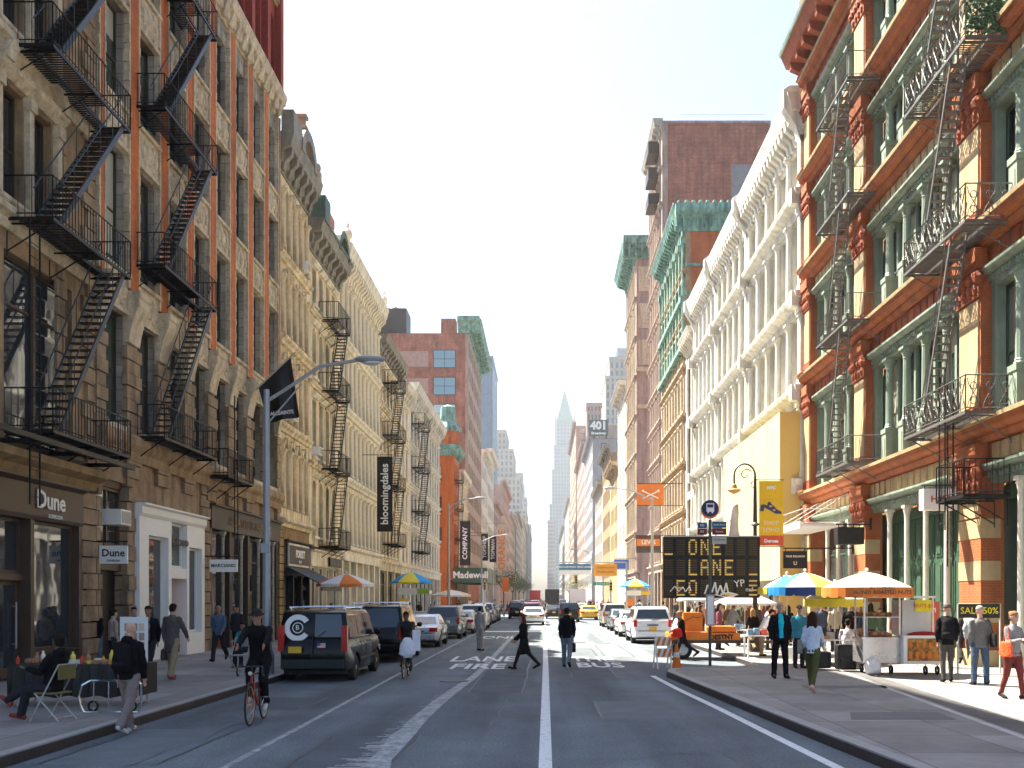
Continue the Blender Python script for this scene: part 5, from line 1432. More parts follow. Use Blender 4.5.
def figure(label, loc, face, pose, top, bottom, shoes=(.02, .02, .02), hair='short', hcol=(.02, .014, .01), skin=None, H=1.75, tops='jacket', bots='trousers', extras=(), vox=.011, group='pedestrians', fem=False, inner=None, tilt=0, tm=None, act='person'):
    """face: heading in degrees, 0 looks away down the street, 180 looks at the camera"""
    skin = skin or skin_l; k = H / 1.75
    r = empty('person', (0, 0, 0), label, 'person', group)
    P = dict(STAND); P.update(pose)
    sw = .145 if fem else .168; hipw = .09; hz = P.get('sit', 0) + .09 if 'sit' in P else .93
    lean = rad(P['lean']); hip = Vector((0, 0, hz))
    LM = Matrix.Rotation(-lean, 3, 'X')
    up = lambda x, y, z: hip + LM @ Vector((x, y, z - .93))   # torso point given in standing height
    J = {}
    for s, key, arm in ((-1, 'l', 'la'), (1, 'r', 'ra')):
        a, kn = P[key][:2]; ox = P[key][2] if len(P[key]) > 2 else 0
        h0 = hip + Vector((s * hipw, 0, -.02)); d = Vector((math.sin(rad(ox)) * 1, math.sin(rad(a)), -math.cos(rad(a)))).normalized()
        kp = h0 + d * .43; d2 = Vector((math.sin(rad(ox)) * .5, math.sin(rad(a - kn)), -math.cos(rad(a - kn)))).normalized(); an = kp + d2 * .41
        fa = rad(a - kn) * (.45 if a - kn < 0 else .6); ft = Vector((s * .12, math.cos(fa), math.sin(fa) if a - kn > 0 else math.sin(fa) * 1.5))
        J[key] = (h0, kp, an, ft.normalized())
        aa, el = P[arm][:2]; out = P[arm][2] if len(P[arm]) > 2 else 9; inn = P[arm][3] if len(P[arm]) > 3 else 6
        sh = up(s * sw, -.005, 1.405); aa += P['lean'] * .3
        d = Vector((s * math.sin(rad(out)), math.sin(rad(aa)), -math.cos(rad(aa)))).normalized(); e = sh + d * .285
        d2 = Vector((-s * math.sin(rad(inn)), math.sin(rad(aa + el)), -math.cos(rad(aa + el)))).normalized(); w_ = e + d2 * .25
        J[arm] = (sh, e, w_, d2)
    if 'sit' not in P:
        lo = min(min(J['l'][2].z, (J['l'][2] + J['l'][3] * .15).z), min(J['r'][2].z, (J['r'][2] + J['r'][3] * .15).z)) - .075
    else: lo = 0
    off = Vector((0, 0, -lo))
    hc = up(0, .035, 1.635); yaw = rad(P.get('turn', 0)); HM = LM @ Matrix.Rotation(yaw, 3, 'Z') @ Matrix.Rotation(-rad(P.get('nod', 0)), 3, 'X')
    hp = lambda x, y, z: hc + HM @ Vector((x, y, z))
    # --- body: one skin from crown to toes
    b = MB(); b.use(skin)
    tor = [(.84, .12, .09), (.93, .155, .11), (1.02, .135, .095), (1.1, .13, .09), (1.22, .155, .105), (1.34, .15, .105), (1.41, .12, .085), (1.47, .06, .06), (1.53, .052, .055), (1.58, .05, .052)]
    ring(b, [(up(0, 0, z), LM @ Vector((rx, 0, 0)), LM @ Vector((0, ry, 0))) for z, rx, ry in tor], 14)
    ring(b, [(hp(0, y, z), HM @ Vector((rx, 0, 0)), HM @ Vector((0, ry, 0))) for z, rx, ry, y in ((-.12, .02, .02, .05), (-.112, .034, .04, .035), (-.09, .048, .062, .018), (-.05, .062, .078, .004), (0, .072, .09, -.005), (.05, .074, .093, -.01), (.085, .06, .078, -.012), (.108, .035, .048, -.012), (.116, .012, .015, -.012))], 14)
    seg(b, hp(0, .088, .012), hp(0, .104, -.024), .008, .014, 6)
    for s in (-1, 1):
        seg(b, hp(s * .074, -.012, .018), hp(s * .078, -.014, -.022), .012, .009, 6)
        h0, kp, an, ft = J['l' if s < 0 else 'r']; seg(b, h0, kp, .08, .052); seg(b, kp, an, .05, .034); seg(b, kp + (an - kp) * .15 + Vector((0, -.006, 0)), kp + (an - kp) * .5, .046, .042); seg(b, an, an + ft * .12 + Vector((0, 0, -.04)), .03, .022)
        sh, e, w_, d = J['la' if s < 0 else 'ra']; seg(b, sh, e, .046, .036); seg(b, e, w_, .04, .026)
        a = d.orthogonal().normalized(); side = Vector((0, 1, 0)) - d * d.y
        if side.length < .3: side = Vector((1, 0, 0)) - d * d.x
        side.normalize(); nrm = d.cross(side)
        pc = w_ + d * .05; ring(b, [(w_ + d * t, side * rx, nrm * ry) for t, rx, ry in ((0, .024, .02), (.03, .036, .017), (.07, .041, .015), (.09, .038, .013))], 10)
        cu = nrm * (s * .35) 
        for q, ln in ((-.03, .062), (-.01, .072), (.011, .068), (.031, .052)):
            f0 = w_ + d * .085 + side * q; f1 = f0 + (d + cu * .3).normalized() * ln * .5; f2 = f1 + (d + cu * 1.6).normalized() * ln * .5; seg(b, f0, f1, .0095, .0088, 6); seg(b, f1, f2, .0088, .0075, 6)
        t0 = w_ + d * .025 + side * .03; t1 = t0 + (d * .8 + side * .7).normalized() * .035; t2 = t1 + (d + side * .2 + cu).normalized() * .028; seg(b, t0, t1, .0125, .011, 6); seg(b, t1, t2, .011, .009, 6)
    body = b.build('body', r); remesh(body, vox, 1)
    for m_ in (skin,): body.data.materials.clear(); body.data.materials.append(m_)
    fc = MB(); fc.use(plain('eye_and_brow', (.02, .012, .01)))
    for s in (-1, 1): fc.ball(hp(s * .029, .079, .016), .012, .008, .007, 8, 5); fc.tube(hp(s * .014, .084, .034), hp(s * .046, .074, .034), .0045, n=4)
    fc.use(plain('lips', (.32, .1, .08))); fc.tube(hp(-.022, .078, -.058), hp(.022, .078, -.058), .006, n=5); fc.build('face_features', r)
    def part(name, fn, col, v=.014, folds=.024, sm=2):
        q = MB(); m_ = col if not isinstance(col, tuple) else cloth(col); q.use(m_); fn(q); o = q.build(name, r); remesh(o, v, sm, folds); o.data.materials.clear(); o.data.materials.append(m_); return o
    # --- lower garment
    def lower(q):
        ring(q, [(up(0, 0, z), LM @ Vector((rx, 0, 0)), LM @ Vector((0, ry, 0))) for z, rx, ry in ((.83, .14, .105), (.9, .175, .125), (1.0, .16, .115), (1.05, .15, .108))], 14)
        for key in ('l', 'r'):
            h0, kp, an, ft = J[key]
            lo_ = .42 if bots == 'shorts' else 1
            sl = .012 if bots == 'slim' else .0
            seg(q, h0, kp + (kp - h0) * (.08 if bots == 'shorts' else 0), .1, .078 - sl)
            if bots != 'shorts':
                e = kp + (an - kp) * .97; seg(q, kp, e, .074 - sl, (.048 if bots == 'slim' else .064)); 
                if bots != 'slim': seg(q, e, e + (an - kp) * .03, .066, .07)
    if bots == 'skirt':
        def lower(q):
            mid = (J['l'][1] + J['r'][1]) / 2; c0 = hip; 
            ring(q, [(hip + Vector((0, 0, .1)), Vector((.14, 0, 0)), Vector((0, .11, 0))), (hip, Vector((.18, 0, 0)), Vector((0, .13, 0))), ((hip + mid) / 2, Vector((.21, 0, 0)), Vector((0, .2, 0))), (mid + Vector((0, 0, -.02)), Vector((.22, 0, 0)), Vector((0, .26, 0)))], 16)
    part({'shorts': 'shorts', 'skirt': 'skirt'}.get(bots, 'trousers'), lower, bottom)
    # --- upper garment
    g = {'jacket': .026, 'hoodie': .028, 'coat': .028, 'shirt': .015, 'dress': .02}[tops]
    bot = {'jacket': .84, 'hoodie': .86, 'coat': .62, 'shirt': .86, 'dress': .5}[tops]
    def upper(q):
        z = [(bot, .148 + g, .112 + g)] + ([(.8, .152 + g, .114 + g)] if bot < .75 else []) + [(.93, .148 + g, .108 + g), (1.06, .14 + g, .1 + g), (1.22, .148 + g, .105 + g), (1.34, .152 + g, .108 + g), (1.4, .132 + g, .09 + g), (1.445, .1 + g * .6, .078 + g * .5), (1.475, .068, .066), (1.5, .06, .06)]
        ring(q, [(up(0, 0, zz) if zz >= .9 or 'sit' in P else hip + Vector((0, -(zz - .93) * math.tan(lean) * .3, zz - .93)), LM @ Vector((rx, 0, 0)), LM @ Vector((0, ry, 0))) for zz, rx, ry in z if not ('sit' in P and zz < .84)], 16)
        for key in ('la', 'ra'):
            sh, e, w_, d = J[key]; f = P.get('sleeve', .97)
            seg(q, sh, e, .05 + g * .5, .043 + g * .6); seg(q, e, e + (w_ - e) * f, .045 + g * .6, .032 + g * .45)
        if tops == 'hoodie': ring(q, [(up(0, -.05, 1.44), LM @ Vector((.11, 0, 0)), LM @ Vector((0, .09, 0))), (up(0, -.07, 1.5), LM @ Vector((.1, 0, 0)), LM @ Vector((0, .07, 0))), (up(0, -.06, 1.54), LM @ Vector((.07, 0, 0)), LM @ Vector((0, .05, 0)))], 12)
    part({'shirt': 'shirt', 'dress': 'dress'}.get(tops, 'jacket'), upper, tm or top, folds=.034)
    if inner:
        def inn(q):
            ring(q, [(up(0, yo, z), LM @ Vector((rx, 0, 0)), LM @ Vector((0, ry, 0))) for z, rx, ry, yo in ((.92, .055, .06, .104), (1.1, .058, .06, .09), (1.3, .075, .06, .105), (1.42, .06, .05, .085), (1.485, .05, .045, .045))], 12)
        part('shirt_front', inn, inner, .011, 0)
    for key in ('l', 'r'):
        h0, kp, an, ft = J[key]
        def shoe(q):
            fwd = ft; seg(q, an + Vector((0, 0, -.035)) - fwd * .04, an + fwd * .17 + Vector((0, 0, -.05)), .045, .036); seg(q, an, an + Vector((0, 0, -.03)), .046, .046); seg(q, an + Vector((0, 0, -.055)) - fwd * .05, an + fwd * .165 + Vector((0, 0, -.055)), .03, .028)
        part('shoe', shoe, shoes, .011, 0)
    # --- hair or hat
    if hair != 'bald':
        def hr(q):
            if hair == 'cap' or hair == 'hat':
                ring(q, [(hp(0, -.012, z), HM @ Vector((rx, 0, 0)), HM @ Vector((0, ry, 0))) for z, rx, ry in ((.04, .086, .105), (.07, .086, .104), (.11, .072, .088), (.135, .04, .05), (.14, .01, .01))], 14)
                if hair == 'hat': ring(q, [(hp(0, -.005, z), HM @ Vector((.13, 0, 0)), HM @ Vector((0, .15, 0))) for z in (.035, .05)], 16)
                else: ring(q, [(hp(0, .09, z), HM @ Vector((.06, 0, 0)), HM @ Vector((0, .075, 0))) for z in (.045, .06)], 12)
            else:
                ring(q, [(hp(0, y, z), HM @ Vector((rx, 0, 0)), HM @ Vector((0, ry, 0))) for z, rx, ry, y in ((-.07, .05, .05, -.055), (-.02, .076, .074, -.035), (.03, .083, .082, -.03), (.06, .084, .1, -.016), (.1, .068, .088, -.012), (.127, .04, .05, -.012), (.135, .01, .01, -.012))], 14)
                if hair == 'long':
                    for s in (-1, 0, 1): seg(q, hp(s * .05, -.055, .02), hp(s * .07, -.09, -.26 + abs(s) * .04), .055, .04)
                if hair == 'bun': seg(q, hp(0, -.09, .06), hp(0, -.11, .09), .045, .04)
        part({'cap': 'cap', 'hat': 'hat'}.get(hair, 'hair'), hr, hcol, .012, .008, 1)
    for ex in extras:
        kind, col = ex[0], ex[1]
        if kind == 'backpack':
            def f(q):
                ring(q, [(up(0, -.2, z), LM @ Vector((rx, 0, 0)), LM @ Vector((0, ry, 0))) for z, rx, ry in ((.98, .13, .07), (1.02, .15, .1), (1.2, .15, .11), (1.36, .13, .09), (1.44, .08, .05))], 12); seg(q, up(-.07, -.29, 1.08), up(.07, -.29, 1.08), .05, .05)
                for s in (-1, 1):
                    pts = [up(s * .1, -.15, 1.4), up(s * .115, -.02, 1.485), up(s * .12, .12, 1.4), up(s * .13, .13, 1.2), up(s * .16, -.02, 1.06)]
                    for u, v in zip(pts, pts[1:]): seg(q, u, v, .016, .016, 6)
            part('backpack', f, col, .012, .006)
        if kind in ('bag', 'handbag', 'tote'):
            s = ex[2]; sh, e, w_, d = J['la' if s < 0 else 'ra']
            if kind == 'bag':     # carried low in the hand
                def f(q): c = w_ + Vector((0, 0, -.28)); ring(q, [(c + Vector((0, 0, z)), Vector((.07, 0, 0)), Vector((0, ry, 0))) for z, ry in ((-.17, .13), (-.1, .17), (.06, .15), (.1, .1))], 10); seg(q, c + Vector((0, .07, .08)), w_ + Vector((0, .0, -.06)), .012, .012, 6); seg(q, c + Vector((0, -.07, .08)), w_ + Vector((0, 0, -.06)), .012, .012, 6)
            else:
                def f(q):
                    c = up(s * .24, ex[3] if len(ex) > 3 else -.02, 1.02); ring(q, [(c + Vector((0, 0, z)), Vector((.06, 0, 0)), Vector((0, ry, 0))) for z, ry in ((-.17, .14), (-.12, .19), (.06, .17), (.13, .14))], 10)
                    for yy in (-.06, .08): seg(q, c + Vector((0, yy, .1)), up(s * .16, yy * .5, 1.485), .011, .011, 6)
            part('handbag' if kind != 'bag' else 'carried_bag', f, col, .012, .004)
    for ch in r.children:
        ch.location = off
    r['_'] = 0; del r['_']
    r.location = loc; r.rotation_euler = (rad(tilt), 0, -rad(face)); r.scale = (k, k, k)
    r['hands'] = 0; del r['hands']
    return r, J, off
def P_at(px, py, z=0.0): x, y = ground_at(px, py, z); return (x, y, z)
BLK = (.012, .011, .012); DK = (.03, .03, .035); JEAN = (.09, .14, .22); KHA = (.32, .24, .14)
def fig(label, px, py, hpx, face, pose, top, bottom, walk=True, **kw):
    z = SW if walk else 0.0; x, y = ground_at(px, py, z); H = hpx * y / F
    kw.setdefault('H', max(1.5, min(1.95, H)))
    return figure(label, (x, y, z), face, pose, top, bottom, **kw)
# left side, near to far
fig('bald man in black hoodie with backpack and baggy grey trousers stepping off the left kerb', 129, 733, 111, 8, dict(l=(14, 4), r=(-18, 20), la=(-8, 12), ra=(6, 10), lean=2), BLK, (.22, .17, .155), False, tops='hoodie', hair='bald', extras=[('backpack', BLK)], shoes=(.5, .48, .45), skin=skin_l, vox=.009)
seat, Js, _ = figure('man in dark clothes sitting cross-legged on a folding chair by the street vendor table', (-7.85, 15.15, SW), -78, dict(l=(84, 66, 6), r=(94, 40, -14), la=(34, 70), ra=(25, 80), lean=-10, sit=.45, turn=-15), BLK, DK, shoes=(.28, .05, .04), hair='short', H=1.78, tops='hoodie', skin=skin_d, vox=.009)
fig('woman in black top with patterned scarf and jeans standing behind the vendor table', 64, 663, 53, 150, STAND, BLK, JEAN, tops='jacket', fem=True, hair='short', hcol=(.05, .02, .01), H=1.68, vox=.011)
fig('woman in black jacket and jeans leaning near the Dune shop corner', 97, 668, 56, 200, STAND, BLK, JEAN, fem=True, hair='short', hcol=(.1, .05, .02), H=1.66)
fig('woman with pinned dark hair in a pale patterned top behind the picture board', 113, 670, 57, 40, STAND, (.42, .3, .26), DK, fem=True, tops='shirt', hair='bun', H=1.62)
fig('woman in black holding a red drink beside the white shop', 134, 668, 58, 160, dict(ra=(10, 110)), BLK, DK, fem=True, hair='bun', H=1.68)
fig('man in open black jacket over grey shirt walking towards the camera past the white shop', 149, 676, 70, 176, WALK, BLK, DK, inner=(.22, .22, .22), hair='short', H=1.8, skin=skin_t)
fig('man seen from behind in long grey brown coat and khaki trousers carrying a shopping bag', 172, 679, 75, 10, dict(l=(12, 6), r=(-10, 12), la=(-4, 8), ra=(24, 18, 14), lean=2), (.10, .085, .075), KHA, tops='coat', shoes=(.3, .06, .05), extras=[('bag', (.07, .05, .04), -1)], H=1.8)
fig('man in blue shirt and dark trousers beside the dark shopfront', 219, 661, 57, 178, WALK2, (.09, .13, .2), DK, tops='shirt', hair='bald', skin=skin_t, H=1.78)
figure('woman in teal top sitting behind the folding chair with a pale bag on her lap', (-8.6, 27.1, SW), 185, SIT, (.05, .28, .32), DK, tops='shirt', fem=True, hair='long', H=1.62, skin=skin_t)
fig('person in dark coat standing behind the seated woman in teal', 237, 655, 50, 190, STAND, DK, BLK, H=1.68, skin=skin_t)
fig('person in dark clothes walking beside the lamp post by the black van', 262, 656, 52, 170, WALK, (.02, .02, .02), BLK, H=1.7, skin=skin_t)
# in the road
fig('woman with long brown hair in a flowing black coat and boots crossing the street', 524, 669, 56, -80, dict(l=(22, 4), r=(-20, 24), la=(10, 40), ra=(12, 30), lean=3), BLK, (.02, .02, .02), False, tops='dress', bots='slim', hair='long', hcol=(.09, .035, .015), fem=True, H=1.68)
fig('man in black hoodie and grey blue jeans on the centre line holding a dark bag', 567, 667, 63, 6, dict(l=(8, 4), r=(-14, 22), la=(-8, 12), ra=(6, 8), lean=1), BLK, (.16, .19, .23), False, tops='hoodie', extras=[('bag', (.05, .03, .035), 1)], shoes=(.04, .03, .03), H=1.8)
fig('man in pale loose grey tracksuit standing in the road by the parked cars', 480, 650.5, 46, 30, STAND, (.36, .34, .32), (.34, .31, .28), False, tops='hoodie', skin=skin_d, H=1.76)
# right side
fig('balding man in black jacket and bright cyan shirt standing at the kerb facing the camera', 780, 678, 82, 181, dict(l=(2, 2, -4), r=(-1, 2, 4), la=(2, 10, 12), ra=(2, 10, 12), lean=-1), BLK, BLK, inner=(.02, .5, .62), hair='bald', skin=skin_l, vox=.009, H=1.84)
fig('woman in pale blue top and olive trousers carrying a grey tote bag', 812, 691, 81, 28, dict(l=(24, 4), r=(-18, 22), la=(-12, 35), ra=(24, 30), lean=3), (.50, .56, .66), (.085, .085, .03), tops='shirt', bots='slim', hair='long', hcol=(.04, .015, .008), fem=True, shoes=(.7, .35, .3), extras=[('tote', (.22, .2, .17), -1)], H=1.7, vox=.009)
fig('woman in black jacket and leggings with red handbag stepping onto the right pavement', 682, 660, 54, -82, dict(l=(16, 2), r=(-26, 34), la=(10, 60), ra=(8, 60), lean=5), BLK, (.02, .02, .025), False, bots='slim', fem=True, hair='bun', hcol=(.35, .2, .08), extras=[('handbag', (.55, .03, .02), -1, .16)], H=1.68)
fig('man in black and white patterned shirt and black shorts behind the nut cart', 912, 663, 60, 20, STAND, (.09, .09, .09), BLK, tops='shirt', bots='shorts', extras=[('backpack', BLK)], H=1.76, tm=mat('patterned_black_cloth', (.16, .16, .17), .85, 1.0, 11, .2, detail=1))
fig('taller man in dark top standing beside the man in patterned shirt', 919, 661, 62, 20, STAND, (.05, .04, .035), BLK, H=1.86)
fig('man in black jacket and cap with a black backpack walking past the green doors', 947, 682, 73, 14, dict(l=(-4, 6), r=(8, 6), la=(-8, 40), ra=(-8, 40)), BLK, (.08, .07, .06), hair='cap', hcol=(.1, .08, .07), extras=[('backpack', BLK)], bots='slim', H=1.78)
fig('fair haired woman in pale denim jacket and dark jeans walking by the orange pier', 972, 666, 62, 30, WALK, (.34, .38, .42), (.05, .07, .12), fem=True, hair='short', hcol=(.4, .22, .08), H=1.7)
fig('person in dark jacket walking half hidden behind the fair haired woman', 963, 664, 60, 20, WALK2, (.03, .03, .035), DK, hair='short', hcol=(.45, .3, .12), H=1.72)
fig('man in grey jacket, flat cap and jeans with a dark satchel seen from behind', 980, 685, 75, 8, dict(l=(-2, 4, -5), r=(4, 4, 6), la=(-4, 20), ra=(0, 30)), (.13, .125, .115), (.055, .085, .13), hair='cap', hcol=(.3, .27, .24), extras=[('handbag', (.02, .02, .02), 1, -.14)], H=1.75)
fig('woman in grey sweater and maroon trousers with an orange red handbag at the right edge', 1013, 699, 84, 165, dict(l=(14, 6), r=(-10, 12), la=(20, 85, 12, 30), ra=(20, 85, 8, 30)), (.22, .21, .21), (.16, .035, .03), tops='shirt', bots='slim', hair='bun', hcol=(.22, .11, .05), fem=True, extras=[('handbag', (.75, .12, .04), 1, .08)], H=1.68, vox=.01)
vend, _, _ = figure('vendor in white shirt sitting with back to the street by the nut cart', (8.35, 26.2, SW), 20, dict(l=(84, 86), r=(80, 84), la=(40, 40), ra=(35, 45), lean=6, sit=.5), (.66, .6, .58), BLK, tops='shirt', hair='short', H=1.7)
# market shoppers between the trailer and the striped umbrellas
R.seed(11)
shop = [('man in open dark jacket over checked shirt browsing behind the orange trailer', 735, 640, 45, 170, WALK, DK, DK, dict(inner=(.5, .5, .5), H=1.75)),
        ('person in teal jacket and dark cap standing just behind the man in cyan', 799, 668, 68, 175, STAND, (.05, .24, .3), DK, dict(hair='cap', hcol=BLK, H=1.72)),
        ('man in tan jacket browsing under the far striped umbrella', 835, 652, 52, 10, STAND, (.42, .34, .24), DK, dict(H=1.74)),
        ('person in black coat standing close behind the seated vendor', 850, 655, 55, 200, STAND, BLK, DK, dict(H=1.74)),
        ('woman in white blouse bending at a market table beside the man in cyan', 762, 656, 46, 80, dict(lean=28, la=(40, 40), ra=(40, 40)), (.6, .62, .66), KHA, dict(tops='shirt', fem=True, H=1.64)),
        ('man in brown shirt beside the checked shirt man at the market', 747, 640, 43, 190, STAND, (.16, .08, .04), DK, dict(H=1.72)),
        ('person in dark patterned top behind the market tables', 757, 641, 44, 150, STAND, (.07, .05, .05), DK, dict(H=1.7)),
        ('woman in red top at the back of the market stalls', 772, 640, 42, 185, STAND, (.4, .03, .05), DK, dict(fem=True, H=1.66)),
        ('person in pink brown top under the white parasol left side', 702, 634, 38, 160, STAND, (.4, .2, .14), DK, dict(H=1.68)),
        ('person in cream top standing beyond the bus stop pole', 722, 637, 41, 30, WALK, (.5, .42, .34), DK, dict(H=1.7)),
        ('man in dark jacket between the two striped umbrellas', 822, 650, 48, 190, STAND, (.06, .07, .1), DK, dict(H=1.74))]
tops_ = [('white blouse', (.6, .58, .55)), ('navy jacket', (.04, .06, .12)), ('brown coat', (.14, .07, .04)), ('green parka', (.07, .11, .06)), ('plum top', (.22, .08, .12)), ('grey hoodie', (.2, .2, .2)), ('black jacket', BLK)]
for k, (px, py, h) in enumerate([(693, 636, 40), (712, 632, 37), (728, 638, 42), (741, 634, 38), (765, 645, 46), (770, 632, 36), (788, 650, 49), (826, 645, 46), (858, 648, 50), (868, 645, 48), (880, 650, 50), (897, 655, 54), (906, 648, 50), (690, 628, 33), (756, 630, 35), (932, 660, 56), (700, 640, 43), (782, 640, 43), (719, 650, 44), (733, 646, 47), (753, 652, 50), (768, 650, 47), (842, 640, 42), (890, 640, 44), (870, 654, 55)]):
    nm, c = tops_[k % 7]; sp = ['by the umbrellas', 'behind the message board', 'among the market tables'][0 if px > 800 else 1 if px < 735 else 2]
    shop.append((f"shopper in {nm} with {['dark', 'brown', 'fair'][k % 3]} hair {sp}", px, py, h, R.choice([0, 180, 90, -90]) + R.uniform(-30, 30), [STAND, WALK, WALK2][k % 3], c, [DK, JEAN, KHA][k % 3], dict(fem=k % 2 == 0, hair='long' if k % 2 == 0 else 'short', hcol=[(.03, .02, .015), (.12, .06, .03), (.35, .2, .08)][k % 3], H=1.62 + .04 * (k % 5), tops=['shirt', 'jacket', 'coat', 'jacket', 'shirt', 'hoodie', 'jacket'][k % 7])))
for (l, px, py, h, f, po, t, bt, kw) in shop: kw.setdefault('vox', .014); fig(l, px, py, h, f, po, t, bt, **kw)
# far walkers on both pavements, copies of a few simple figures
protos = []
for i, (t, bt, po) in enumerate((((.03, .03, .035), DK, WALK), ((.4, .36, .3), JEAN, WALK2), ((.28, .05, .04), DK, STAND), ((.1, .16, .26), (.2, .17, .12), WALK), ((.55, .54, .5), (.06, .08, .12), STAND), ((.1, .1, .09), (.12, .1, .08), WALK2))):
    p, _, _ = figure('x', (0, 0, -50), 0, po, t, bt, vox=.02, skin=[skin_l, skin_t][i % 2], H=1.72); protos.append(p)
wear = ['dark coat', 'cream top and jeans', 'red top', 'blue jacket', 'white shirt', 'olive jacket']
used = [False] * 6
for k in range(46):
    i = k % 6; side = 'right' if k % 5 < 3 else 'left'; y = 44 + (k ** 1.35) * .85 + R.random() * 5
    x = R.uniform(7.0, 11.3) if side == 'right' else R.uniform(-11.6, -7.4)
    if 113 < y < 130: x *= .98
    f = R.choice([0, 180]) + R.uniform(-25, 25)
    side_l = 'right' if side == 'right' else 'left'
    band = 'just past the parked cars' if y < 75 else 'near the cross street' if y < 135 else 'far beyond the cross street'
    lab = f'distant pedestrian in {wear[i]} on the {side_l} pavement {band}'
    gr = f'distant pedestrians in {wear[i]} {side_l} {band}'
    if not used[i]: used[i] = True; q = protos[i]; q.location = (x, y, SW); q.rotation_euler = (0, 0, rad(f)); q['label'] = lab; q['group'] = gr
    else: dup(protos[i], (x, y, SW), rad(f), lab, gr, R.uniform(.92, 1.04))
for k in range(16):
    i = (k * 5) % 6; y = 106 + R.random() * 8 if k < 9 else 150 + R.random() * 90; x = R.uniform(-5.5, 6)
    dup(protos[i], (x, y, 0), rad(R.choice([90, -90]) + R.uniform(-30, 30)), f'tiny pedestrian in {wear[i]} crossing the road in the distance', f'tiny pedestrians in {wear[i]} crossing the road far away', R.uniform(.92, 1.03))
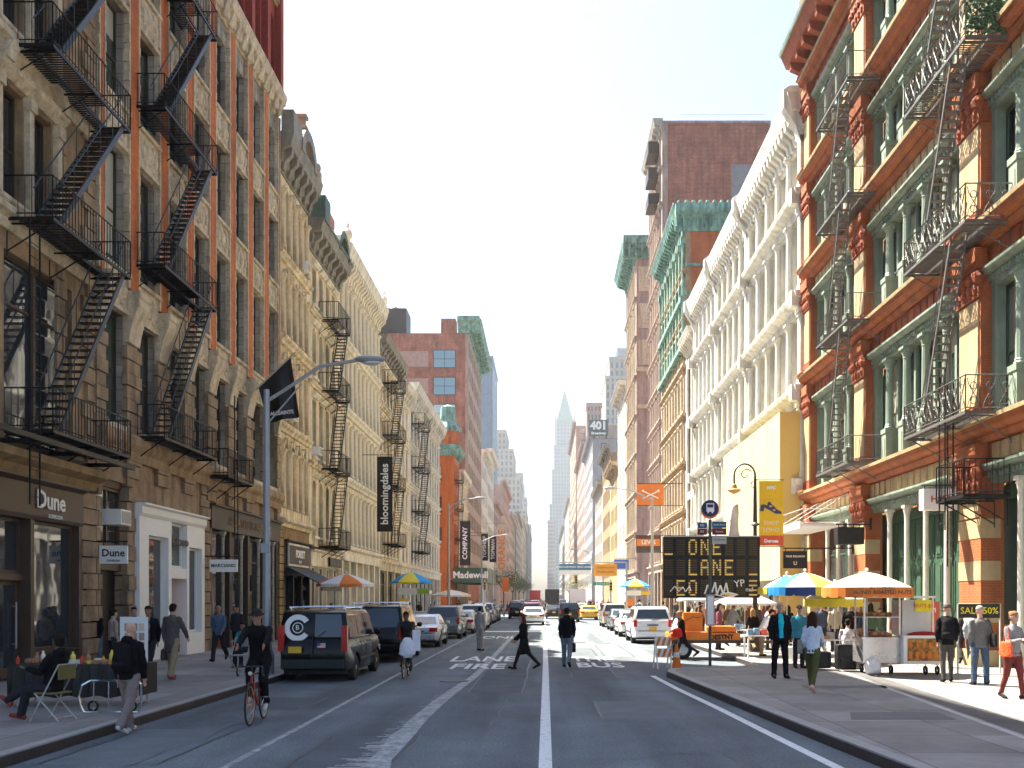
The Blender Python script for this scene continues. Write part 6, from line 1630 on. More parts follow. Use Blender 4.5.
# ================================================================ VEHICLES
tyre_m = plain('tyre_rubber', (.02, .02, .02), .85); rim_m = plain('alloy_rim', (.45, .45, .46), .3, .9); carglass = plain('car_glass', (.02, .03, .035), .04, 0, .9); tail_m = plain('red_tail_lens', (.45, .02, .015), .2); lens_m = plain('clear_lens', (.6, .6, .6), .15); trim_m = plain('black_trim', (.02, .02, .02), .6); plate_m = plain('yellow_plate', (.75, .42, .03), .5); chrome = plain('chrome', (.7, .7, .7), .15, 1)
def car(kind, paint, label, L=4.7, W=1.82, H=1.7, group='vehicles on the road', plate=True, logo=False, rack=False, taxi=False, detail=True, stripes=False):
    r = empty('car', (0, 0, 0), label, {'van': 'van', 'suv': 'car', 'sedan': 'car', 'box': 'van'}[kind], group)
    R_ = .33 if kind != 'suv' else .37; zb = {'van': 1.08, 'suv': 1.08, 'sedan': .92}[kind]; ya, yf = -L / 2 + .95, L / 2 - .9; bz = .26
    # side outline with wheel arches
    def arc(c): return [(c + (R_ + .07) * math.cos(t), max(bz, R_ + (R_ + .07) * math.sin(t))) for t in [math.pi * (1.12 - 1.24 * i / 9) for i in range(10)]]
    ws = {'van': L / 2 - 1.0, 'suv': L / 2 - 1.35, 'sedan': L / 2 - 1.35}[kind]      # windscreen foot
    out = [(-L / 2 + .06, bz + .06)] + arc(ya) + arc(yf) + [(L / 2 - .1, bz + .02), (L / 2, .45), (L / 2 - .02, .68), (L / 2 - .14, .8), (ws + .3, zb - .04), (ws, zb)]
    if kind == 'sedan': out += [(-L / 2 + .75, zb + .02), (-L / 2 + .12, zb), (-L / 2, .85), (-L / 2 + .02, .5)]
    else: out += [(-L / 2 + .08, zb), (-L / 2 + .02, .8), (-L / 2, .5)]
    def width(y, z):
        w = W / 2; e = abs(y) / (L / 2); w -= .12 * max(0, (e - .72) / .28) ** 2; w -= .05 * max(0, (.5 - z) / .3); w -= .04 * max(0, z - .75) / .4; return w
    b = MB(); b.use(paint); n = len(out)
    xs = [-1, -.96, .96, 1]; vs = []
    for s in xs:
        for (y, z) in out:
            k = 1 if abs(s) < 1 else 1; inset = .0 if abs(s) == 1 else .0
            yy, zz = y, z
            if abs(s) == 1:
                yy = y * .992; zz = z - .02 if z > .6 else z + .01
            vs.append((s * width(y, z), yy, zz))
    fs = [tuple(range(n)), tuple(range(3 * n, 4 * n))[::-1]]
    for i in range(3):
        for k in range(n): fs.append((i * n + k, i * n + (k + 1) % n, (i + 1) * n + (k + 1) % n, (i + 1) * n + k))
    b.add(vs, fs); body = b.build('body', r); bake(body, [('BEVEL', dict(width=.035, segments=2, limit_method='ANGLE', angle_limit=rad(28)))])
    body.data.polygons.foreach_set('use_smooth', [True] * len(body.data.polygons)); body.data.set_sharp_from_angle(angle=rad(32))
    # cabin
    rz = H - (.02)
    if kind == 'sedan': cab = [(ws + .02, zb - .02), (ws - .75, rz - .04), (ws - .95, rz), (-.55, rz), (-.85, rz - .05), (-L / 2 + .62, zb - .02)]
    elif kind == 'van': cab = [(ws + .02, zb - .02), (ws - .62, rz - .12), (ws - .95, rz - .02), (-L / 2 + .55, rz), (-L / 2 + .2, rz - .06), (-L / 2 + .09, zb - .02)]
    else: cab = [(ws + .02, zb - .02), (ws - .62, rz - .1), (ws - .9, rz - .01), (-L / 2 + .75, rz), (-L / 2 + .38, rz - .06), (-L / 2 + .1, zb - .02)]
    tum = .15 if kind != 'van' else .1
    cw = lambda z: W / 2 - .045 - tum * (z - zb) / (rz - zb)
    b = MB(); b.use(paint); m_ = len(cab); vs = [(s * cw(z), y, z) for s in (-1, 1) for y, z in cab]
    b.add(vs, [tuple(range(m_)), tuple(range(m_, 2 * m_))[::-1]] + [(k, (k + 1) % m_, m_ + (k + 1) % m_, m_ + k) for k in range(m_)])
    cabin = b.build('cabin', r); bake(cabin, [('BEVEL', dict(width=.04, segments=2, limit_method='ANGLE', angle_limit=rad(20)))])
    cabin.data.polygons.foreach_set('use_smooth', [True] * len(cabin.data.polygons)); cabin.data.set_sharp_from_angle(angle=rad(32))
    # glass: side panes, rear window, windscreen
    def pane(name, pts):
        q = MB(); q.use(carglass); c = sum((Vector(p) for p in pts), Vector()) / len(pts); nrm = (Vector(pts[1]) - Vector(pts[0])).cross(Vector(pts[2]) - Vector(pts[1])).normalized()
        if nrm.dot(c - Vector((0, 0, 1))) < 0: nrm = -nrm
        q.add([Vector(p) + nrm * .008 for p in pts] + [Vector(p) - nrm * .01 for p in pts], [tuple(range(len(pts))), tuple(range(len(pts), 2 * len(pts)))[::-1]] + [(k, (k + 1) % len(pts), len(pts) + (k + 1) % len(pts), len(pts) + k) for k in range(len(pts))]); return q.build(name, r)
    z0, z1 = zb + .05, rz - .12
    def yline(a, c, z): return a[0] + (c[0] - a[0]) * (z - a[1]) / (c[1] - a[1])
    for s in (-1, 1):
        yr0, yr1 = yline(cab[-1], cab[-2], z0) + .1, yline(cab[-1], cab[-2], z1) + .1; yf0, yf1 = yline(cab[0], cab[1], z0) - .12, yline(cab[0], cab[1], z1) - .12
        cuts = [0, .33, .67, 1] if kind != 'sedan' else [0, .5, 1]
        for c0, c1 in zip(cuts, cuts[1:]):
            g_ = .035
            if kind == 'van' and c0 == 0 and logo: pass
            pane('side_window', [(s * (cw(z0)), yr0 + (yf0 - yr0) * c0 + g_, z0), (s * cw(z0), yr0 + (yf0 - yr0) * c1 - g_, z0), (s * cw(z1), yr1 + (yf1 - yr1) * c1 - g_, z1), (s * cw(z1), yr1 + (yf1 - yr1) * c0 + g_, z1)])
    yb0, yb1 = yline(cab[-1], cab[-2], z0 + .02), yline(cab[-1], cab[-2], z1)
    if logo:   # split rear doors: glass in the right leaf only
        pane('rear_window', [(.03, yb0, z0 - .0), (cw(z0) - .14, yb0, z0 - .0), (cw(z1) - .12, yb1, z1), (.03, yb1, z1)])
    else: pane('rear_window', [(-cw(z0) + .12, yb0, z0 + .02), (cw(z0) - .12, yb0, z0 + .02), (cw(z1) - .12, yb1, z1), (-cw(z1) + .12, yb1, z1)])
    yb0, yb1 = yline(cab[0], cab[1], z0), yline(cab[0], cab[1], z1 + .02); pane('windscreen', [(-cw(z0) + .1, yb0, z0), (cw(z0) - .1, yb0, z0), (cw(z1) - .1, yb1, z1), (-cw(z1) + .1, yb1, z1)])
    # wheels
    for s in (-1, 1):
        for y in (ya, yf):
            t = MB(); t.use(tyre_m); t.lathe([(R_ - .1, -.1), (R_ - .03, -.11), (R_, -.08), (R_, .08), (R_ - .03, .11), (R_ - .1, .1)], (s * (W / 2 - .13), y, R_), 20, 'x')
            wl = t.build('wheel', r, smooth=False); q = MB(); q.use(rim_m); xo = s * (W / 2 - .035)
            q.torus((xo - s * .02, y, R_), R_ - .1, .018, 'x', 20, 6); q.lathe([(.001, -.03), (.06, -.03), (.06, .03), (.001, .03)], (xo - s * .02, y, R_), 10, 'x')
            for k in range(7): a = k * 2 * math.pi / 7; q.tube((xo - s * .03, y + .05 * math.cos(a), R_ + .05 * math.sin(a)), (xo - s * .02, y + (R_ - .1) * math.cos(a), R_ + (R_ - .1) * math.sin(a)), .022, n=5)
            q.use(trim_m); q.lathe([(.001, -.01), (R_ - .1, -.01), (R_ - .1, .01), (.001, .01)], (xo - s * .07, y, R_), 16, 'x'); q.build('rim', wl)
        # lights
        q = MB(); q.use(tail_m); x1 = s * (W / 2 - .06); yb = -L / 2
        if kind == 'sedan': q.box(min(x1, x1 - s * .34), max(x1, x1 - s * .34), yb - .012, yb + .12, .68, .85)
        else: q.box(min(x1, x1 - s * .15), max(x1, x1 - s * .15), yb - .012, yb + .1, .78, zb + (.34 if kind == 'van' else .02))
        q.build('tail_light', r); q = MB(); q.use(lens_m); q.box(min(x1 - s * .02, x1 - s * .4), max(x1 - s * .02, x1 - s * .4), L / 2 - .22, L / 2 - .02, .58, .74); q.build('headlight', r)
        q = MB(); q.use(paint); q.ball((s * (W / 2 + .08), ws - .35, zb + .08), .1, .06, .09); q.use(trim_m); q.tube((s * (W / 2 - .06), ws - .33, zb + .02), (s * (W / 2 + .04), ws - .33, zb + .04), .025); q.build('mirror', r)
    q = MB(); q.use(trim_m if kind == 'van' else paint); q.box(-W / 2 + .14, W / 2 - .14, -L / 2 - .07, -L / 2 + .1, .34, .58); o = q.build('bumper', r); bake(o, [('BEVEL', dict(width=.03, segments=2))])
    q = MB(); q.use(trim_m); q.box(-W / 2 + .15, W / 2 - .15, -L / 2 + .3, L / 2 - .3, .2, .3); q.box(-.7, .7, L / 2 - .03, L / 2 + .01, .42, .6); q.build('underbody', r)
    if plate: q = MB(); q.use(plate_m); q.box(-.16, .16, -L / 2 - .085, -L / 2 - .06, .62 if kind != 'sedan' else .6, .78 if kind != 'sedan' else .75); q.build('number_plate', r)
    q = MB(); q.use(trim_m); yb = -L / 2
    for s in (-1, 1):
        for y in (ws - .55, (ws + ya) / 2 - .1, ya + .55): q.box(s * (W / 2 - .004) - .006, s * (W / 2 - .004) + .006, y, y + .012, .42, zb - .02)
        q.box(s * (W / 2 + .0) - .012, s * (W / 2) + .012, ya + .45, yf - .45, .5, .56)
    if logo: q.box(-.008, .008, yb - .012, yb + .06, .62, zb + .1); q.box(.05, .2, yb - .03, yb + .0, .98, 1.03); q.smooth_path([(.1, yb + .08, zb + .05), (.3, yb + .1, zb + .2)], .01, 4)
    else: q.box(-W / 2 + .3, W / 2 - .3, yb - .02, yb + .02, .6, .612); q.box(-.25, .25, yb - .03, yb + .01, zb - .24, zb - .19); q.tube((-.05, yb + .1, zb + .03), (.4, yb + .14, zb + .08), .01)
    q.tube((-.5, yb - .06, .24), (-.5, yb + .2, .24), .035, n=8); q.build('panel_trim', r)
    for s in (-1, 1):
        for y in (ws - 1.15, (ws + ya) / 2 - .55): q = MB(); q.use(chrome if kind == 'suv' else paint); q.box(s * (W / 2 + .002) - .018, s * (W / 2 + .002) + .018, y, y + .17, zb - .16, zb - .12); q.build('door_handle', r)
    if kind in ('van', 'suv'):
        q = MB(); q.use(chrome if rack else trim_m)
        for s in (-1, 1): q.tube((s * (W / 2 - .24), -L / 2 + .5, H + .02), (s * (W / 2 - .24), ws - 1.0, H + .01), .02)
        if rack:
            for y in (-L / 2 + .55, -.4, .6): q.tube((-W / 2 + .2, y, H + .045), (W / 2 - .2, y, H + .045), .016); 
        for s in (-1, 1):
            for y in (-L / 2 + .6, ws - 1.1): q.tube((s * (W / 2 - .24), y, H - .05), (s * (W / 2 - .24), y, H + .05), .02)
        q.build('roof_rails', r)
    return r
def P(name, col, rough=.3, metal=.2): return plain(name, col, rough, metal, .4, .6)
pb = plain('black_car_paint', (.004, .004, .004), .2, 0, .22, .12); ps = P('silver_car_paint', (.48, .5, .52), .3, .6); pg = P('grey_green_car_paint', (.13, .15, .15)); pwh = P('white_car_paint', (.8, .8, .8), .35, 0); py_ = P('yellow_cab_paint', (.78, .42, .02), .35, 0); pr = P('dark_red_car_paint', (.25, .03, .03)); pbe = P('beige_car_paint', (.42, .38, .32)); pbl = P('blue_car_paint', (.05, .09, .16))
def put(o, px, py, rz=0, X=None):
    x, y = ground_at(px, py); L = 0
    o.location = (X if X is not None else x, y, 0); o.rotation_euler = (0, 0, rad(rz)); return o
van = car('van', pb, 'black delivery van with round white C emblem and roof rack parked on the left', 4.8, 1.84, 1.83, rack=True, logo=True)
van['category'] = 'van'; van.location = (-5.75, 25.9, 0)
def van_art():
    y = -2.4 + .135; q = MB(); q.use(M['whitep']); c = (-.40, 1.36)
    q.T = lambda u, w, z: (u, -2.235 - w - (1.36 - z) * .16, z)
    q.arcband(c[0], c[1], .20, .33, .03, .042, 28, 1, math.pi + rad(35), math.pi + rad(325)); q.arcband(c[0], c[1], .115, .135, .03, .042, 20, 1, 0, 2 * math.pi)
    q.build('round_emblem', van)
    text('B', .17, M['whitep'], (c[0], -2.30, c[1]), 'cam', van, 'emblem_letter'); 
    q = MB(); q.use(wp); q.box(.12, .32, -2.42, -2.405, .86, .98); q.use(red)
    for k in range(3): q.box(.12, .32, -2.424, -2.42, .86 + k * .045, .88 + k * .045)
    q.use(blu); q.box(.12, .2, -2.427, -2.42, .925, .98); q.build('flag_sticker', van)
    text('CITY COFFEE', .07, M['irongrey'], (-.2, -2.42, .78), 'cam', van, 'lettering') if False else None
    for ch in van.children:
        if ch.name.startswith('number_plate'): ch.location = (-.42, 0, .12)
van_art()
suv = car('suv', pb, 'big black sport utility car parked in front of the black van', 5.1, 1.98, 1.9, rack=True); suv.location = (-5.55, 33.2, 0); suv.rotation_euler = (0, 0, rad(1))
sed = car('sedan', ps, 'silver sedan parked beyond the big black sport utility car', 4.6, 1.76, 1.42); sed.location = (-5.35, 42.2, 0)
gs = car('suv', pg, 'grey green sport utility car parked beyond the silver sedan', 4.7, 1.84, 1.74); gs.location = (-5.2, 50.5, 0)
q = dup(sed, (-5.0, 57.5, 0), 0, 'silver grey sedan parked third from the black cars'); 
def recolour(c, m):
    for ch in c.children:
        if ch.name.split('.')[0] in ('body', 'cabin', 'bumper', 'mirror'):
            ch.data = ch.data.copy(); ch.data.materials[0] = m
recolour(q, pbe); q['label'] = 'beige sedan parked beyond the grey green sport utility car'
ws_ = car('suv', pwh, 'white sport utility car parked on the left beside the man in the tracksuit', 4.6, 1.85, 1.72); ws_.location = (-4.75, 64.5, 0)
rs = car('suv', pwh, 'white crossover car parked on the sunny right side beyond the barricade', 4.6, 1.85, 1.72); rs.location = (4.9, 45.5, 0)
q = dup(sed, (4.85, 53, 0), 0, 'white sedan parked beyond the white crossover on the right'); recolour(q, pwh)
def traffic(lst):
    for (src, x, y, m, lab, rz) in lst:
        q = dup(src, (x, y, 0), rad(rz), lab, 'vehicles on the road')
        if m: recolour(q, m)
def sign_box(c):
    q = MB(); q.use(wp); q.box(-.3, .3, -.1, .1, 1.72, 1.88); q.build('roof_sign', c)
traffic([(sed, -.9, 75, pwh, 'white police style sedan heading away left of the centre line', 0), (gs, -1.2, 84, pr, 'dark red sport utility car behind the white sedan in the middle lane', 0), (gs, 2.1, 84, pb, 'black tall car heading away right of the centre line', 0),
         (sed, .9, 97, pb, 'black sedan queued beyond the black tall car', 0), (sed, 4.2, 92, py_, 'yellow cab sedan queued in the right lane', 0), (gs, -2.8, 97, pb, 'black sport utility car queued left of the dark red one', 0), (sed, -5.0, 72, pbl, 'dark blue sedan parked on the left past the white sport utility car', 0), (gs, -5.0, 79, ps, 'silver sport utility car parked on the left before the cross street', 0), (sed, -5.0, 87, pb, 'black sedan parked on the left before the cross street', 0),
         (sed, 5.0, 62, pg, 'grey sedan parked on the right beyond the two white cars', 0), (gs, 5.0, 70, pbe, 'beige sport utility car parked on the right', 0)])
cols_ = [(py_, 'yellow'), (pb, 'black'), (pwh, 'white'), (ps, 'silver'), (pr, 'dark red'), (pbl, 'dark blue')]
R.seed(21)
for k in range(34):
    y = 134 + k * 8.5 + R.uniform(-2, 2); lane = R.choice([-4.9, -1.8, 1.5, 4.9]); m, nme = cols_[R.choice([0, 1, 1, 2, 2, 3, 3, 4, 5])]
    reach = 'just beyond the cross street' if y < 200 else 'far down the avenue'; sd = 'left' if lane < 0 else 'right'
    q = dup([sed, gs][k % 2], (lane, y, 0), 0, f"distant {nme} {'sedan' if k % 2 == 0 else 'tall car'} in the {sd} lanes {reach}", f"distant {nme} {'sedans' if k % 2 == 0 else 'tall cars'} {sd} {reach}"); recolour(q, m)
# distant box truck and red truck
def truck(label, x, y, m, cabm, H=3.4):
    r = empty('truck', (x, y, 0), label, 'truck', 'trucks far down the avenue'); b = MB(); b.use(m); b.box(-1.2, 1.2, -3.2, 2.0, .9, H); o = b.build('cargo_box', r); bake(o, [('BEVEL', dict(width=.06, segments=2))])
    b = MB(); b.use(cabm); b.prism([(2.1, .6), (4.0, .6), (4.0, 1.5), (3.6, 2.5), (2.1, 2.6)], lambda a, c, h: (h, a, c), -1.1, 1.1); b.build('cab', r); b = MB(); b.use(trim_m); b.box(-1.0, 1.0, -3.2, 3.9, .6, .9); b.box(-1.2, 1.2, -3.3, -3.2, .9, 1.0); b.build('chassis', r)
    for s in (-1, 1):
        for yy in (-2.0, 3.0): q = MB(); q.use(tyre_m); q.lathe([(.001, -.13), (.48, -.13), (.5, .0), (.48, .13), (.001, .13)], (s * 1.0, yy, .5), 16, 'x'); q.build('wheel', r)
        q = MB(); q.use(tail_m); q.box(s * 1.0 - .1, s * 1.0 + .1, -3.25, -3.2, 1.1, 1.3); q.build('tail_light', r)
truck('tall white box truck right of centre past the cross street', 6.0 - 1.2, 143, pwh, pwh); truck('dark box truck in the middle lane far down the avenue', 1.2, 165, pb, pr, 3.6); truck('red truck in the left lane far down the avenue', -2.2, 212, plain('bright_red_paint', (.5, .03, .02)), pr, 3.8)

# ================================================================ BICYCLES
def bicycle(label, loc, rz, fm_, drop=True):
    r = empty('bicycle', loc, label, 'bicycle'); Rw = .34; wb = 1.02
    hub = {'f': (0, wb / 2, Rw), 'b': (0, -wb / 2, Rw)}
    for k in ('f', 'b'):
        c = hub[k]; q = MB(); q.use(tyre_m); q.torus(c, Rw - .014, .016, 'x', 36, 8); w_ = q.build('wheel', r, smooth=True); q = MB(); q.use(plain('tan_rim', (.5, .32, .18), .4, .3)); q.torus(c, Rw - .034, .01, 'x', 36, 6); q.lathe([(.001, -.04), (.022, -.04), (.022, .04), (.001, .04)], c, 8, 'x')
        for i in range(18): a = i * math.pi / 9; q.tube((c[0] + (.03 if i % 2 else -.03), c[1], c[2]), (c[0], c[1] + (Rw - .04) * math.cos(a), c[2] + (Rw - .04) * math.sin(a)), .0022, n=3, caps=False)
        q.build('rim', w_)
    q = MB(); q.use(fm_); bb = (0, -.06, .28); st = (0, -.22, .82); hd = (0, .36, .84); hd2 = (0, .385, .72)
    for a, c, rr in ((bb, st, .016), (st, hd, .015), (bb, hd2, .018), (bb, hub['b'], .011), ((0, -.2, .78), hub['b'], .009), (hd, hd2, .02)): q.tube(a, c, rr, n=8)
    q.build('frame', r)
    q = MB(); q.use(fm_)
    for s in (-1, 1): q.smooth_path([(s * .05, .39, .70), (s * .055, .42, .55), (s * .05, wb / 2, Rw)], .011, 6)
    q.tube((-.05, .39, .7), (.05, .39, .7), .014); q.build('fork', r)
    q = MB(); q.use(plain('bar_tape', (.03, .03, .03))); q.tube((0, .36, .84), (0, .35, .96), .014); q.tube((0, .35, .95), (0, .43, .97), .014)
    if drop:
        for s in (-1, 1): q.smooth_path([(0, .43, .97), (s * .19, .43, .97), (s * .205, .50, .95), (s * .205, .53, .88), (s * .205, .47, .82), (s * .205, .40, .83)], .014, 8)
    else:
        for s in (-1, 1): q.smooth_path([(0, .43, .97), (s * .12, .44, 1.03), (s * .27, .36, 1.04), (s * .32, .28, 1.03)], .014, 8)
    q.build('handlebar', r)
    q = MB(); q.use(trim_m); q.tube(st, (0, -.26, .93), .012); q.ball((0, -.29, .95), .07, .13, .03); q.build('saddle', r)
    q = MB(); q.use(chrome); q.lathe([(.001, -.005), (.09, -.005), (.09, .005), (.001, .005)], (.05, bb[1], bb[2]), 20, 'x'); q.tube((.06, bb[1], bb[2]), (.09, bb[1] + .1, bb[2] - .14), .01); q.tube((-.06, bb[1], bb[2]), (-.09, bb[1] - .1, bb[2] + .14), .01); q.box(.07, .16, .0, .1, .12, .145); q.box(-.16, -.07, -.2, -.1, .405, .43); q.build('crankset', r)
    q = MB(); q.use(lens_m); q.lathe([(.03, 0), (.035, .03), (.02, .06)], (0, .46, .86), 10, 'y'); q.build('headlight', r)
    r.location = loc; r.rotation_euler = (0, 0, rad(rz)); return r
RIDE = dict(l=(34, 62), r=(62, 72), la=(52, 10, 8, 2), ra=(52, 10, 8, 2), lean=22, nod=-14)
def rider(label, loc, rz, pose, sitz, H, **kw):
    p, J, off = figure(label, loc, -rz, dict(pose, sit=sitz), **kw, H=H)
    return p
bx, by, _ = P_at(257, 722); bicycle('road bicycle with drop bars and tan rims ridden towards the camera', (bx, by, 0), 184, plain('red_bicycle_frame', (.3, .04, .02), .3))
def shifted(x, y, rz, d): a = rad(rz); return (x - math.sin(a) * d, y + math.cos(a) * d, 0)
rider('cyclist in black coat and flat hat riding the road bicycle towards the camera', shifted(bx, by, 184, -.28), 184, RIDE, .96, 1.84, top=BLK, bottom=BLK, tops='jacket', hair='hat', hcol=(.03, .025, .02), skin=skin_t, shoes=(.6, .55, .5), vox=.009, extras=[('bag', BLK, 1)] if False else [])
bx, by, _ = P_at(406, 677); bicycle('city bicycle ridden beside the silver sedan', (bx, by, 0), 181, plain('dark_bicycle_frame', (.03, .03, .03), .3), False)
rider('delivery cyclist in dark jacket carrying white bags beside the silver sedan', shifted(bx, by, 181, -.28), 181, RIDE, .93, 1.7, top=(.035, .03, .03), bottom=(.1, .06, .04), tops='jacket', hair='short', skin=skin_d)
sb = empty('shopping_bag', (bx + .12, by - .62, .85), 'white plastic bags hung on the handlebar of the city bicycle', 'bag'); q = MB(); q.use(plain('white_plastic', (.75, .72, .74), .4)); ring(q, [(Vector((c, 0, z)), Vector((rx, 0, 0)), Vector((0, ry, 0))) for c, z, rx, ry in ((0, -.3, .1, .08), (0, -.2, .22, .12), (.02, .05, .2, .1), (.0, .22, .08, .05))], 12); o = q.build('bag_body', sb); remesh(o, .02, 1, .05); o.data.materials.clear(); o.data.materials.append(plain('white_plastic', (.75, .72, .74)))
q = MB(); q.use(plain('white_plastic', (.7, .7, .7))); q.box(.14, .34, -.02, .04, -.12, .42); o = q.build('flat_board', sb)
# ================================================================ STREET FURNITURE AND STALLS
pole_m = mat('galvanised_pole', (.34, .35, .36), .45, .08, 3, .1, metal=.3)
def street_lamp(label, x, y, h=7.7, armx=2.6, s=1, rise=.6):
    r = empty('street_lamp', (x, y, SW), label, 'street lamp', 'cobra head street lamps'); q = MB(); q.use(pole_m); q.lathe([(.2, 0), (.2, .5), (.15, .6), (.12, .9)], (0, 0, 0), 8); q.lathe([(.115, .6), (.075, h)], (0, 0, 0), 8); q.box(-.12, .12, -.13, -.1, 3.1, 3.35); q.build('pole', r)
    q = MB(); q.use(pole_m); q.smooth_path([(0, 0, h - .3), (s * .4, 0, h - .05), (s * armx * .6, 0, h + rise * .8), (s * armx, 0, h + rise)], .045, 6); q.tube((0, 0, h - .9), (s * .9, 0, h + .15), .02); q.build('arm', r)
    q = MB(); q.use(pole_m); q.ball((s * (armx + .35), 0, h + rise + .03), .42, .17, .1, 12, 6); q.use(lens_m); q.ball((s * (armx + .4), 0, h + rise - .05), .24, .12, .08); q.build('lamp_head', r); return r
street_lamp('tall grey cobra head street lamp rising beside the black van', -7.15, 24.4, 7.3, 2.3, 1, .75)
a = street_lamp('slim grey street lamp beside the blue and yellow umbrella on the left', -7.2, 71, 9.0, 2.0, 1, .4)
for (x, y, l, s) in ((7.0, 62, 'grey street lamp on the right pavement beyond the white cars', -1), (-7.2, 108, 'far grey street lamp at the left corner of the cross street', 1), (7.0, 140, 'far grey street lamp past the cross street on the right', -1)): street_lamp(l, x, y, 8.6, 2.4, s, .5)
def bishop():
    x, y = 7.63, 34.5; r = empty('ornate_street_lamp', (x, y, SW), 'ornate dark crook shaped street lamp carrying a yellow banner', 'street lamp'); im = plain('bronze_paint', (.05, .035, .03), .5)
    q = MB(); q.use(im); q.lathe([(.24, 0), (.24, .3), (.16, .4), (.14, 1.0), (.1, 1.1), (.075, 3.6), (.12, 3.62), (.12, 3.72), (.07, 3.8), (.07, 4.55), (.18, 4.62), (.08, 4.7), (.055, 6.2), (.03, 6.5)], (0, 0, 0), 10); q.build('post', r)
    q = MB(); q.use(im); pts = [(0, 0, 6.1)] + [(-.38 + .38 * math.cos(t), 0, 6.4 + .42 * math.sin(t)) for t in [math.pi * i / 10 for i in range(11)]] + [(-.76, 0, 6.1)]; q.smooth_path(pts, .035, 6)
    sp = [(-.34 + (.24 - .02 * i) * math.cos(i * .6 + .5), 0, 6.42 + (.24 - .02 * i) * math.sin(i * .6 + .5)) for i in range(11)]; q.smooth_path(sp, .022, 5); q.smooth_path([(-.1, 0, 6.2), (-.16, 0, 6.05), (-.08, 0, 5.95), (-.02, 0, 6.05)], .02, 5); q.build('crook', r)
    q = MB(); q.use(plain('amber_glass_bell', (.45, .25, .06), .3)); q.lathe([(.05, .25), (.09, .2), (.12, .08), (.26, .02), (.26, 0), (.1, -.1), (.0, -.14)], (-.76, 0, 5.85), 14); q.build('lamp_bell', r)
    bn = MB(); bn.use(plain('banner_yellow', (.85, .5, .015), .6)); bn.box(.14, 1.02, -.015, .015, 3.9, 6.2); o = bn.build('banner', r)
    bn = MB(); bn.use(plain('banner_red', (.7, .09, .03), .6)); bn.box(.135, 1.025, -.02, .02, 3.85, 4.22); bn.build('banner_foot', o)
    bn = MB(); bn.use(im); bn.tube((0, 0, 6.24), (1.04, 0, 6.24), .018); bn.tube((0, 0, 3.82), (1.04, 0, 3.82), .018); bn.build('banner_arm', r)
    text('NYC', .15, wp, (.58, -.022, 5.95), 'cam', o, 'lettering', bold=.012); text('SHOP', .21, M['cream'], (.58, -.022, 4.67), 'cam', o, 'lettering', space=1.1); text('SOHO', .21, M['cream'], (.58, -.022, 4.42), 'cam', o, 'lettering', space=1.1); text('Bergen', .17, wp, (.58, -.03, 4.03), 'cam', o, 'lettering', bold=.01) if False else None
    text('mytheresa', .14, wp, (.58, -.03, 4.03), 'cam', o, 'lettering', bold=.006) if False else text('Derosa', .17, wp, (.58, -.03, 4.02), 'cam', o, 'lettering', bold=.008)
    sh = MB(); sh.use(plain('navy_leather', (.05, .05, .16), .4)); fn = lambda a, c, h: (.58 + a, -h, 5.25 + c)
    sh.prism([(-.4, -.14), (-.28, -.16), (-.25, -.02), (-.05, -.12), (.15, -.24), (.36, -.25), (.38, -.18), (.2, -.08), (.12, .0), (.0, .12), (-.06, .2), (-.12, .18), (-.14, .06), (-.3, .1), (-.38, .06)], fn, .018, .04)
    sh.use(plain('banner_yellow', (.85, .5, .015), .6)); sh.tube(fn(-.08, .04, .04), fn(.02, .02, .04), .03, n=6); sh.tube(fn(.06, -.1, .04), fn(.14, -.12, .04), .03, n=6); sh.smooth_path([fn(-.36, .08, .03), fn(-.38, .2, .03), fn(-.3, .24, .03), fn(-.14, .18, .03)], .02, 5); sh.build('sandal_picture', o)
    # furled pale cloth tied under the bell
    c = empty('hanging_cloth', (x - .76, y, SW + 3.2), 'white and rust hanging cloth below the ornate lamp bell', 'cloth'); q = MB(); vs = []; cm = mat('white_rust_cloth', (.7, .6, .5), .8, .2, 2, .2); q.use(cm); nn = 10
    for i in range(9):
        z = i / 8 * 2.55; 
        for k in range(nn): t = 2 * math.pi * k / nn; rr = (.30 - .022 * i) * (1 + .25 * math.sin(3 * t + i)); vs.append((rr * math.cos(t), rr * .5 * math.sin(t), z - .4))
    q.add(vs, [(i * nn + k, i * nn + (k + 1) % nn, (i + 1) * nn + (k + 1) % nn, (i + 1) * nn + k) for i in range(8) for k in range(nn)] + [tuple(range(nn))[::-1], tuple(range(8 * nn, 9 * nn))]); q.build('cloth_folds', c, smooth=True)
bishop()
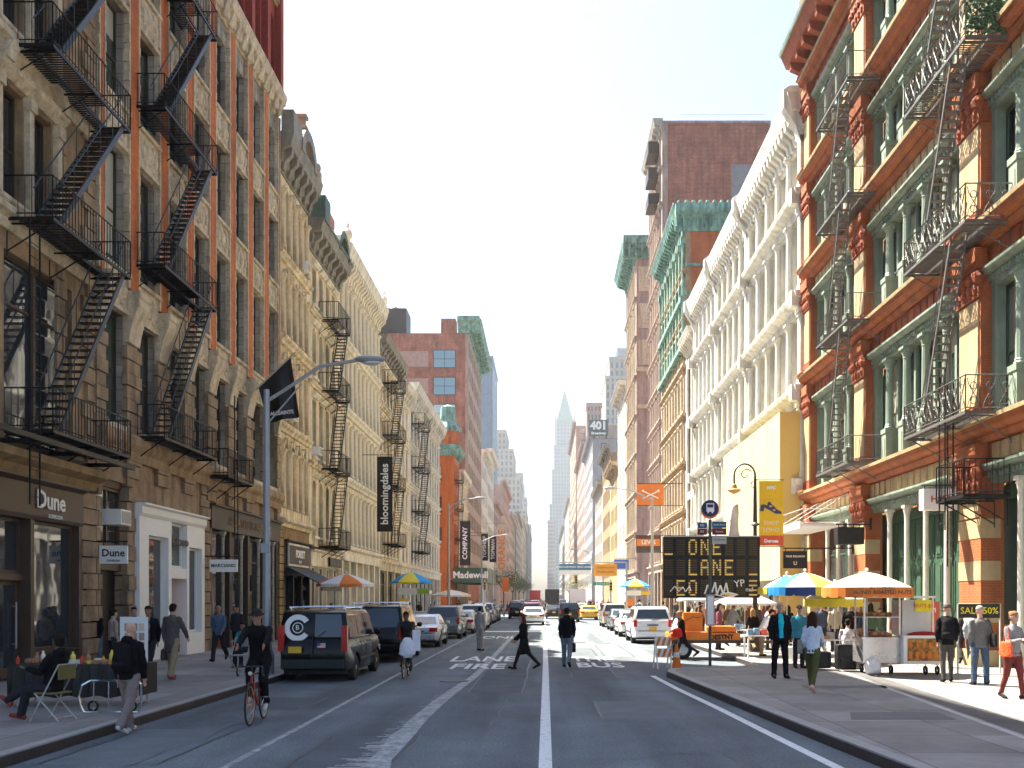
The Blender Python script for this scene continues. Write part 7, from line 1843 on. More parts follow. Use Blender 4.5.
def bus_stop():
    x, y = ground_at(710, 666, SW); r = empty('bus_stop_sign', (x, y, SW), 'bus stop pole with round blue bus sign and route plates at the right kerb', 'bus stop sign'); gp_ = plain('green_pole_paint', (.07, .09, .07), .5)
    q = MB(); q.use(gp_); q.tube((0, 0, 0), (0, 0, 4.2), .045, n=8); q.build('pole', r)
    dx = plain('navy_sign', (.02, .03, .10)); q = MB(); q.use(orng); q.lathe([(.26, -.02), (.26, .02)], (0, 0, 4.48), 28, 'y'); q.use(dx); q.lathe([(.215, -.03), (.24, -.025), (.24, .03)], (0, -.01, 4.52), 28, 'y'); q.use(wp)
    q.box(-.11, .11, -.055, -.04, 4.42, 4.66); q.box(-.08, -.04, -.055, -.04, 4.38, 4.42); q.box(.04, .08, -.055, -.04, 4.38, 4.42); q.use(dx); q.box(-.085, .085, -.06, -.055, 4.54, 4.63); q.build('sign_disc', r)
    for (x0, x1, z0, z1, m, t) in ((-.36, -.09, 3.95, 4.12, plain('route_blue', (.02, .1, .2)), 'M5'), (-.36, -.09, 3.76, 3.94, plain('route_maroon', (.15, .01, .03)), 'X1'), (.06, .47, 3.96, 4.14, plain('route_blue', (.02, .1, .2)), 'South Ferry'), (.06, .47, 3.76, 3.95, plain('route_maroon', (.15, .01, .03)), 'Express'), (.06, .47, 3.5, 3.74, M['irongrey'], 'No Standing')):
        q = MB(); q.use(m); q.box(x0, x1, -.02, .01, z0, z1); p = q.build('route_plate', r); text(t, .1 if len(t) < 4 else .07, wp if m is not M['irongrey'] else bk, ((x0 + x1) / 2, -.026, (z0 + z1) / 2), 'cam', p, 'lettering', ext=.003)
    q = MB(); q.use(plain('grey_timetable', (.4, .4, .42))); q.box(-.11, .11, -.09, .06, 1.15, 2.05); q.use(wp); q.box(-.085, .085, -.094, -.09, 1.2, 2.0); q.build('timetable_box', r)
bus_stop()
def vms():
    Y = 33.0; x0, x1 = (663.5 - VX) * Y / F, (760 - VX) * Y / F; zt = H0 - (537 - VY) * Y / F; zb_ = H0 - (598 - VY) * Y / F
    r = empty('message_board_trailer', ((x0 + x1) / 2, Y, 0), 'orange trailer carrying a large dark dot matrix board reading ONE LANE with graffiti', 'message board'); xc = (x0 + x1) / 2
    oc = plain('trailer_orange', (.85, .22, .015), .5); q = MB(); q.use(M['iron']); W = (x1 - x0) / 2; q.box(-W, W, 0, .22, zb_, zt); q.use(M['irongrey']); q.box(-W, W, -.02, .24, zt, zt + .05); scr = q.build('display_board', r)
    off = plain('unlit_dots', (.10, .06, .02), .5); on = mat('lit_dots', (.62, .42, .12), .5); on.node_tree.nodes['Principled BSDF'].inputs['Emission Color'].default_value = (1, .6, .1, 1); on.node_tree.nodes['Principled BSDF'].inputs['Emission Strength'].default_value = .04
    FONT = {'O': ['01110', '10001', '10001', '10001', '10001', '10001', '01110'], 'N': ['10001', '11001', '10101', '10101', '10011', '10001', '10001'], 'E': ['11111', '10000', '10000', '11110', '10000', '10000', '11111'], 'L': ['10000'] * 6 + ['11111'], 'A': ['01110', '10001', '10001', '11111', '10001', '10001', '10001'], 'R': ['11110', '10001', '10001', '11110', '10100', '10010', '10001'], 'B': ['11110', '10001', '10001', '11110', '10001', '10001', '11110'], ' ': ['00000'] * 7, 'T': ['11111'] + ['00100'] * 6, '=': ['11111', '00000', '11111', '00000', '11111', '00000', '11111'], '_': ['00000'] * 6 + ['11111']}
    rows = ['_ ONE   ', '  LANE _', ' =O =  ='[:8]]
    rows = ['_ ONE   ', '  LANE _', ' EO  _ =']
    a = MB(); c = MB(); pn = MB(); pn.use(plain('module_black', (.02, .014, .008), .6)); a.use(off); c.use(on); cw_ = 2 * W / 8
    hrow = (zt - zb_) / 3
    for i, line_ in enumerate(rows):
        for j, ch in enumerate(line_):
            X0 = -W + j * cw_ + .03; Z1 = zt - i * hrow - .07; dw = (cw_ - .13) / 5; dh = (hrow - .14) / 7
            pn.box(X0 - .015, X0 + 5 * dw + .015, -.02, -.001, Z1 - 7 * dh - .015, Z1 + .015)
            for v in range(7):
                for u in range(5):
                    m_ = c if FONT[ch][v][u] == '1' else a; x_, z_ = X0 + (u + .5) * dw, Z1 - (v + .5) * dh; s = .028 if m_ is c else .018
                    m_.add([(x_ - s, -.026, z_ - s), (x_ + s, -.026, z_ - s), (x_ + s, -.026, z_ + s), (x_ - s, -.026, z_ + s)], [(0, 1, 2, 3)])
    pn.build('dot_modules', scr); a.build('unlit_dots', scr, recalc=False); c.build('lit_dots', scr, recalc=False)
    g = MB(); g.use(wp); R.seed(9); z0g = zb_ + hrow * .45
    def scr_(pts, rr=.022): g.path([(x_, -.045, z_) for x_, z_ in pts], rr, 5)
    for (sx, n_, hh) in ((-.25, 9, .24), (-1.45, 7, .12)):
        pts = []; x_ = sx
        for k in range(n_): pts.append((x_, z0g + (hh if k % 2 else -hh) * R.uniform(.5, 1))); x_ += R.uniform(.05, .17)
        scr_(pts, .02 if hh < .2 else .03)
    scr_([(.1, z0g - .2), (.5, z0g - .28), (.9, z0g - .2), (.6, z0g - .12), (.3, z0g - .18)], .02)
    for k in range(8): t = k / 7 * 2 * math.pi; 
    scr_([(.55 + .25 * math.cos(t), z0g - .22 + .07 * math.sin(t)) for t in [i * math.pi / 6 for i in range(13)]], .02)
    g.build('graffiti', scr); text('YP', .34, wp, (.95, -.05, z0g + .18), 'cam', scr, 'graffiti', roll=rad(8)); text('nu!', .22, wp, (1.3, -.05, z0g - .02), 'cam', scr, 'graffiti')
    q = MB(); q.use(oc); q.tube((.05, .12, .9), (.05, .12, zb_), .07, n=8); q.tube((-.2, .12, 1.2), (-.05, .12, zb_), .03); q.build('mast', r)
    q = MB(); q.use(oc); q.box(-1.5, .9, -.5, .9, .62, .9); q.box(-1.0, -.35, -.2, .6, .93, 1.6); q.box(-.1, .8, -.3, .7, .91, 1.12); o = q.build('battery_boxes', r); bake(o, [('BEVEL', dict(width=.03, segments=2))])
    q = MB(); q.use(M['brown']); q.box(-1.75, 1.5, -.55, -.47, .55, .66); q.box(-1.75, 1.5, .87, .95, .55, .66); q.box(1.2, 2.4, .1, .2, .52, .62); q.build('chassis', r)
    for s in (-.53, .93):
        q = MB(); q.use(tyre_m); q.torus((-.2 - .9, s, .34), .26, .08, 'y', 20, 8); q.use(rim_m); q.lathe([(.001, -.05), (.2, -.05), (.2, .05), (.001, .05)], (-1.1, s, .34), 14, 'y'); q.build('wheel', r)
    text('DESTNY', .22, bk, (.25, -.515, .76), 'cam', r, 'graffiti', roll=rad(3), bold=.01)
    q = MB(); q.use(bk); q.smooth_path([(-.95, -.21, 1.3), (-.7, -.21, 1.45), (-.5, -.21, 1.42), (-.35, -.21, 1.5)], .012, 4); q.build('graffiti', r)
vms()
def barricade(label, x, y, rz=0):
    r = empty('barricade', (x, y, 0), label, 'barricade'); q = MB(); q.use(wp)
    for s in (-1, 1): q.tube((s * .3, -.25, 0), (s * .3, 0, 1.05), .03, n=5); q.tube((s * .3, .25, 0), (s * .3, 0, 1.05), .03, n=5)
    q.build('legs', r)
    for z in (.85, .5):
        q = MB(); q.use(wp); q.box(-.36, .36, -.1 + (z < .8) * -.07, -.07 + (z < .8) * -.07, z - .14, z + .14); o = q.build('board', r); yy = -.105 - (z < .8) * .07
        q = MB(); q.use(orng)
        for k in range(3): q.add([(-.34 + k * .24, yy, z - .13), (-.22 + k * .24, yy, z - .13), (-.1 + k * .24, yy, z + .13), (-.22 + k * .24, yy, z + .13)], [(0, 1, 2, 3)])
        q.build('stripes', o, recalc=False)
    r.rotation_euler = (0, 0, rad(rz)); return r
barricade('orange and white striped barricade at the tip of the right kerb', 3.5, 28.3, 12).scale = (.72, .8, .95)
q = MB(); q.use(orng); q.lathe([(.2, 0), (.2, .03), (.14, .03), (.1, .3)], (0, 0, 0), 14); q.use(wp); q.lathe([(.1, .3), (.075, .45)], (0, 0, 0), 14); q.use(orng); q.lathe([(.075, .45), (.04, .7)], (0, 0, 0), 14); tag(q.build('traffic_cone'), 'orange traffic cone with white band beside the kerb tip barricade', 'traffic cone').location = (3.95, 27.2, 0.002)
bpy.data.objects['traffic_cone'].location = (4.0, 28.9, 0)

def parasol(label, x, y, z0, h, rad_, cols_, n=8, drop=.5, val=.28, fringe=None, lettering=None, tilt=0, group='umbrellas over the stalls'):
    r = empty('umbrella', (x, y, z0), label, 'umbrella', group); q = MB(); q.use(plain('white_pole', (.6, .58, .55), .4)); q.tube((0, 0, 0), (0, 0, h + .05), .025, n=6); q.ball((0, 0, h + .06), .05); q.build('pole', r)
    q = MB(); 
    for k in range(n):
        q.use(cols_[k % len(cols_)]); a0, a1 = 2 * math.pi * k / n, 2 * math.pi * (k + 1) / n; vs = []; rows_ = 4; sub = 3
        for i in range(rows_ + 1):
            t = i / rows_
            for j in range(sub + 1):
                a = a0 + (a1 - a0) * j / sub; sag = 1 - .04 * math.sin(math.pi * j / sub) * t; rr = rad_ * t * sag; vs.append((rr * math.cos(a), rr * math.sin(a), h - drop * (t ** 1.35)))
        q.add(vs, [(i * (sub + 1) + j, (i + 1) * (sub + 1) + j, (i + 1) * (sub + 1) + j + 1, i * (sub + 1) + j + 1) for i in range(rows_) for j in range(sub)])
    can = q.build('canopy', r, recalc=False); bake(can, [('SOLIDIFY', dict(thickness=.008))])
    q = MB()
    for k in range(n):
        q.use((fringe or cols_)[k % len(fringe or cols_)]); sub = 4
        for j in range(sub):
            A = [2 * math.pi * (k + jj / sub) / n for jj in (j, j + 1)]; R0 = rad_ * .985; q.add([(R0 * math.cos(A[0]), R0 * math.sin(A[0]), h - drop), (R0 * math.cos(A[1]), R0 * math.sin(A[1]), h - drop), (R0 * 1.0 * math.cos(A[1]), R0 * math.sin(A[1]), h - drop - val), (R0 * math.cos(A[0]), R0 * math.sin(A[0]), h - drop - val * (.85 if j % 2 else 1))], [(0, 1, 2, 3)])
    o = q.build('valance', r, recalc=False); bake(o, [('SOLIDIFY', dict(thickness=.008))])
    q = MB(); q.use(plain('white_pole', (.6, .58, .55)))
    for k in range(n): a = 2 * math.pi * k / n; q.tube((0, 0, h - .06), (rad_ * .97 * math.cos(a), rad_ * .97 * math.sin(a), h - drop - .012), .008, n=4); q.tube((0, 0, h - drop - .25), (rad_ * .5 * math.cos(a), rad_ * .5 * math.sin(a), h - drop * .42), .006, n=4)
    q.build('ribs', r); r.rotation_euler = (rad(tilt), 0, 0)
    if lettering: text(lettering[0], lettering[1], lettering[2], (0, -rad_ * .985 - .02, h - drop - val * .5), 'cam', r, 'lettering', ext=.003, bold=.004)
    return r
cream_c = plain('umbrella_cream', (.72, .58, .42), .8); or_c = plain('umbrella_orange', (.72, .20, .03), .8); bl_c = plain('umbrella_blue', (.02, .28, .62), .8); yl_c = plain('umbrella_yellow', (.75, .62, .05), .8); wh_c = plain('umbrella_white', (.75, .73, .7), .8); rd_c = plain('umbrella_red', (.65, .08, .03), .8); nv_c = plain('umbrella_navy', (.03, .06, .2), .8)
# nut cart
def nut_cart():
    x, y = 9.05, 24.6; r = empty('food_cart', (x, y, SW), 'silver nut vending cart with glass cabinet and picture panel under the orange umbrella', 'food cart'); st = plain('stainless_steel', (.6, .6, .6), .3, .8); cg = plain('cabinet_glass', (.5, .48, .44), .08, 0, .8)
    q = MB(); q.use(st); q.box(-.95, .9, -.4, .4, .3, .9); q.box(-1.0, 1.0, -.45, .45, .9, .95)
    for (a, c) in ((-.9, -.35), (-.9, .35), (.85, -.35), (.85, .35), (0, -.35)): q.box(a - .02, a + .02, c - .02, c + .02, .95, 1.95)
    q.box(-.95, .9, -.4, .4, 1.95, 2.0); q.box(-.95, 0, -.38, .38, 1.45, 1.47); q.build('cart_body', r)
    q = MB(); q.use(plain('snack_heap', (.42, .2, .08), .8)); 
    for k in range(26): q.ball((R.uniform(-.85, -.1), R.uniform(-.25, .25), R.uniform(.98, 1.06)), .07, n=6, m=4)
    for k in range(12): q.ball((R.uniform(-.85, -.1), R.uniform(-.25, .25), 1.52), .07, n=6, m=4)
    q.build('nut_trays', r)
    q = MB(); q.use(cg); q.box(.06, .8, -.37, .37, 1.0, 1.9); q.use(plain('yellow_price_sign', (.8, .6, .02))); q.box(.38, .8, -.4, -.38, 1.6, 1.9); q.build('glass_cabinet', r); text('NUTS $3', .13, red, (.59, -.405, 1.75), 'cam', r, 'lettering', ext=.002)
    q = MB(); q.use(wp); q.box(.0, 1.05, -.62, -.42, .28, 1.0); o = q.build('picture_panel', r); q = MB(); q.use(mat('picture_print', (.35, .16, .03), .5, .9, 9)); q.box(.1, .95, -.63, -.62, .36, .93); q.use(orng)
    for k in range(5): q.box(.14 + k * .16, .22 + k * .16, -.636, -.63, .42, .6); q.lathe([(.03, 0), (.05, .05), (.02, .16)], (.18 + k * .16, -.62, .68), 6)
    q.build('picture', o)
    q = MB(); q.use(plain('red_cloth', (.4, .02, .02), .9)); q.ball((.6, -.35, 1.0), .45, .2, .1, 12, 6); q.build('red_cloth', r)
    for (a, c) in ((-.75, -.3), (-.75, .3), (.6, -.5), (.9, -.5), (-.2, -.3)): q = MB(); q.use(tyre_m); q.torus((a, c, .12), .09, .03, 'x', 14, 6); q.use(st); q.tube((a, c, .12), (a, c, .32), .02); q.build('wheel', r)
    return r
nut_cart()
parasol('cream and orange umbrella lettered ALL NATURAL HONEY ROASTED NUTS over the silver cart', 8.3, 24.5, SW, 2.62, 1.14, [cream_c], 8, .4, .26, [or_c], ('HONEY ROASTED NUTS', .13, M['brown']))
text('ALL NATURAL', .1, M['brown'], (0, -1.15, 2.19), 'cam', bpy.data.objects['umbrella'], 'lettering', ext=.003)
parasol('blue, yellow and white striped umbrella between the man in cyan and the nut cart', 7.8, 28.5, SW, 2.72, 1.12, [bl_c, wh_c, yl_c, wh_c], 8, .45, .26, [bl_c, nv_c, yl_c, nv_c])
parasol('blue and white umbrella partly behind the larger striped one', 8.3, 32.6, SW, 2.75, 1.0, [wh_c, bl_c], 8, .45, .22, [yl_c, bl_c])
parasol('small pale yellow umbrella half hidden behind the nut cart', 9.0, 29.5, SW, 2.42, .95, [cream_c, yl_c], 8, .5, .25, [yl_c])
parasol('wide white parasol over the market tables behind the orange trailer', 8.2, 39.0, SW, 2.2, 1.3, [wh_c], 8, .45, .1)
parasol('second white parasol further behind the market tables', 8.6, 47.0, SW, 2.4, 1.5, [wh_c], 8, .4, .1)
parasol('small white parasol at the left of the market tables', 6.9, 44.0, SW, 2.3, .8, [wh_c], 8, .4, .1)
parasol('red, white and orange umbrella behind the parked black van', -8.6, 41.0, SW, 3.0, 1.25, [rd_c, wh_c, or_c, wh_c], 8, .45, .12)
parasol('cream umbrella further down the left pavement beside the tracksuit man', -5.6 - 1.9, 76, SW, 2.6, 1.6, [wh_c, cream_c], 8, .4, .15)
def side_cart(label, x, y, cols_a, ul):
    r = empty('food_cart', (x, y, SW), label, 'food cart', 'food carts by the kerb'); q = MB(); q.use(plain('stainless_steel', (.6, .6, .6))); q.box(-.9, .9, -.6, .6, .35, 1.1); q.box(-.95, .95, -.65, .65, 1.1, 1.15)
    for s in (-.85, .85): q.box(s - .03, s + .03, -.55, -.5, 1.15, 2.2); q.box(s - .03, s + .03, .5, .55, 1.15, 2.2)
    q.box(-.95, .95, -.6, .6, 2.2, 2.4); q.build('cart_body', r); q = MB(); q.use(cols_a[0]); q.box(-.9, .2, -.67, -.62, 2.15, 2.55); q.use(cols_a[1]); q.box(.25, .95, -.67, -.62, 2.2, 2.5); q.use(cols_a[2]); q.box(-.85, -.3, -.64, -.6, 1.3, 1.9); q.use(orng); q.box(-.2, .8, -.64, -.6, .45, 1.0); q.build('menu_panels', r)
    for s in (-.6, .6): q = MB(); q.use(tyre_m); q.torus((s, -.4, .2), .16, .05, 'x', 16, 6); q.build('wheel', r)
    parasol(ul, x - .2, y, SW, 3.5, 1.25, [yl_c, bl_c], 6, .6, .1)
side_cart('food cart with green and yellow menu boards on the left pavement', -7.75, 56.5, (wp, plain('lime_sign', (.3, .5, .05)), yel), 'yellow and blue umbrella on the left pavement food cart')
side_cart('food cart on the right pavement beyond the white crossover', 7.4, 76, (wp, yel, orng), 'yellow and blue umbrella on the far right pavement cart')
# left vendor table with goods
def vendor_table():
    x0, y0 = -8.45, 17.4; r = empty('vendor_table', (x0, y0, SW), 'long folding table under a black cloth covered with small goods', 'table'); q = MB(); q.use(plain('table_board', (.35, .2, .1), .7)); q.box(-1.15, 1.15, -.38, .38, .72, .75); q.build('tabletop', r)
    q = MB(); q.use(M['black']); n = 30; vs = []
    for k in range(n + 1):
        t = k / n; x_ = -1.16 + 2.32 * t; vs += [(x_, -.40 - .03 * math.sin(k * 1.7), .18 + .02 * math.sin(k)), (x_, -.39, .755)]
    q.add(vs, [(2 * k, 2 * k + 2, 2 * k + 3, 2 * k + 1) for k in range(n)]); q.box(-1.17, 1.17, -.39, .39, .752, .758); q.box(1.17, 1.19, -.38, .38, .2, .757); q.box(-1.19, -1.17, -.38, .38, .2, .757); tc_ = q.build('tablecloth', r, recalc=False)
    for s in (-1, 1):
        q = MB(); q.use(M['irongrey']); q.tube((s * 1.05, -.3, 0), (s * 1.0, -.25, .72), .015); q.tube((s * 1.05, .3, 0), (s * 1.0, .25, .72), .015); q.tube((s * 1.05, -.3, .05), (s * 1.05, .3, .05), .015); q.build('leg', r)
    R.seed(4); hue = [((.6, .05, .03), 'red'), ((.75, .35, .03), 'orange'), ((.7, .6, .1), 'yellow'), ((.7, .68, .6), 'white'), ((.35, .18, .1), 'brown')]
    for k in range(46):
        cx = -1.05 + 2.1 * ((k * .618) % 1); cy = -.28 + .56 * ((k * .37) % 1); c, nm = hue[k % 5]; kind = k % 3; q = MB(); q.use(plain('goods_' + nm, c, .4))
        if kind == 0: q.lathe([(.03, 0), (.035, .01), (.035, .1), (.015, .13), (.015, .16)], (0, 0, 0), 8); nn = 'bottle'
        elif kind == 1: q.lathe([(.05, 0), (.06, .03), (.055, .06), (.0, .065)], (0, 0, 0), 10); nn = 'jar'
        else: q.box(-.06, .06, -.04, .04, 0, .05); q.box(-.055, .055, -.035, .035, .05, .055); nn = 'trinket_box'
        o = q.build(nn); o.location = (x0 + cx, y0 + cy, SW + .76); sc_ = R.uniform(.8, 1.4); o.scale = (sc_,) * 3; o.rotation_euler = (0, 0, R.uniform(0, 3)); tag(o, f"small {nm} {nn.replace('_', ' ')} among the goods on the black vendor table", nn.replace('_', ' '), f"{nm} {nn.replace('_', ' ')} goods on the vendor table")
vendor_table()
def folding_chair(label, x, y, rz, m):
    r = empty('folding_chair', (x, y, SW), label, 'chair', 'folding chairs'); q = MB(); q.use(m); q.box(-.2, .2, -.2, .2, .43, .46); o = q.build('seat', r); bake(o, [('BEVEL', dict(width=.02, segments=2))])
    q = MB(); q.use(m); q.box(-.2, .2, -.27, -.25, .66, .88); o = q.build('backrest', r); bake(o, [('BEVEL', dict(width=.02, segments=2))])
    for s in (-1, 1):
        q = MB(); q.use(M['irongrey']); q.tube((s * .215, .24, 0), (s * .215, -.28, .9), .012, n=6); q.build('leg', r); q = MB(); q.use(M['irongrey']); q.tube((s * .2, -.28, 0), (s * .2, .16, .44), .012, n=6); q.build('leg', r)
    q = MB(); q.use(M['irongrey']); q.tube((-.215, -.28, .9), (.215, -.28, .9), .012); q.tube((-.2, -.22, .06), (.2, -.22, .06), .01); q.build('crossbar', r); r.rotation_euler = (0, 0, rad(rz))
folding_chair('folding chair with olive back under the seated man in dark clothes', -7.85, 15.15, 78, plain('olive_vinyl', (.16, .13, .04), .5))
folding_chair('empty metal folding chair on the left pavement near the black van', -8.05, 25.0, 172, plain('grey_vinyl', (.3, .28, .26), .5))
def hand_truck():
    r = empty('luggage_cart', (-7.35, 16.0, SW), 'silver tubular cart lying on its side under the end of the vendor table', 'cart'); q = MB(); q.use(chrome)
    o_ = [(-.4, 0, .03), (.5, 0, .03), (.55, 0, .1), (.55, 0, .5), (.5, 0, .56), (-.3, 0, .56), (-.45, 0, .48), (-.5, 0, .3), (-.45, 0, .1)]; q.path(o_, .018, 6, True)
    for x_ in (-.25, 0, .25): q.tube((x_, 0, .03), (x_, 0, .56), .01)
    q.build('tube_frame', r); q = MB(); q.use(chrome)
    for k in range(5): q.tube((.1 + k * .09, .12, .5), (.1 + k * .09, .12, .98), .005, n=4)
    for k in range(4): q.tube((.1, .12, .52 + k * .14), (.46, .12, .52 + k * .14), .005, n=4)
    q.build('wire_basket', r)
    for x_ in (-.3, .35): q = MB(); q.use(tyre_m); q.torus((x_, .08, .12), .08, .02, 'y', 14, 6); q.build('wheel', r)
hand_truck()
def picture_board():
    r = empty('picture_board', (-8.75, 20.2, SW), 'white display board of small pictures propped by the vendor table', 'display board'); q = MB(); q.use(wp); q.box(-.28, .3, -.02, .02, .1, 1.55); o = q.build('board', r); R.seed(8); q = MB()
    for i in range(6):
        for j in range(3): q.use([rd_c, cream_c, bl_c, M['pinkstone']][R.randrange(4)]); q.box(-.18 + j * .15, -.06 + j * .15, -.026, -.02, .25 + i * .2, .41 + i * .2)
    q.build('picture', o); q = MB(); q.use(M['irongrey']); q.tube((-.2, .3, 0), (-.2, .02, 1.3), .012); q.tube((.2, .3, 0), (.2, .02, 1.3), .012); q.build('leg', r)
picture_board()
# right pavement odds: sandwich boards, tables, luggage
def floor_sign(label, x, y, w_, h, m, tm_, txts, z0=.9):
    r = empty('floor_sign', (x, y, SW), label, 'sign'); q = MB(); q.use(m); q.box(-w_ / 2, w_ / 2, -.02, .02, z0, z0 + h); q.build('board', r); q = MB(); q.use(M['irongrey']); q.box(-w_ / 2 - .03, -w_ / 2, -.02, .02, .02, z0 + h); q.box(w_ / 2, w_ / 2 + .03, -.02, .02, .02, z0 + h); q.box(-w_ / 2 - .03, w_ / 2 + .03, -.2, .2, 0, .02); q.build('stand', r)
    for t, s, z in txts: text(t, s, tm_, (0, -.024, z), 'cam', r, 'lettering', ext=.003)
floor_sign('red sale board with white lettering standing by the green doors', 10.9, 27.0, .62, .95, plain('sale_red', (.6, .1, .05)), wp, [('H&M', .2, 1.6), ('SALE', .14, 1.35)], .9)
floor_sign('yellow sign board on a thin stand beside the man in grey jacket', 11.1, 24.3, 1.05, .36, bk, plain('sign_yellow_letters', (.85, .7, .02)), [('SALE 50%', .24, 1.62)], 1.44)
def mtable(label, x, y, w_=1.6):
    r = empty('market_table', (x, y, SW), label, 'table', 'white market tables'); q = MB(); q.use(wp); q.box(-w_ / 2, w_ / 2, -.35, .35, .7, .74); q.build('tabletop', r)
    for s in (-1, 1):
        for t in (-1, 1): q = MB(); q.use(wp); q.box(s * w_ / 2 * .92 - .025, s * w_ / 2 * .92 + .025, t * .3 - .025, t * .3 + .025, 0, .7); q.build('leg', r)
    R.seed(int(x * 100)); 
    for k in range(7):
        q = MB(); c, nm = [((.5, .3, .15), 'tan'), ((.1, .1, .12), 'black'), ((.6, .1, .08), 'red'), ((.2, .3, .4), 'blue'), ((.6, .55, .45), 'cream')][R.randrange(5)]
        q.use(plain('stack_' + nm, c, .8)); h_ = R.uniform(.06, .2); q.box(-.09, .09, -.12, .12, 0, h_); q.box(-.08, .1, -.11, .11, h_, h_ + .02); o = q.build('goods_stack'); o.location = (x - w_ / 2 + .14 + k * (w_ - .25) / 6, y + R.uniform(-.18, .18), SW + .74)
        tag(o, f'{nm} folded goods stack on a white market table', 'goods', f'{nm} goods stacks on the market tables')
mtable('white market table beside the man in cyan', 7.35, 31.2); mtable('white market table behind the orange trailer', 8.0, 36.5); mtable('white market table in front of the seated vendor', 8.8, 28.0, 1.4)
def case(name, label, x, y, w_, d_, h, m, cat):
    r = empty(name, (x, y, SW), label, cat); q = MB(); q.use(m); q.box(-w_ / 2, w_ / 2, -d_ / 2, d_ / 2, .05, h); o = q.build('shell', r); bake(o, [('BEVEL', dict(width=.04, segments=2))]); q = MB(); q.use(M['irongrey']); q.path([(-w_ * .3, 0, h), (-w_ * .3, 0, h + .1), (w_ * .3, 0, h + .1), (w_ * .3, 0, h)], .012, 5); q.build('handle', r)
    q = MB(); q.use(m); q.box(-w_ * .35, w_ * .35, -d_ / 2 - .03, -d_ / 2, .12, h * .5); q.build('front_pocket', r)
case('suitcase', 'black suitcase standing behind the seated vendor in white', 8.0, 25.3, .5, .35, .72, M['black'], 'suitcase'); case('crate_bag', 'dark box bag beside the black suitcase', 7.5, 25.8, .45, .4, .5, M['black'], 'bag')
q = MB(); q.use(wp); ring(q, [(Vector((0, 0, z)), Vector((rx, 0, 0)), Vector((0, rx * .8, 0))) for z, rx in ((0, .12), (.08, .22), (.25, .22), (.4, .14), (.48, .05))], 12); o = q.build('rubbish_sack'); remesh(o, .03, 1, .08); o.data.materials.clear(); o.data.materials.append(wp); o.location = (8.35, 24.2, SW); tag(o, 'bulging white sack leaning by the nut cart', 'sack')
case('stool', 'low white stool crate near the market tables', 7.7, 29.5, .4, .35, .45, wp, 'stool')

# ---- overhead signs, signals and street name plates at the cross street
def gantry():
    Y = 112.0; r = empty('sign_gantry', (6.6, Y, SW), 'overhead gantry with blue, white and orange road signs before the cross street', 'road sign'); g = r.location; W_ = lambda px, py: ((px - VX) * Y / F - g.x, H0 - (py - VY) * Y / F - g.z)
    xa, zt = W_(558, 564); xb, zb = W_(620, 575); q = MB(); q.use(pole_m); q.tube((xb + .8, .3, 0), (xb + .8, .3, zt + .3), .12, n=8); q.tube((xa, .3, zt + .2), (xb + .8, .3, zt + .2), .07); q.tube((xa, .3, zt - .6), (xb + .8, .3, zt - .6), .05); q.build('mast', r)
    x0, z1 = W_(559, 564); x1, z0 = W_(591, 570); q = MB(); q.use(plain('road_sign_blue', (.03, .17, .3))); q.box(x0, x1, 0, .06, z0, z1); q.use(wp); q.box(x0, x1, 0, .06, z0 - .55, z0); o = q.build('sign_panel', r); text('< BROADWAY BUS LANE >', .36, wp, ((x0 + x1) / 2, -.02, (z0 + z1) / 2), 'cam', o, 'lettering', bold=.01)
    x2, _ = W_(594, 564); x3, z3 = W_(617, 576); q = MB(); q.use(plain('road_sign_orange', (.85, .36, .02))); q.box(x2, x3, 0, .06, z3, z1); o = q.build('sign_panel', r); text('CONSTRUCTION', .27, M['brown'], ((x2 + x3) / 2, -.02, z1 - .45), 'cam', o, 'lettering'); text('DETOUR AHEAD', .27, M['brown'], ((x2 + x3) / 2, -.02, z1 - .95), 'cam', o, 'lettering')
    x0, z1 = W_(593, 582); x1, z0 = W_(611, 585.5); q = MB(); q.use(plain('street_name_green', (.02, .25, .16))); q.box(x0, x1, 0, .05, z0, z1); o = q.build('street_name_plate', r); text('Broome St', .34, wp, ((x0 + x1) / 2, -.02, (z0 + z1) / 2), 'cam', o, 'lettering')
gantry()
def signal(label, x, y, zh, arm=0, s=-1):
    r = empty('traffic_light', (x, y, SW if abs(x) > 6.5 else 0), label, 'traffic light', 'traffic lights at the crossing'); q = MB(); q.use(pole_m); q.lathe([(.14, 0), (.1, .3), (.08, zh + .8)], (0, 0, 0), 8)
    if arm: q.tube((0, 0, zh + .7), (s * arm, 0, zh + .7), .05)
    q.build('pole', r); q = MB(); q.use(plain('signal_yellow', (.7, .4, .02))); xx = s * arm; q.box(xx - .17, xx + .17, -.14, .14, zh - .5, zh + .5); q.use(trim_m)
    for k in (-1, 0, 1): q.lathe([(.13, -.18), (.12, 0)], (xx, -.14, zh + k * .32), 10, 'y')
    q.build('signal_head', r); q = MB(); q.use(plain('signal_green_lens', (.05, .5, .25), emit=.6)); q.lathe([(.001, -.02), (.11, -.02), (.11, .02)], (xx, -.15, zh - .32), 10, 'y'); q.build('lens', r)
signal('yellow traffic light hanging over the right lane at the crossing', 6.9, 113, 4.1, 3.2, -1); signal('yellow traffic light on the near right corner post', 7.2, 104, 3.2, 0); signal('yellow traffic light on the left corner post of the crossing', -7.2, 113.5, 3.4, 0); signal('yellow traffic light beyond the crossing on the left corner', -7.2, 131, 4.6, 3.0, 1)
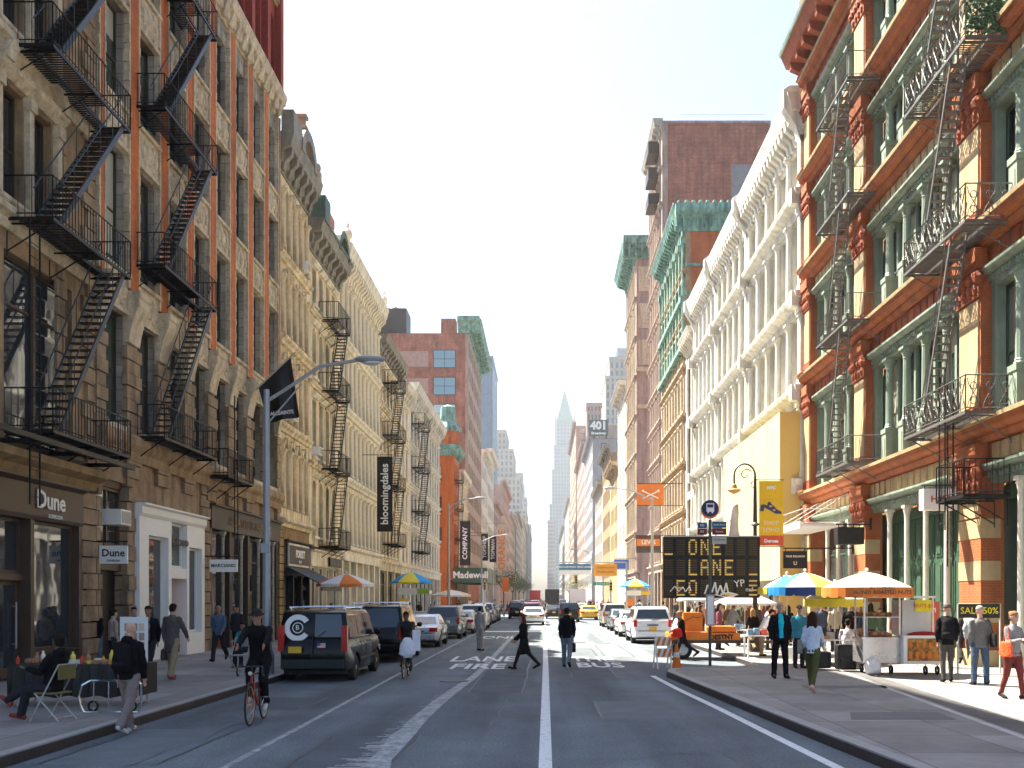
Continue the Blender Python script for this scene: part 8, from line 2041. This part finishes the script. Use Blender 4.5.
# green storefront awning on the corner and orange vertical sign beyond
r = empty('shop_canopy', (XL + 1, 134, 4.5), 'long dark green shop canopy along the corner beyond the orange building', 'canopy'); q = MB(TL); q.use(M['dgreen']); q.box(129, 152, .0, 4.6, 4.2, 6.2); q.build('canopy_box', r, r.location); text('Madewell', 1.25, wp, (XL + 2.4, 128.9, 5.2), 'cam', r, 'lettering', origin=r.location, bold=.04)
q = MB(TL); q.use(M['white']); [q.box(129.2 + k * 4.5, 129.6 + k * 4.5, 4.0, 4.4, .15, 4.2) for k in range(5)]; q.build('canopy_posts', r, r.location)
box_sign('tall orange vertical sign with pale letters far down the left side', 'L', 205, 2.2, 4.2, 7, 18, .1, plain('pale_sign', (.6, .5, .4)), 'OLD NAVY'[:3] + 'NAVY' if False else 'ORANGE', orng, 2.1, cat='shop sign', roll=rad(90))
box_sign('orange blade sign hanging far down the left side', 'L', 160, 5.3, 6.4, 3.2, 5.6, .2, orng, cat='shop sign')
box_sign('blue blade sign on the far right beyond the food cart', 'R', 118.5 + 12, 1, 3, 6, 7.4, .2, blu, cat='shop sign')
# street trees far off
def tree(label, x, y, h, seed):
    R.seed(seed); r = empty('street_tree', (x, y, SW), label, 'tree', 'street trees far down the avenue'); q = MB(); q.use(plain('bark', (.08, .06, .045), .9)); q.smooth_path([(0, 0, 0), (.05, 0, h * .3), (-.05, .05, h * .5)], .14, 7, .08); tips = []
    for k in range(7): a = k * .9 + R.random(); t = (math.cos(a) * h * .28, math.sin(a) * h * .28, h * (.65 + .25 * R.random())); q.smooth_path([(0, 0, h * .42), (t[0] * .4, t[1] * .4, h * .58), t], .06, 5, .02); tips.append(t)
    q.build('trunk', r); q = MB(); q.use(mat('leaf_green', (.06, .09, .03), .6, .4, 2))
    for k in range(1500):
        t = R.choice(tips); p = Vector(t) + Vector((R.gauss(0, 1), R.gauss(0, 1), R.gauss(0, .8))) * h * .1; a = Vector((R.uniform(-1, 1), R.uniform(-1, 1), R.uniform(-1, 1))).normalized() * .11; c = a.orthogonal().normalized() * .09; q.add([p - a, p + c, p + a, p - c], [(0, 1, 2, 3)])
    q.build('crown', r, recalc=False); return r
t1 = tree('green street tree on the left pavement beyond the crossing', -8.3, 190, 8, 3)
for k, (x, y, l) in enumerate(((-8.2, 240, 'second street tree further along the left pavement'), (8.4, 225, 'street tree on the right pavement beyond the crossing'), (-8.2, 300, 'third street tree in the haze on the left pavement'), (8.4, 330, 'street tree in the haze on the right pavement'), (-7.9, 345, 'last small street tree in the haze on the left pavement'))): dup(t1, (x, y, SW), k * 1.3, l, None, R.uniform(.85, 1.15))

# window air conditioners
def ac(label, side, y, z, k=1):
    T = Tof(side); r = empty('air_conditioner', T(y, .1, z), label, 'air conditioner', 'window air conditioners'); q = MB(T); q.use(wp); q.box(y - .33, y + .33, -.25, .42, z, z + .44); q.build('casing', r, r.location); q = MB(T); q.use(M['irongrey'])
    q.box(y - .28, y + .28, .42, .43, z + .05, z + .39)
    for i in range(6): q.box(y - .28, y + .28, .43, .44, z + .07 + i * .055, z + .09 + i * .055)
    q.build('front_grille', r, r.location)
for y, z, l in ((46.1, 10.7, 'white air conditioner low on the golden arcaded building'), (48.6, 18.8, 'white air conditioner high on the golden arcaded building'), (51.3, 9.8, 'white air conditioner in a window of the green corniced building'), (74.5, 9.5, 'white air conditioner on the cream building past the black banner'), (27.4, 4.2, 'white air conditioner in the small window above the dark doorway'), (79.4, 13.4, 'upper white air conditioner on the cream building with iron balconies')): ac(l, 'L', y, z)
# ================================================================ LIGHT, AIR, CAMERA
bpy.data.scenes.remove(WORK)
w = bpy.data.worlds.new('World'); sc.world = w; w.use_nodes = True
nt = w.node_tree; bg = nt.nodes['Background']; sky = nt.nodes.new('ShaderNodeTexSky'); sky.sky_type = 'NISHITA'; sky.sun_disc = False
EL, AZ = 57.6, 50.0          # height of the sun, and how far left of straight ahead it stands
sky.sun_elevation = rad(EL); sky.sun_rotation = rad(-AZ); sky.air_density = 1.0; sky.dust_density = 2.0; sky.ozone_density = 2.5
nt.links.new(sky.outputs[0], bg.inputs['Color']); bg.inputs['Strength'].default_value = SKY
l = bpy.data.lights.new('sun', 'SUN'); l.energy = SUN; l.angle = rad(.5); l.color = (1, .93, .80)
lo = bpy.data.objects.new('sun', l); C.objects.link(lo)
d = Vector((-math.sin(rad(AZ)) * math.cos(rad(EL)), math.cos(rad(AZ)) * math.cos(rad(EL)), math.sin(rad(EL))))
lo.rotation_euler = d.to_track_quat('Z', 'Y').to_euler(); lo.location = (-20, 10, 60)
if HAZE:
    b = MB(); b.box(-200, 200, -25, 1300, -1.2, 262); hz = b.build('haze'); tag(hz, kind='stuff')
    m = bpy.data.materials.new('haze_air'); m.use_nodes = True; nt = m.node_tree; nt.nodes.clear()
    out = nt.nodes.new('ShaderNodeOutputMaterial'); v = nt.nodes.new('ShaderNodeVolumePrincipled'); v.inputs['Color'].default_value = (.93, .96, 1, 1); v.inputs['Density'].default_value = HAZE; v.inputs['Anisotropy'].default_value = .3
    nt.links.new(v.outputs[0], out.inputs['Volume']); hz.data.materials.append(m)
cam = bpy.data.cameras.new('camera'); co = bpy.data.objects.new('camera', cam); C.objects.link(co); sc.camera = co
co.location = (0, 0, H0); co.rotation_euler = (rad(90), 0, 0); cam.lens = 36 * F / 1024; cam.sensor_width = 36
cam.shift_x = -(VX - 512) / 1024; cam.shift_y = (VY - 384) / 1024; cam.clip_end = 4000; cam.clip_start = .1
sc.view_settings.view_transform = 'Standard'; sc.view_settings.look = 'None'; sc.view_settings.exposure = EXPO; sc.view_settings.gamma = 1
sc.cycles.max_bounces = 6; sc.cycles.diffuse_bounces = 5; sc.cycles.glossy_bounces = 3; sc.cycles.transmission_bounces = 2; sc.cycles.volume_bounces = 1
sc.cycles.use_denoising = True; sc.cycles.volume_step_rate = 5; sc.cycles.use_adaptive_sampling = True; sc.cycles.adaptive_threshold = .03
try: sc.cycles.denoiser = 'OPENIMAGEDENOISE'
except Exception: pass
